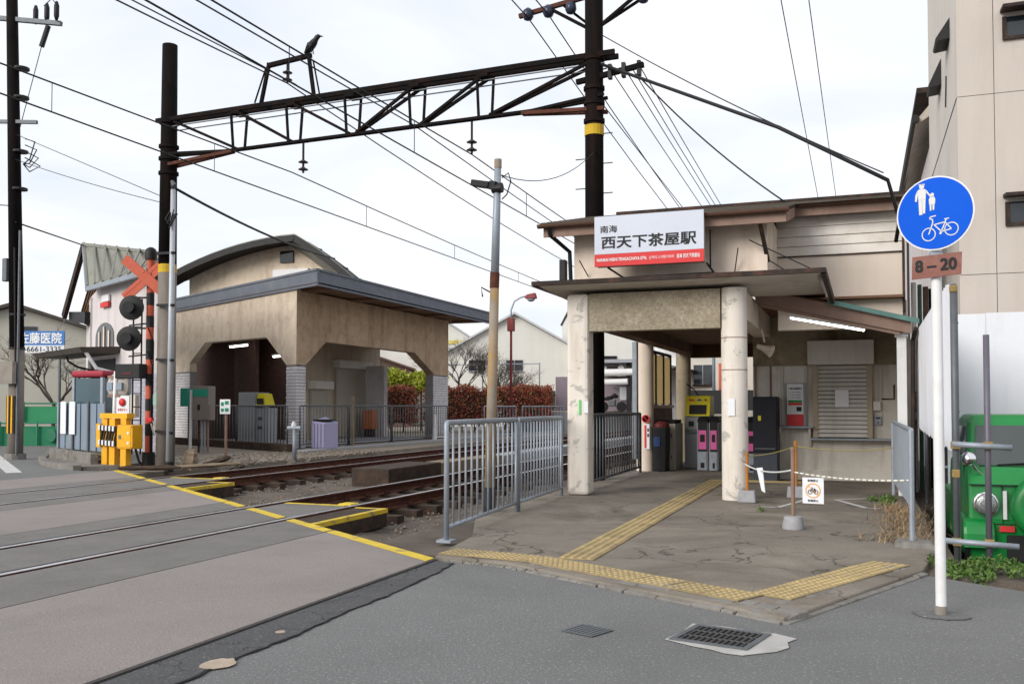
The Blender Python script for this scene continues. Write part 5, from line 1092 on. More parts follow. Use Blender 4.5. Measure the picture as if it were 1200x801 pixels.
# white brick facing of the piers: running-bond courses with recessed joints
def bricks(fn, s0, s1, z0, z1, th, dv, name):
    b = MB(); h_ = .098; n = int((z1-z0)/h_); bw = .3
    for j in range(n):
        z = z0+j*h_; s = s0 - (bw/2 if j%2 else 0)
        while s < s1-.01:
            a, c = max(s,s0), min(s+bw,s1)
            if c-a > .03:
                k = rnd.uniform(-.004,.004); b.prism([fn(a+.006,z+.008,-.0-k),fn(c-.006,z+.008,-k),fn(c-.006,z+h_-.010,-k),fn(a+.006,z+h_-.010,-k)], dv)
            s += bw
    return stuff(b.build(name, BRICKW, hall))
MORT = mat('dark_mortar',(.24,.23,.23),.95,.1)
for s0,s1 in ((0,.62),(7.7,9.4)):
    c_ = .06 if s0 == 0 else .012
    MB().prism([F(s0+c_,0,.018),F(s1-.012,0,.018),F(s1-.012,2.498,.018),F(s0+c_,2.498,.018)], (0,.37,0)).build('pier_core', MORT, hall)
    bricks(F, s0, s1, 0.0, 2.49, 0, V1*.03, 'brick_facing')
for s0,s1 in ((.2,.52),(9.6,11.0)):
    MB().prism([G(s0+.01,0,.018),G(s1-.012,0,.018),G(s1-.012,2.498,.018),G(s0+.01,2.498,.018)], (-.33,0,0)).build('pier_core', MORT, hall)
    bricks(G, .02 if s0 < 1 else s0, s1, 0.0, 2.49, 0, (-.03,0,0), 'brick_facing')
# far pier seen through the openings, canopy
K0 = Vector((-14.68,23.34,0))
plan = [K0, K0+Vector((0,13.5,0)), Vector((-26,37.0,0)), K0+D1*11]
MB().prism([p+Vector((0,0,4.80)) for p in plan], (0,0,.04)).build('canopy_soffit', mat('soffit_brown',(.22,.135,.085),.8,.2,2,.2), hall)
MB().prism([p+Vector((0,0,4.845)) for p in [K0+Vector((-.05,.05,0)), K0+Vector((-.05,13.4,0)), Vector((-26,36.9,0)), K0+D1*10.9]], (0,0,.3)).build('canopy_roof', ROOFT, hall)
def fas(p, q, n_): MB().hexa([p+Vector((0,0,4.74)),q+Vector((0,0,4.74)),q+n_*.06+Vector((0,0,4.74)),p+n_*.06+Vector((0,0,4.74)),p+Vector((0,0,5.17)),q+Vector((0,0,5.17)),q+n_*.06+Vector((0,0,5.17)),p+n_*.06+Vector((0,0,5.17))]).build('canopy_fascia', FASCIA, hall); MB().hexa([p-n_*.03+Vector((0,0,5.172)),q-n_*.03+Vector((0,0,5.172)),q+n_*.08+Vector((0,0,5.172)),p+n_*.08+Vector((0,0,5.172)),p-n_*.03+Vector((0,0,5.235)),q-n_*.03+Vector((0,0,5.235)),q+n_*.08+Vector((0,0,5.235)),p+n_*.08+Vector((0,0,5.235))]).build('fascia_cap', FASCIA, hall)
fas(K0, K0+D1*11, V1); fas(K0+Vector((0,.07,0)), K0+Vector((0,13.5,0)), Vector((-1,0,0)))
for i in range(5): p = K0+Vector((-.06,1.2+i*2.8,4.72)); MB().bar(p+Vector((-.0,0,.03)), p+Vector((-1.1,0,.03)), .5,.07).build('soffit_beam', MATS['soffit_brown'], hall)
# interior
plan_in = [C0+Vector((-.45,.62,0)), Vector((-16.2,35.0,0)), Vector((-27,35.0,0)), F(15,0,3.2), F(9.3,0,.4)]
MB().prism([p+Vector((0,0,.0)) for p in plan_in], (0,0,.03)).build('floor', CONCR, hall)
MB().prism([p+Vector((0,0,3.76)) for p in plan_in], (0,0,.05)).build('ceiling', SHADEB, hall)
VI = 2.0
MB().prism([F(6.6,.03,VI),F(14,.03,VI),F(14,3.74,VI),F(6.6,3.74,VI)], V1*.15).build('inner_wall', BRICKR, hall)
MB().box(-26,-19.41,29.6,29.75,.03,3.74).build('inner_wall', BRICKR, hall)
for s, w_ in ((10.0,.62),(11.4,.7)):
    d_ = MB().prism([F(s-w_,.04,VI-.05),F(s+w_,.04,VI-.05),F(s+w_,2.7,VI-.05),F(s-w_,2.7,VI-.05)], V1*.04).build('door', GLASSD, hall)
    for ds in (-w_,w_): MB().prism([F(s+ds-.07,.04,VI-.12),F(s+ds+.07,.04,VI-.12),F(s+ds+.07,2.85,VI-.12),F(s+ds-.07,2.85,VI-.12)], V1*.065).build('door_jamb', CREAM, d_)
    MB().prism([F(s-w_,2.72,VI-.12),F(s+w_,2.72,VI-.12),F(s+w_,2.85,VI-.12),F(s-w_,2.85,VI-.12)], V1*.06).build('door_head', CREAM, d_)
b = MB()
for j in range(30):
    for i in range(8):
        u = 6.62+i*.3+(.15 if j%2 else 0)
        if u+.29 < 9.2: b.prism([F(u+.01,.05+j*.12,VI-.012),F(u+.28,.05+j*.12,VI-.012),F(u+.28,.155+j*.12,VI-.012),F(u+.01,.155+j*.12,VI-.012)], V1*.01)
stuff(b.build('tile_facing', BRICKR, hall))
iw = MB().box(-19.4,-19.2,29.6,35.5,.03,3.74).build('inner_wall', mat('hall_inner_cream',(.50,.43,.33),.85,.1,1.2,.2,streak=((.26,.19,.12),.5,2)), hall)
for (y0,y1,zt) in ((30.0,31.2,1.9),(31.8,34.2,2.75)):
    s_ = MB().box(-19.198,-19.12,y0,y1,.05,zt).build('shutter', mat('hall_shutter',(.42,.385,.32),.6,.06,2,.1), hall); f0 = None
    for i in range(int(zt/.14)): MB().box(-19.118,-19.10,y0+.05,y1-.05,.07+.14*i,.07+.14*i+.125).build('slat', MATS['hall_shutter'], s_)
    MB().box(-19.197,-18.9,y0-.1,y1+.1,zt+.002,zt+.3).build('shutter_box', BOXW, hall)
MB().box(-18.95,-18.15,33.9,34.2,.03,2.9).build('inner_pier', BRICKW, hall)
for s, v in ((6.3,1.2),(5.3,2.4)):
    f_ = thing('fluorescent_lamp', tuple(F(s,3.6,v)), ('nearer' if v < 2 else 'further')+' fluorescent batten on the ceiling of the hall across the tracks', 'lamp')
    zt = 3.40 if v < 2 else 3.05; MB().bar(F(s-.7,zt+.06,v),F(s+.7,zt+.06,v),.12,.05).build('housing', WHITEP, f_); MB().tube([F(s-.68,zt,v),F(s+.68,zt,v)],.025,8).build('tube', TUBE, f_)
    for ds in (-.5,.5): MB().tube([F(s+ds,zt+.08,v),F(s+ds,3.76,v)],.01,5).build('hanger', DSTEEL, f_)
f_ = thing('fluorescent_lamp', (-17.0,28.2,3.6), 'fluorescent batten inside the track-side opening of the hall', 'lamp')
MB().bar((-17.2,26.0,3.36),(-17.2,27.6,3.36),.12,.05).build('housing', WHITEP, f_); MB().tube([(-17.2,26.0,3.30),(-17.2,27.6,3.30)],.025,8).build('tube', TUBE, f_)
# curved-gable hall roof behind the canopy
def curve(a, b_, bow, n=10):
    a, b_ = Vector(a), Vector(b_); o = []
    for i in range(n+1): t = i/n; p = a.lerp(b_, t); p.z += bow*4*t*(1-t); o.append(p)
    return o
EX = Vector((-6.6,6.0,0))
lft = curve((-24.6,28.3,6.05),(-18.74,28.3,7.36),.32); rgt = curve((-18.74,28.3,7.36),(-16.05,28.3,5.45),.10)
for nm, ln_ in (('roof_slope', lft), ('roof_slope', rgt)):
    b = MB(); vs = []; fs = []; n = len(ln_)
    for p in ln_: vs += [p, p+EX, p-Vector((0,0,.12)), p+EX-Vector((0,0,.12))]
    for i in range(n-1):
        a, c = i*4, i*4+4; fs += [(a,a+1,c+1,c),(a+2,c+2,c+3,a+3),(a,c,c+2,a+2),(a+1,a+3,c+3,c+1)]
    b.add(vs, fs).build(nm, METROOF, hall, smooth=False)
    for i in range(n-1): MB().bar(ln_[i]+Vector((0,-.03,-.16)),ln_[i+1]+Vector((0,-.03,-.16)),.05,.22).build('barge_board', BLACKM, hall); MB().prism([ln_[i]+Vector((0,0,-.14)),ln_[i+1]+Vector((0,0,-.14)),ln_[i+1]+Vector((0,.88,-.14)),ln_[i]+Vector((0,.88,-.14))],(0,0,-.05)).build('roof_underside', BLACKM, hall)
gw = [p+Vector((0,.9,-.2)) for p in lft[1:]] + [p+Vector((0,.9,-.2)) for p in rgt[1:]]
MB().prism(gw + [Vector((-15.9,29.2,4.9)), Vector((-24,29.2,4.9))], (0,.2,0)).build('gable_wall', LBWALL, hall)
for i in range(5): p = rgt[2+2*i if 2+2*i < 10 else 9]; MB().bar(p+Vector((0,.05,-.2)),p+Vector((0,.9,-.2)),.09,.14).build('purlin', BLACKM, hall)
MB().box(-19.9,-19.35,29.12,29.198,6.5,6.92).build('gable_vent', GLASSD, hall)
MB().box(-20.2,-18.7,29.1,29.198,5.5,6.25).build('gable_panel', WHITEP, hall)
# hall kit
fl2 = lambda a, b_, n, lab: pipe_fence('hall_fence', a, b_, .03, 1.27, n, lab, DSTEEL, 'dark fences of the hall across the tracks', rb=.013, rp=.026)
KF = Vector((-15.25,23.0,0))
q1 = KF + D1*3.5; q2 = KF + D1*7.2
fl2(tuple(KF+D1*.3), tuple(q1), 15, 'dark bar fence in front of the grey gate machine across the tracks'); fl2(tuple(q1+D1*.1), tuple(q2), 15, 'dark bar fence in front of the hall door, left of the small white sign')
fl2((-15.2,23.3,0),(-15.2,26.0,0),14,'dark bar fence beside the lavender cabinet'); fl2((-15.2,26.1,0),(-15.2,28.9,0),14,'dark bar fence in front of the hall shutter'); fl2((-15.2,29.0,0),(-15.2,33.6,0),22,'longest dark bar fence under the far opening of the hall')
kb = struct(MB().prism([KF+D1*-.5+V1*-.45+Vector((0,0,-.05)),KF+D1*9+V1*-.45+Vector((0,0,-.05)),KF+D1*9+V1*-.15+Vector((0,0,-.05)),KF+D1*-.5+V1*-.15+Vector((0,0,-.05))], (0,0,.24)).build('kerb', WOODD))
struct(MB().box(-15.05,-14.5,22.6,44,-.25,.02).build('platform_ramp', CONCR))
gm = thing('gate_machine', tuple(F(3.9,.03,.8)), 'grey gate machine with yellow top behind the hall fence', 'gate machine')
p = F(3.9,0,.8)
MB().box(p.x-.62,p.x+.05,p.y-.3,p.y+.5,.03,1.72).build('cabinet', GREYM, gm, bevel=.02)
MB().hexa([(p.x+.06,p.y-.3,1.25),(p.x+.50,p.y-.35,1.25),(p.x+.50,p.y+.2,1.25),(p.x+.06,p.y+.2,1.25),(p.x-.02,p.y-.15,1.68),(p.x+.36,p.y-.2,1.68),(p.x+.36,p.y+.2,1.68),(p.x-.02,p.y+.2,1.68)]).build('yellow_head', MYEL, gm, bevel=.01)
MB().hexa([(p.x+.13,p.y-.35,1.33),(p.x+.40,p.y-.38,1.33),(p.x+.40,p.y-.3,1.33),(p.x+.13,p.y-.3,1.33),(p.x+.09,p.y-.27,1.52),(p.x+.34,p.y-.30,1.52),(p.x+.34,p.y-.2,1.52),(p.x+.09,p.y-.2,1.52)]).build('screen', INK, gm)
MB().box(p.x+.06,p.x+.5,p.y-.25,p.y+.3,.03,1.2).build('lower_body', GREYM, gm, bevel=.02)
for k in range(4): MB().box(p.x+.12+.1*(k%2),p.x+.2+.1*(k%2),p.y-.262,p.y-.252,.5+.3*(k//2),.6+.3*(k//2)).build('slot', INK, gm)
lc = thing('lavender_cabinet', (-14.9,23.9,0), 'lavender cabinet with ribbed front beside the corner pier', 'cabinet')
MB().hexa([(-15.1,23.75,.02),(-14.65,23.75,.02),(-14.65,24.5,.02),(-15.1,24.5,.02),(-15.1,23.75,.82),(-14.65,23.75,.78),(-14.65,24.5,.78),(-15.1,24.5,.95)]).build('body', PURPLE, lc, bevel=.02)
for k in range(4): MB().box(-15.07+.11*k,-14.99+.11*k,23.72,23.745,.06,.74).build('rib', PURPLE, lc)
MB().box(-15.08,-14.67,23.8,24.4,.83,.87).build('lid', BLACKM, lc)
oc = thing('control_cabinet', (-16.7,21.0,0), 'brown-grey control cabinet with green band on pipe legs', 'cabinet')
MB().box(-17.0,-16.48,20.85,21.15,.88,1.80).build('case', mat('taupe_steel',(.20,.175,.155),.6,.08,2,.05), oc, bevel=.01); MB().box(-16.995,-16.485,20.838,20.848,1.52,1.72).build('green_band', mat('band_green',(.02,.25,.17),.5,.05), oc); MB().box(-16.83,-16.74,20.835,20.848,1.15,1.30).build('lock', INK, oc)
MB().box(-16.78,-16.4,20.838,20.8485,.9,1.28).build('door', MATS['taupe_steel'], oc)
for k in range(4): MB().tube([(-16.9+.1*k,21,.0),(-16.9+.1*k,21,.9)],.03,7).build('pipe', (DARKTRIM,GREYM,GREYM,BROWNC)[k], oc)
MB().tube([(-17.15,20.95,0),(-17.12,20.95,1.7)],.04,8).build('white_pipe', WHITEP, oc)
MB().box(-17.45,-17.22,20.9,21.05,1.25,1.75).build('small_box', mat('band_green',(.02,.25,.17)), oc)
bs = thing('small_notice_post', (-15.25,20,0), 'small white notice with green symbols on a brown post', 'sign')
MB().tube([(-15.25,20,0),(-15.25,20,1.3)],.035,8).build('post', mat('brown_pole',(.25,.16,.12)), bs); MB().box(-15.40,-15.09,19.94,19.96,1.06,1.43).build('plate', PAPER, bs)
GP = mat('print_green',(.02,.22,.12),.6,.05)
for (a,c,e,g_) in ((-15.24,-15.13,1.30,1.39),(-15.36,-15.28,1.27,1.36),(-15.36,-15.28,1.12,1.20),(-15.24,-15.13,1.12,1.21)): MB().box(a,c,19.93,19.9395,e,g_).build('pictogram', GP, bs)
hy = thing('hydrant_post', (-12.47,18.9,0), 'short grey standpipe post on the earth beyond the far rails', 'post')
MB().tube([(-12.47,18.9,-.1),(-12.47,18.9,.72)],.05,10).build('pipe', STEEL, hy, smooth=True); MB().tube([(-12.65,18.9,.74),(-12.3,18.9,.74)],.055,8).build('head', STEEL, hy); MB().lathe([(.05,.74),(.06,.80),(.03,.9)],(-12.5,18.9,0),10).build('valve', PAPER, hy)
pst = tag(MB().box(-15.02,-14.95,25.9,25.97,0,1.55).build('wooden_stake', WOODL), 'single weathered wooden stake by the hall fence', 'stake')
wg = tag(MB().tube([(-14.95,31.9,0),(-14.93,31.9,.95)],.09,8,r1=.05).build('white_marker_post', WHITEP), 'short white marker post outside the far hall fence', 'post')
ob = thing('orange_bin', (-18.5,33.4,0), 'orange box on the far side of the hall opening', 'box')
MB().box(-18.75,-18.3,33.2,33.6,.35,1.1).build('body', mat('rust_orange',(.50,.13,.025),.6,.1), ob, bevel=.02); MB().box(-18.7,-18.35,33.25,33.55,0,.345).build('stand', DARKTRIM, ob)

# broken timbers at the foot of the left gantry pole
def rough_timber(p, q, w, h_, m, lab, seed):
    rr_ = random.Random(seed); p, q = Vector(p), Vector(q); n = 6; d = (q-p).normalized(); r_ = d.cross(Vector((0,0,1))).normalized(); u_ = r_.cross(d); vs = []; fs = []
    for i in range(n+1):
        c = p.lerp(q,i/n); k = (1 if 0 < i < n else rr_.uniform(.4,.8))
        for a_ in range(6): t = a_*math.pi/3; vs.append(c + r_*math.cos(t)*w/2*k*rr_.uniform(.75,1.15) + u_*math.sin(t)*h_/2*k*rr_.uniform(.7,1.15) + d*rr_.uniform(-.03,.03))
    for i in range(n):
        for j in range(6): fs.append((i*6+j,i*6+(j+1)%6,(i+1)*6+(j+1)%6,(i+1)*6+j))
    fs += [tuple(range(6))[::-1], tuple(n*6+j for j in range(6))]
    tag(MB().add(vs,fs).build('old_timber', m), lab, 'timber', 'broken timbers by the pole')
rough_timber((-12.95,14.75,.04),(-11.75,15.9,.10),.13,.09,WOODL,'pale broken plank lying by the foot of the left gantry pole',1)
rough_timber((-12.75,15.55,-.02),(-12.72,15.6,.38),.30,.26,WOODL,'short rotting stump beside the conduit pole',2)
rough_timber((-12.45,15.5,.05),(-12.0,15.9,.22),.16,.12,WOODD,'split dark timber tilted against the stump',3)
rough_timber((-13.6,14.55,.05),(-12.4,14.85,.06),.16,.12,WOODD,'dark sleeper end under the crossing signal',4)

# ================================================================ gabled white house at the far road
HP = Vector((-16.83,19.38,0)); Hf = lambda u, z, v=0: HP + D1*u + V1*v + Vector((0,0,z))
wh = thing('white_gabled_house', (-19,21,0), 'pinkish-white gabled house with arched window by the crossing', 'house')
MB().prism([Hf(u,z) for u,z in [(0,2.1),(5.4,2.1),(5.4,4.5),(4.6,4.75),(0,4.75)]], V1*.25).build('wall', PINKW, wh)
MB().prism([Hf(u,z) for u,z in [(0,0),(5.4,0),(5.4,2.098),(0,2.098)]], V1*.25).build('lower_wall', mat('lavender_tile',(.42,.41,.46),.7,.08,2,.2), wh)
SD = Vector((-.72,.69,0)); MB().prism([Hf(.02,0,.25),Hf(.02,0,.25)+SD*6,Hf(.02,4.7,.25)+SD*6,Hf(.02,4.7,.25)], D1*.2).build('side_wall', PINKW, wh)
MB().prism([Hf(5.4,0,.0),Hf(5.4,0,0)+SD*4,Hf(5.4,4.5,0)+SD*4,Hf(5.4,4.5,.0)], D1*-.2).build('side_wall', PINKW, wh)
b = MB(); h_ = .11
for j in range(19):
    for i in range(14):
        u = i*.4 + (.2 if j%2 else 0); 
        if u+.39 < 5.4: b.prism([Hf(u+.008,j*h_+.008,-.012),Hf(u+.392,j*h_+.008,-.012),Hf(u+.392,j*h_+h_-.008,-.012),Hf(u+.008,j*h_+h_-.008,-.012)], V1*.01)
stuff(b.build('tile_facing', mat('lavender_tile',(.42,.41,.46)), wh))
A, B, L_, = Vector((-22.46,22.44,6.2)), Vector((-18.75,21.7,5.59)), Vector((-24.09,23.29,4.14))
E1, E2 = Vector((-20.91,21.51,4.66)), Vector((-16.9,19.44,4.62))
E1 = E1 - V1*.35; E2 = E2 - V1*.35 + Vector((0,0,.05))
rfq = MB().hexa([E1,E2,B,A,E1+Vector((0,0,.08)),E2+Vector((0,0,.08)),B+Vector((0,0,.08)),A+Vector((0,0,.08))]).build('roof_slope', METROOF, wh)
for i in range(8):
    t = i/7; p = A.lerp(B,t)+Vector((0,0,.10)); q = E1.lerp(E2,t)+Vector((0,0,.10)); MB().bar(p,q,.05,.06).build('roof_seam', METROOF, rfq)
MB().bar(E1+Vector((0,0,.0)),E2,.10,.12).build('gutter', STEEL, wh); MB().bar(A+Vector((0,0,.02)),E1,.10,.16).build('verge_board', STEEL, wh)
MB().bar(A+Vector((0,0,.05)),B+Vector((0,0,.05)),.16,.1).build('ridge_cap', METROOF, wh)
A2, L2 = A+SD*4, L_+SD*4
MB().hexa([A,L_,L2,A2,A+Vector((0,0,.1)),L_+Vector((0,0,.1)),L2+Vector((0,0,.1)),A2+Vector((0,0,.1))]).build('roof_slope', METROOF, wh)
MB().bar(A,L_,.12,.22).build('verge_board', DARKTRIM, wh)
gq = [A+V1*.5+Vector((0,0,-.15)), L_+V1*.5+Vector((0,0,-.1)), Hf(5.3,3.6,.1), E1+V1*.5+Vector((0,0,-.05))]
MB().prism(gq, V1*.08).build('gable_soffit', DARKTRIM, wh)
for i in range(7):
    t = (i+.5)/7; MB().bar(gq[0].lerp(gq[3],t)-V1*.06, gq[1].lerp(gq[2],t)-V1*.06, .06,.05).build('soffit_board', SHADEB, wh)
MB().bar(L_+V1*.3, Hf(5.4,3.9,.0), .3,.35).build('eave_bracket', BLACKM, wh)
# arched window
n = 12; arch = [(3.35,2.85),(4.85,2.85),(4.85,3.25)] + [(4.1+.75*math.cos(math.pi*i/n), 3.25+.42*math.sin(math.pi*i/n)) for i in range(1,n)] + [(3.35,3.25)]
w = MB().prism([Hf(u,z,-.02) for u,z in arch], V1*.015).build('arched_window', GLASSD, wh)
for u in (3.7,4.1,4.5): MB().prism([Hf(u-.05,2.87,-.045),Hf(u+.05,2.87,-.045),Hf(u+.05,3.55 if u==4.1 else 3.42,-.045),Hf(u-.05,3.55 if u==4.1 else 3.42,-.045)], V1*.02).build('shutter_leaf', CREAM, w)
rsn = thing('red_house_sign', tuple(Hf(3.9,4.2,-.1)), 'small red and white sign board under the gabled eave', 'sign')
MB().prism([Hf(3.6,4.10,-.10),Hf(4.25,4.10,-.10),Hf(4.25,4.24,-.10),Hf(3.6,4.24,-.10)], V1*.06).build('red_board', SIGNR, rsn); MB().prism([Hf(3.62,4.26,-.08),Hf(4.2,4.26,-.08),Hf(4.2,4.45,-.08),Hf(3.62,4.45,-.08)], V1*.05).build('white_board', PAPER, rsn)
# porch canopy and dark doorway
MB().hexa([Hf(2.9,2.72,-1.0),Hf(7.2,2.72,-1.0),Hf(7.2,2.72,.0),Hf(2.9,2.72,.0),Hf(2.8,2.86,-1.1),Hf(7.3,2.86,-1.1),Hf(7.3,2.92,.0),Hf(2.8,2.92,.0)]).build('porch_roof', ROOFT, wh)
MB().prism([Hf(3.2,0,-.03),Hf(5.2,0,-.03),Hf(5.2,2.6,-.03),Hf(3.2,2.6,-.03)], V1*.02).build('doorway', BLACKM, wh)
MB().tube([Hf(2.95,2.75,-.9),Hf(2.95,2.3,-.6),Hf(2.95,2.2,-.1),Hf(2.95,0,-.1)],.05,7).build('downpipe', WHITEP, wh)
MB().tube([Hf(4.9,2.7,-.8),Hf(4.9,2.55,-.75),Hf(4.9,2.4,-.5),Hf(4.9,2.3,-.05)],.03,6).build('porch_bracket', BLACKM, wh)

# phone booth, grey hoarding, planter
pb = thing('telephone_booth', (-16.8,17.25,0), 'glass telephone booth with rounded red roof', 'telephone booth')
px, py = -16.8, 17.4
for dx_ in (-.42,.42):
    for dy_ in (-.42,.42): MB().box(px+dx_-.035,px+dx_+.035,py+dy_-.035,py+dy_+.035,0,1.92).build('post', STEEL, pb)
for (a,c,e,f) in ((-.38,.38,-.43,-.42),(-.38,.38,.42,.43)): MB().box(px+a,px+c,py+e,py+f,.15,1.9).build('pane', GLASSB, pb)
for e in (-.43,.42): MB().box(px+e,px+e+.01,py-.38,py+.38,.15,1.9).build('pane', GLASSB, pb)
MB().box(px-.48,px+.48,py-.48,py+.48,1.925,2.08).build('roof', mat('dull_crimson',(.33,.03,.05),.6,.1), pb, bevel=.06); MB().box(px-.2,px+.2,py+.1,py+.35,.9,1.5).build('telephone', GREYM, pb); MB().box(px-.45,px+.45,py-.45,py+.45,0,.12).build('base', DSTEEL, pb)
gh = thing('grey_sheet_fence', (-16.2,16.7,0), 'blue-grey corrugated sheet fence with two blank white notices', 'fence')
ga, gb = Vector((-17.75,17.05,0)), Vector((-15.1,15.75,0)); gd = (gb-ga)
for i in range(12):
    p, q = ga+gd*(i/12+.003), ga+gd*((i+1)/12-.003); n_ = Vector((gd.y,-gd.x,0)).normalized()*(.02 if i%2 else 0)
    MB().prism([p+n_+Vector((0,0,.28)),q+n_+Vector((0,0,.28)),q+n_+Vector((0,0,1.31)),p+n_+Vector((0,0,1.31))], Vector((gd.y,-gd.x,0)).normalized()*-.012).build('sheet', GREYBLUE, gh)
for t in (0,.33,.66,1): p = ga+gd*t + Vector((.05,-.06,0)); MB().tube([p,p+Vector((0,0,1.36))],.03,7).build('post', DSTEEL if t else STEEL, gh)
for t in (.1,.3): 
    p = ga+gd*t+Vector((-.02,-.06,0)); q = p+gd.normalized()*.36; MB().prism([p+Vector((0,0,.62)),q+Vector((0,0,.62)),q+Vector((0,0,1.36)),p+Vector((0,0,1.36))], (.005,.01,0)).build('notice_board', PAPER, gh)
pw = thing('planter_wall', (-16,16,0), 'low mossy concrete planter wall below the grey sheet fence', 'planter')
pa, pbv = Vector((-17.6,16.75,0)), Vector((-14.7,15.05,0))
for i in range(6): p = pa.lerp(pbv,i/6+.004); q = pa.lerp(pbv,(i+1)/6-.004); MB().bar(p+Vector((0,0,.14)),q+Vector((0,0,.14)),.16,.30).build('wall_block', KERBC, pw, bevel=.015)
MB().prism([pa+Vector((0,.2,.2)),pbv+Vector((0,.2,.2)),pbv+Vector((0,.8,.2)),pa+Vector((0,.5,.2))], (0,0,.05)).build('soil', mat('moss',(.13,.13,.06)), pw)
kc = struct_root('pavement_kerb', (-16,15,0))
kpts = [(-24,23.5),(-20.2,19.2),(-17.5,16.35),(-16.4,15.4),(-15.4,14.72),(-14.4,14.3)]
for i in range(5):
    a, c = Vector(kpts[i]+(0,)), Vector(kpts[i+1]+(0,)); n = max(1,int((c-a).length/.6))
    for k in range(n): MB().bar(a.lerp(c,k/n+.004)+Vector((0,0,.03)),a.lerp(c,(k+1)/n-.004)+Vector((0,0,.03)),.16,.14).build('kerb_stone', KERBC, kc, bevel=.01)
struct(MB().prism([(x,y,.07) for x,y in [(-24,23.6),(-20.1,19.3),(-17.45,16.42),(-16.35,15.5),(-15.3,14.85),(-14.4,14.45),(-14.0,15.0),(-14.2,16.2),(-17,19.2),(-22,23.5)]], (0,0,-.12)).build('pavement', KERBC))

# utility pole, far left
up = thing('utility_pole', (-18.76,16.75,0), 'tall dark utility pole with yellow and black guard at the left edge', 'utility pole')
MB().tube([(-18.76,16.75,0),(-18.76,16.75,2.6)],.17,16,r1=.165).build('lower_shaft', POLEG, up, smooth=True)
MB().tube([(-18.76,16.75,2.6),(-19.02,16.64,12)],.163,16,r1=.12).build('shaft', POLEC, up, smooth=True)
for k in range(5): a = R(-125+18*k); MB().box(-18.76+.185*math.cos(a)-.02,-18.76+.185*math.cos(a)+.02,16.75+.185*math.sin(a)-.01,16.75+.185*math.sin(a)+.01,.62,1.5).build('guard_stripe', AMBER if k%2 else INK, up)
MB().tube([(-18.76,16.75,0),(-18.76,16.75,.14)],.24,12).build('foot', KERBC, up)
MB().tube([(-18.58,16.62,.1),(-18.58,16.62,5.4)],.03,7).build('conduit', DSTEEL, up); MB().tube([(-18.62,16.6,1.7),(-18.7,16.58,5.0)],.02,6).build('conduit', BLACKM, up)
MB().bar((-19.6,16.5,10.6),(-17.75,16.95,10.35),.10,.10).build('crossarm', DSTEEL, up); MB().bar((-19.4,16.5,8.05),(-18.3,16.8,8.0),.08).build('crossarm', DSTEEL, up)
for x in (-18.45,-18.1,-17.8): 
    MB().lathe([(.03,10.4),(.06,10.5),(.06,10.75),(.03,10.85)],(x,16.85,0),10).build('insulator', BLACKM, up, smooth=True)
MB().tube([(-18.05,16.85,10.3),(-18.2,16.8,9.8)],.06,8).build('strain_insulator', BLACKM, up)
MB().tube([(-18.2,16.85,10.8),(-17.95,16.85,10.95),(-17.75,16.85,10.7),(-17.8,16.85,10.45)],.012,5).build('jumper', BLACKM, up)
for k in range(4): MB().tube([(-18.55,16.7,7.6-.15*k),(-18.25+.06*k,16.7,7.5-.2*k),(-18.4,16.7,7.1-.1*k),(-18.6,16.7,7.0)],.015,5).build('cable_loop', BLACKM, up)
MB().box(-19.0,-18.86,16.5,16.62,4.2,4.75).build('terminal_box', DSTEEL, up, bevel=.02); MB().box(-18.98,-18.56,16.45,16.56,1.78,2.3).build('weathered_plate', mat('weathered_plate',(.25,.22,.19),.8,.2,5,.2), up)
for z in (2.6,3.4,6.4,7.3,8.6,9.3): MB().tube([(-18.76,16.75,z),(-18.76,16.75,z+.05)],.178,14).build('pole_band', BLACKM, up)
W_([(-18.2,16.8,9.8),(-18.72,16.7,7.9)],.01,'stay wire hanging from the left utility pole crossarm')
# green hoardings
for (p,q,z0,z1,lab) in (((-25.6,22.3),(-23.6,23.3),.0,.62,'low green painted panel with faint emblem beyond the left utility pole'),((-25.4,23.0),(-23.5,23.9),.72,1.25,'pale green painted board above the low green panel'),((-27.2,21.4),(-25.9,22.2),.0,1.75,'tall green mesh fence at the left edge')):
    t = thing('green_panel', (p[0],p[1],0), lab, 'panel', 'green panels at the left'); a, c = Vector(p+(0,)), Vector(q+(0,)); 
    MB().prism([a+Vector((0,0,z0)),c+Vector((0,0,z0)),c+Vector((0,0,z1)),a+Vector((0,0,z1))], (-.02,.04,0)).build('board', GREENP if z0==0 else mat('light_green_board',(.035,.27,.12),.6,.1), t)
    for k in range(3): e = a.lerp(c,k/2); MB().tube([e+Vector((.03,-.05,-.05)),e+Vector((.03,-.05,z1+.15))],.03,6).build('post', mat('green_post',(.03,.2,.12),.6,.1), t)
    MB().tube([a+Vector((.03,-.05,z1+.1)),c+Vector((.03,-.05,z1+.1))],.025,6).build('rail', mat('green_post',(.03,.2,.12)), t)
    if z0 == 0 and z1 < 1: MB().lathe([(.22,0),(.2,-.01),(.05,-.012)],(-24.2,22.93,.32),16,'y').build('emblem', mat('faded_emblem',(.02,.15,.08),.6,.2), t)
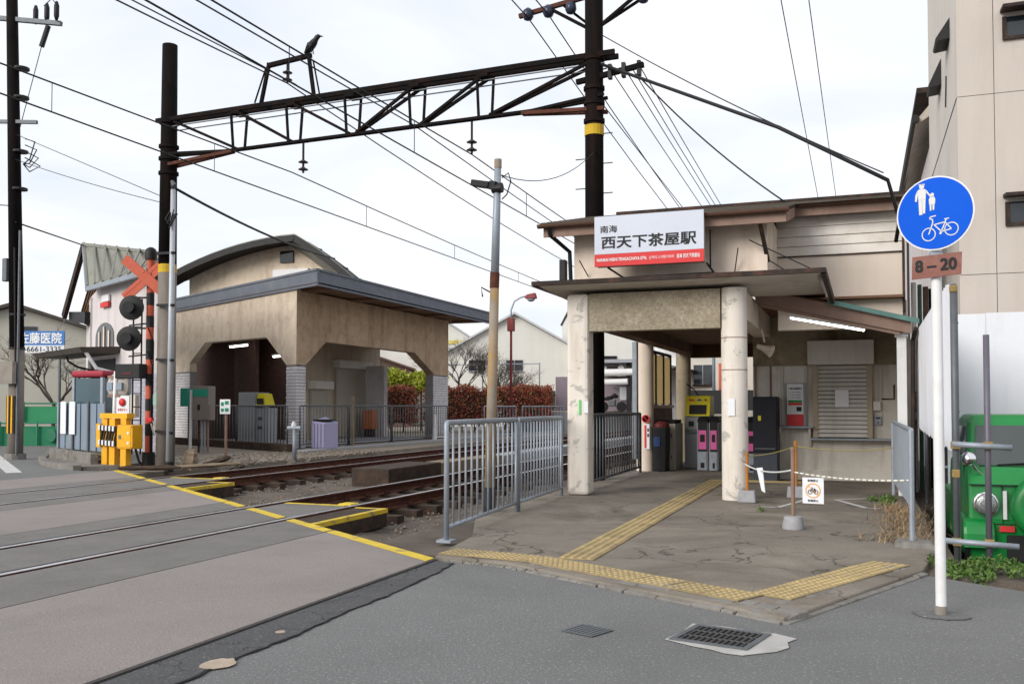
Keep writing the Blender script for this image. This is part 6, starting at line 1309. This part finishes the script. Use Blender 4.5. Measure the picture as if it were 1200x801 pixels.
# clinic house and its sign
ch_ = thing('clinic_house', (-31,30,0), 'cream gabled clinic house behind the blue sign board', 'house')
def gabled(t, c, w, d, ze, zr_, ang, wm, rm, ov=.35):
    M_ = Matrix.Translation(c) @ Matrix.Rotation(ang,4,'Z'); 
    MB().prism([(-w/2,0,0),(w/2,0,0),(w/2,0,ze),(0,0,zr_),(-w/2,0,ze)], (0,d,0)).xf(M_).build('wall', wm, t)
    k = (zr_-ze)/(w/2)
    for s in (-1,1): MB().hexa([(0,-ov,zr_+.02),(s*(w/2+ov),-ov,ze-ov*k+.02),(s*(w/2+ov),d+ov,ze-ov*k+.02),(0,d+ov,zr_+.02),(0,-ov,zr_+.16),(s*(w/2+ov),-ov,ze-ov*k+.14),(s*(w/2+ov),d+ov,ze-ov*k+.14),(0,d+ov,zr_+.16)]).xf(M_).build('roof', rm, t)
    return M_
GRW = mat('cream_render',(.46,.44,.38),.9,.06,1,.1)
M_ = gabled(ch_, (-32.2,28.6,0), 7.5, 9, 4.1, 5.3, R(36), GRW, ROOFT)
for (x,z) in ((.6,4.3),(-1.5,2.2)): wdw = MB().box(x-.25,x+.25,-.03,-.005,z-.2,z+.2).xf(M_).build('window', GLASSD, ch_)
cs_ = thing('clinic_sign', (-27,25.1,3.2), 'blue clinic sign with white characters behind the left utility pole', 'sign')
a, c = Vector((-28.0,24.72,0)), Vector((-26.25,25.4,0)); rr_ = (c-a).normalized(); nn_ = Vector((rr_.y,-rr_.x,0)); Lw = (c-a).length
MB().prism([a+Vector((0,0,3.40)),c+Vector((0,0,3.40)),c+Vector((0,0,3.90)),a+Vector((0,0,3.90))], nn_*-.06).build('blue_board', mat('clinic_blue',(.05,.19,.50),.5,.08), cs_)
MB().prism([a+Vector((0,0,3.13)),c+Vector((0,0,3.13)),c+Vector((0,0,3.398)),a+Vector((0,0,3.398))], nn_*-.06).build('white_board', PAPER, cs_)
text('lettering','佐藤医院',a+rr_*.28+Vector((0,0,3.45)),rr_,(0,0,1),Lw-.36,.40,WINK,cs_,depth=.01,bold=.02); text('lettering','06-6661-3335',a+rr_*.2+Vector((0,0,3.17)),rr_,(0,0,1),Lw-.3,.19,INK,cs_,depth=.01)
for t in (.1,.9): p = a.lerp(c,t)-nn_*.1; MB().tube([p,p+Vector((0,0,3.85))],.05,7).build('post', DSTEEL, cs_)

# ================================================================ vegetation
def bare_tree(name, base, h_, label, spread=.5, seed=1, depth=5, lean=(0,0), r0=.09):
    rr = random.Random(seed); t = thing(name, base, label, 'tree', 'bare trees'); tb = MB(); bb_ = MB()
    def grow(p, d, ln_, r, k):
        q = p + d*ln_; mid = p.lerp(q,.5)+Vector((rr.uniform(-1,1),rr.uniform(-1,1),rr.uniform(-1,1)))*ln_*.06
        (tb if k >= depth-1 else bb_).tube([p,mid,q],r,5 if k>1 else 3,r1=r*.62,caps=False)
        if k == 0: return
        for i in range(3 if k > 1 else 4):
            nd = (d + Vector((rr.uniform(-1,1),rr.uniform(-1,1),rr.uniform(-.35,.8)))*spread*1.5).normalized()
            grow(p.lerp(q,rr.uniform(.55,1)), nd, ln_*rr.uniform(.55,.85), r*.6, k-1)
    grow(Vector(base), Vector((lean[0],lean[1],1)).normalized(), h_*.32, r0, depth)
    tb.build('trunk', TREEM, t, smooth=True); bb_.build('crown', TREEM, t)
    return t
bare_tree('bare_tree',(-27.5,26.2,0),4.4,'bare winter tree below the blue clinic sign',.62,3,6)
bare_tree('bare_tree',(-20.6,46.2,0),6.6,'bare branching tree between the hall and the white house',.7,11,7,(.2,0))
bare_tree('bare_tree',(-19.4,46.6,0),6.0,'bare tree leaning right behind the rusty lamp post',.7,5,7,(.5,.1))
bare_tree('bare_tree',(-17.9,46.9,0),4.6,'low bare tree in front of the white house windows',.8,8,6,(.4,0))
bare_tree('bare_tree',(-24.5,46.5,0),5.2,'bare tree seen through the far opening of the hall',.7,15,6)
def leafy(b, c, rad, n, size, rr):
    for i in range(n):
        while True:
            v = Vector((rr.uniform(-1,1),rr.uniform(-1,1),rr.uniform(-1,1)))
            if .25 < v.length < 1: break
        k = rr.uniform(.75,1.12); p = Vector(c) + Vector((v.x*rad[0],v.y*rad[1],v.z*rad[2]))*k
        a = Vector((rr.uniform(-1,1),rr.uniform(-1,1),rr.uniform(-.6,1))).normalized(); e = a.orthogonal().normalized(); s = size*rr.uniform(.6,1.3)
        e = (e*math.cos(i)+a.cross(e)*math.sin(i)); f_ = a.cross(e)
        b.add([p-e*s, p+f_*s*.45, p+e*s, p-f_*s*.45], [(0,1,2,3)])
def boxleaf(b, c, rad, n, size, rr):
    for i in range(n):
        v = [rr.uniform(-1,1) for _ in range(3)]; k = rr.randrange(3)
        if rr.random() < .7: v[k] = math.copysign(rr.uniform(.8,1.08), v[k])
        p = Vector(c) + Vector((v[0]*rad[0],v[1]*rad[1],v[2]*rad[2] + .10*math.sin(v[0]*9+c[0]) + .07*math.sin(v[0]*23) + rr.uniform(-.06,.1)))
        a = Vector((rr.uniform(-1,1),rr.uniform(-1,1),rr.uniform(-.4,1))).normalized(); e = a.orthogonal().normalized(); s = size*rr.uniform(.6,1.3)
        e = (e*math.cos(i)+a.cross(e)*math.sin(i)); f_ = a.cross(e)
        b.add([p-e*s, p+f_*s*.5, p+e*s, p-f_*s*.5], [(0,1,2,3)])
def leafmat(name, c1, c2, c3):
    if name in MATS: return MATS[name]
    m = bpy.data.materials.new(name); m.use_nodes = True; n = m.node_tree.nodes; l = m.node_tree.links; bs_ = n['Principled BSDF']
    g_ = n.new('ShaderNodeNewGeometry'); ra = n.new('ShaderNodeValToRGB'); l.new(g_.outputs['Random Per Island'], ra.inputs[0])
    ra.color_ramp.elements[0].color = c1+(1,); ra.color_ramp.elements[1].color = c3+(1,); e = ra.color_ramp.elements.new(.5); e.color = c2+(1,)
    nz = n.new('ShaderNodeTexNoise'); nz.inputs['Scale'].default_value = 3; l.new(g_.outputs['Position'], nz.inputs['Vector'])
    mm = n.new('ShaderNodeMixRGB'); mm.blend_type = 'MULTIPLY'; mm.inputs[0].default_value = .4; l.new(ra.outputs[0], mm.inputs[1]); l.new(nz.outputs['Fac'], mm.inputs[2])
    l.new(mm.outputs[0], bs_.inputs['Base Color']); bs_.inputs['Roughness'].default_value = .6; MATS[name] = m; return m
LRED = leafmat('photinia_leaf',(.34,.05,.035),(.46,.10,.06),(.14,.16,.03))
LYEL = leafmat('yellow_green_leaf',(.40,.46,.02),(.55,.58,.04),(.22,.32,.03))
LGRN = leafmat('weed_leaf',(.07,.16,.02),(.12,.22,.03),(.04,.09,.015))
LDRY = leafmat('dry_grass',(.42,.27,.13),(.50,.33,.17),(.30,.19,.09))
rr = random.Random(4)
for i,(x,y,w,lab) in enumerate(((-22.4,41.4,1.9,'clipped red-leaved hedge seen through the far opening of the hall'),(-18.6,42.9,1.9,'clipped red-leaved hedge left of the rusty lamp post'),(-15.4,43.4,1.2,'clipped red-leaved hedge right of the rusty lamp post'))):
    t = thing('hedge', (x,y,0), lab, 'hedge', 'red hedges along the far platform'); b = MB(); boxleaf(b,(x,y,1.3),(w,.45,.78),8000,.06,rr); [leafy(b,(x+rr.uniform(-w,w),y+rr.uniform(-.3,.3),2.02+rr.uniform(-.05,.2)),(.28,.28,.2),90,.06,rr) for _ in range(16)]; stuff(b.build('foliage', LRED, t)); MB().box(x-w*.92,x+w*.92,y-.36,y+.36,.45,1.98).build('dark_core', mat('hedge_core_dark',(.05,.022,.015),.95,.4,8,.5), t)  # solid dark box added inside each hedge; its inner shade is put into the colour
    for k in range(5): MB().tube([(x-w*.7+k*w*.35,y,0),(x-w*.7+k*w*.35,y,1.2)],.03,5).build('stem', TREEM, t)
for (x,y,z,ra,lab) in ((-22.9,42.9,2.55,(1.3,.8,.9),'yellow-green shrub with tallest rounded crown beyond the hall'),(-21.1,43.4,2.4,(1.4,.8,.75),'lower yellow-green shrub next to the brick end pier of the hall')):
    t = thing('shrub', (x,y,0), lab, 'shrub', 'yellow-green shrubs'); b = MB(); 
    for k in range(7): leafy(b,(x+rr.uniform(-.7,.7)*ra[0],y+rr.uniform(-.3,.3),z+rr.uniform(-.5,.5)*ra[2]),(ra[0]*.5,ra[1]*.5,ra[2]*.5),520,.09,rr)
    b.build('crown', LYEL, t); MB().tube([(x,y,0),(x,y,z)],.05,6).build('stem', TREEM, t)
# weeds at the car park edge, dry grass at the barrier foot
t = thing('weed_clump', (.95,8.0,-.1), 'green weeds growing at the foot of the scaffold tubes', 'weeds'); b = MB()
for k in range(34): x = rr.uniform(.55,2.1); leafy(b,(x,rr.uniform(7.6,8.2)-.25*(x-.5),rr.uniform(.0,.04+.05*(x-.5))),(.11,.11,.07),110,.02,rr)
stuff(b.build('foliage', LGRN, t))
t = thing('weed_clump', (.55,8.2,0), 'small green weeds beside the concrete foot slab', 'weeds'); b = MB()
for k in range(5): leafy(b,(rr.uniform(.48,.62),rr.uniform(7.75,8.1),.04),(.06,.06,.05),60,.018,rr)
stuff(b.build('foliage', LGRN, t))
struct(MB().hexa([(.45,7.6,-.4),(4,6.9,-.4),(4,9.2,-.45),(.6,9.2,-.45),(.45,7.62,.0),(4,6.95,.0),(4,8.5,-.1),(.62,8.7,-.02)]).build('verge', DIRT))
t = thing('dry_grass_clump', (.4,10,0), 'dry straw-coloured grass around the foot of the steel barrier', 'grass'); b = MB()
for k in range(900):
    y = rr.uniform(9.0,12.4); x = .45+rr.gauss(-.06,.13)*(1.25-.1*(y-9)); a = rr.uniform(0,6.28); ln_ = rr.uniform(.08,.22); el = rr.uniform(.05,.8)
    p = Vector((x,y,.03)); q = p+Vector((math.cos(a)*math.cos(el),math.sin(a)*math.cos(el),math.sin(el)))*ln_; n_ = Vector((-math.sin(a),math.cos(a),0))*.005
    b.add([p-n_,p+n_,q],[(0,1,2)])
stuff(b.build('blades', LDRY, t))
t = thing('weed_clump', (.2,12.7,0), 'small dark weed patch where the barrier meets the concrete', 'weeds'); b = MB()
for k in range(5): leafy(b,(rr.uniform(.1,.36),rr.uniform(12.0,13.2),.06),(.08,.1,.06),70,.022,rr)
stuff(b.build('foliage', LGRN, t))
t = thing('weed_clump', (-1.15,11.4,0), 'tiny weed tuft growing from the concrete below the hanging notice', 'weeds'); b = MB(); leafy(b,(-1.1,11.2,.06),(.05,.05,.04),60,.014,rr); stuff(b.build('foliage', LGRN, t))

# ================================================================ background beyond the station
wd = thing('white_house', (-20,54,0), 'white gabled house with two small windows behind the bare trees', 'house')
M_ = gabled(wd, (-20.0,54.2,0), 8.2, 9, 4.6, 6.9, R(20), mat('white_render',(.66,.65,.60),.85,.04,1,.1,streak=((.5,.48,.42),.3,1)), mat('pale_metal_roof',(.50,.51,.53),.5,.08,2,.05))
for x in (-2.3,.0): wdw = MB().box(x-.5,x+.5,-.05,-.005,3.45,4.1).xf(M_).build('window', GLASSD, wd); MB().box(x-.55,x+.55,-.12,-.052,3.37,3.445).xf(M_).build('sill', GREYM, wdw); MB().box(x-.03,x+.03,-.08,-.052,3.45,4.1).xf(M_).build('mullion', GREYM, wdw)
MB().box(3.3,8.5,-1.0,8,0,6.9).xf(M_).build('annex_wall', mat('white_render',(.66,.65,.60)), wd); MB().box(3.28,3.55,-1.1,-1.005,.4,5.8).xf(M_).build('rust_stack', RUST, wd)
an = MB().box(4.6,6.2,-1.06,-1.005,.1,4.3).xf(M_).build('door', BLACKM, wd); MB().box(4.5,5.3,-1.1,-1.061,.6,3.9).xf(M_).build('door_leaf', WHITEP, an)
MB().box(3.2,8.6,-1.08,8.0,6.9,7.0).xf(M_).build('parapet_cap', DARKTRIM, wd)
bh = thing('pale_house', (-28,58,0), 'pale house with dark square vent behind the hall roof end', 'house')
M_ = gabled(bh, (-28.3,57.5,0), 7, 8, 6.0, 8.3, R(24), mat('white_render',(.66,.65,.60)), mat('pale_metal_roof',(.5,.51,.53))); MB().box(.8,1.9,-.05,-.005,6.1,7.1).xf(M_).build('window', GLASSD, bh); MB().box(-3.4,3.4,-.08,-.005,5.5,5.75).xf(M_).build('yellow_band', mat('pale_yellow',(.6,.5,.15),.7,.1), bh)
br = thing('brown_shed', (-30,52,0), 'long brown tiled-roof building seen through the hall opening', 'building')
gabled(br, (-32,50.5,0), 12, 6, 3.6, 5.6, R(28), mat('brown_shed_wall',(.16,.10,.08),.9,.2,1,.2), mat('brown_tile_roof',(.13,.075,.06),.85,.25,3,.3))
rl = thing('red_lamp_post', (-14.0,37.45,0), 'dark red swan-neck street lamp on the far platform', 'lamp post')
RP = mat('dull_red_paint',(.20,.035,.03),.6,.15,5,.1)
MB().tube([(-13.95,37.4,0),(-13.95,37.4,5.0)],.075,8,r1=.05).build('shaft', RP, rl, smooth=True)
MB().tube([(-13.95,37.4,4.5),(-13.95,37.4,5.35),(-13.8,37.4,5.72),(-13.5,37.4,5.88),(-13.25,37.4,5.92)],.035,7).build('swan_neck', STEEL, rl, smooth=True)
MB().hexa([(-13.3,37.25,5.80),(-12.8,37.25,5.80),(-12.8,37.55,5.80),(-13.3,37.55,5.80),(-13.25,37.3,5.98),(-12.85,37.3,6.05),(-12.85,37.5,6.05),(-13.25,37.5,5.98)]).build('lantern', RP, rl, bevel=.04); MB().lathe([(.18,5.80),(.15,5.72),(.05,5.68)],(-13.05,37.4,0),12).build('diffuser', STEEL, rl); MB().box(-14.08,-13.82,37.27,37.53,4.45,5.0).build('terminal_box', RP, rl)
# platform palings and mesh fence
pf_ = thing('paling_fence', (-15,46,0.9), 'old dark concrete paling fence along the far platform edge', 'fence')
f0 = None
for i in range(34):
    x = -16.3; y = 44.6+i*.55
    if f0 is None: f0 = MB().box(x-.06,x+.06,y-.09,y+.09,.93,2.2).build('paling', mat('old_paling',(.12,.10,.085),.9,.25,4,.3), pf_)
    else: inst(f0,'paling',pf_,(rnd.uniform(-.03,.03),i*.55,rnd.uniform(-.1,.06)))
for z in (1.2,1.9): MB().box(-16.26,-16.22,44.4,63,z-.05,z+.05).build('rail', MATS['old_paling'], pf_)
mf = thing('ball_net_frame', (-19,47.5,0), 'tall thin steel net frame in front of the white house', 'frame')
for x in (-22.5,-19.5,-16.2): MB().tube([(x,47.8,0),(x,47.8,3.6)],.04,6).build('post', STEEL, mf)
for z in (3.55,2.2): MB().tube([(-22.5,47.8,z),(-16.2,47.8,z)],.03,6).build('rail', STEEL, mf)
pipe_fence('far_fence',(-13.6,33.5,0),(-13.4,36.5,0),.0,1.25,9,'pale low fence beyond the rusty lamp post, nearer the hall',STEEL,'low fences on the far side'); pipe_fence('far_fence',(-13.3,37.0,0),(-12.9,41.5,0),.0,1.25,12,'pale low fence at the foot of the far platform',STEEL,'low fences on the far side')
# station-side platform: canopy, benches beyond the passage
pc = thing('platform_shelter', (-6,42,.9), 'dark steel platform shelter seen between the front columns', 'shelter')
MB().box(-13.6,-10.2,46,64,3.45,3.62).build('roof', mat('shelter_roof',(.30,.31,.34),.6,.1), pc)
for k in range(3): MB().tube([(-13.2+.9*k,46.5,3.2),(-13.2+.9*k,63,3.2)],.16,10).build('duct', WHITEP, pc)
MB().tube([(-13.6,46.2,2.95),(-10.4,46.2,2.98)],.18,10).build('sign_box', WHITEP, pc); MB().tube([(-13.6,46.3,2.45),(-11.0,46.3,2.5)],.16,10).build('sign_box', WHITEP, pc)
for x in (-11.0,-13.4): MB().box(x-.1,x+.1,46.4,46.6,1.0,3.45).build('post', BLACKM, pc)
MB().box(-16.0,-10.2,50,50.1,1.0,2.9).build('screen', mat('mauve_screen',(.22,.18,.21),.7,.08), pc)
MB().box(-12.3,-11.7,49.9,49.98,1.6,2.3).build('poster', PAPER, pc)
mo = thing('parked_motorbike', (-12,44.5,0.9), 'dark parked motorbike silhouette on the far platform ramp', 'motorbike')
MB().tube([(-12.5,47,1.62),(-12.2,47,1.66),(-12.0,47,1.70)],[.05,.11,.09],8).build('seat', RUBBER, mo, smooth=True)
MB().tube([(-12.05,47,1.72),(-11.85,47,1.80),(-11.68,47,1.74)],[.08,.13,.06],8).build('tank', BLACKM, mo, smooth=True)
MB().box(-12.15,-11.8,46.88,47.12,1.25,1.6).build('engine', DSTEEL, mo, bevel=.05)
for x in (-12.45,-11.5): MB().lathe([(.2,-.05),(.26,-.04),(.26,.04),(.2,.05)],(x,47,1.24),14,'y').build('wheel', RUBBER, mo)
MB().tube([(-11.55,47,1.3),(-11.65,47,2.1),(-11.9,47,2.2)],.03,6).build('fork', STEEL, mo)
# apartment block and small things visible through the passage
ap = thing('apartment_block', (-7,56,0), 'pale apartment block with dark windows seen through the passage', 'building')
AM = mat('apartment_render',(.58,.55,.49),.85,.05,.8,.1)
MB().box(-10.2,-4.0,56,64,0,9).build('wall', AM, ap)
for z in (2.55,4.6,6.5):
    for x in (-8.75,-6.9): w = MB().box(x-.55,x+.55,55.9,55.995,z,z+1.15).build('window', GLASSD, ap); MB().box(x-.6,x+.6,55.8,55.895,z-.12,z-.01).build('sill', DARKTRIM, w); MB().box(x-.02,x+.02,55.85,55.895,z,z+1.15).build('mullion', STEEL, w)
for z in (3.55,5.35): MB().hexa([(-11.5,54.6,z),(-9.2,54.6,z-.25),(-9.2,56,z-.25),(-11.5,56,z),(-11.5,54.6,z+.15),(-9.2,54.6,z-.15),(-9.2,56,z-.15),(-11.5,56,z+.15)]).build('awning', DARKTRIM, ap)
MB().box(-11.5,-10.21,56.2,64,0,8).build('white_wing', WHITEP, ap)
for (x,m,lab) in ((-7.55,GREYBLUE,'blue-grey pole rising in front of the apartment block'),(-7.2,ORANGE,'orange pole beside the blue-grey pole beyond the passage')): tag(MB().tube([(x,52,.9),(x,52,7 if m is GREYBLUE else 3.6)],.09,8).build('steel_pole', m, smooth=True), lab, 'pole')
tb_ = tag(MB().box(-8.0,-4.0,44,44.1,.9,2.0).build('low_barrier', BLACKM), 'low dark barrier across the end of the station passage', 'barrier')
oh = thing('orange_brick_house', (-3.4,50,0), 'orange-brown brick house glimpsed right of the round column', 'house')
MB().box(-4.4,-1.6,48,56,0,4.6).build('wall', mat('orange_brick',(.42,.22,.09),.85,.15,3,.3), oh); MB().box(-4.5,-1.5,47.8,56,4.6,6).build('upper_wall', WHITEP, oh); MB().box(-3.6,-2.9,47.72,47.79,4.9,5.5).build('window', GLASSD, oh)
t = thing('shrub', (-3.6,46,0), 'small green bush behind the black cabinet', 'shrub'); b = MB(); leafy(b,(-3.9,44,2.0),(.6,.5,.9),900,.09,rr); b.build('crown', LGRN, t); MB().tube([(-3.9,44,.8),(-3.9,44,1.8)],.05,5).build('stem', TREEM, t)
# stepped white blind wall glimpsed behind the gates
tag(MB().box(-3.2,-1.0,24.2,24.3,.0,1.15).build('platform_steps_wall', GREYW), 'low pale wall at the end of the passage behind the ticket gates', 'wall')
# far skyline houses so the horizon is closed
sk = [(-48,62,9,8,5,7,R(30)),(-40,70,10,8,5.4,7.4,R(20)),(-10,95,9,9,4.6,6.6,R(10)),(-18,100,9,8,5,7,R(15)),(-27,92,9,8,4.5,6.4,R(22)),(6,60,8,10,5,7,R(0)),(-55,48,8,9,4.6,6.6,R(45)),(-62,34,9,9,4.6,6.4,R(60))]
nmz = ['far grey-roofed house behind the clinic','far house between the clinic and the hall','distant house at the end of the tracks','distant house left of the track end','distant house behind the white gabled house','house hidden behind the beige building','house at the left edge beyond the green fence','furthest left house down the road']
for (x,y,w,d,ze,zr_,a),lab in zip(sk,nmz):
    t = thing('distant_house', (x,y,0), lab, 'house', 'distant houses'); M_ = gabled(t,(x,y,0),w,d,ze,zr_,a,GRW,ROOFT)
    for k in (-1,1): MB().box(k*w*.25-.6,k*w*.25+.6,-.05,-.005,2.4,3.4).xf(M_).build('window', GLASSD, t)
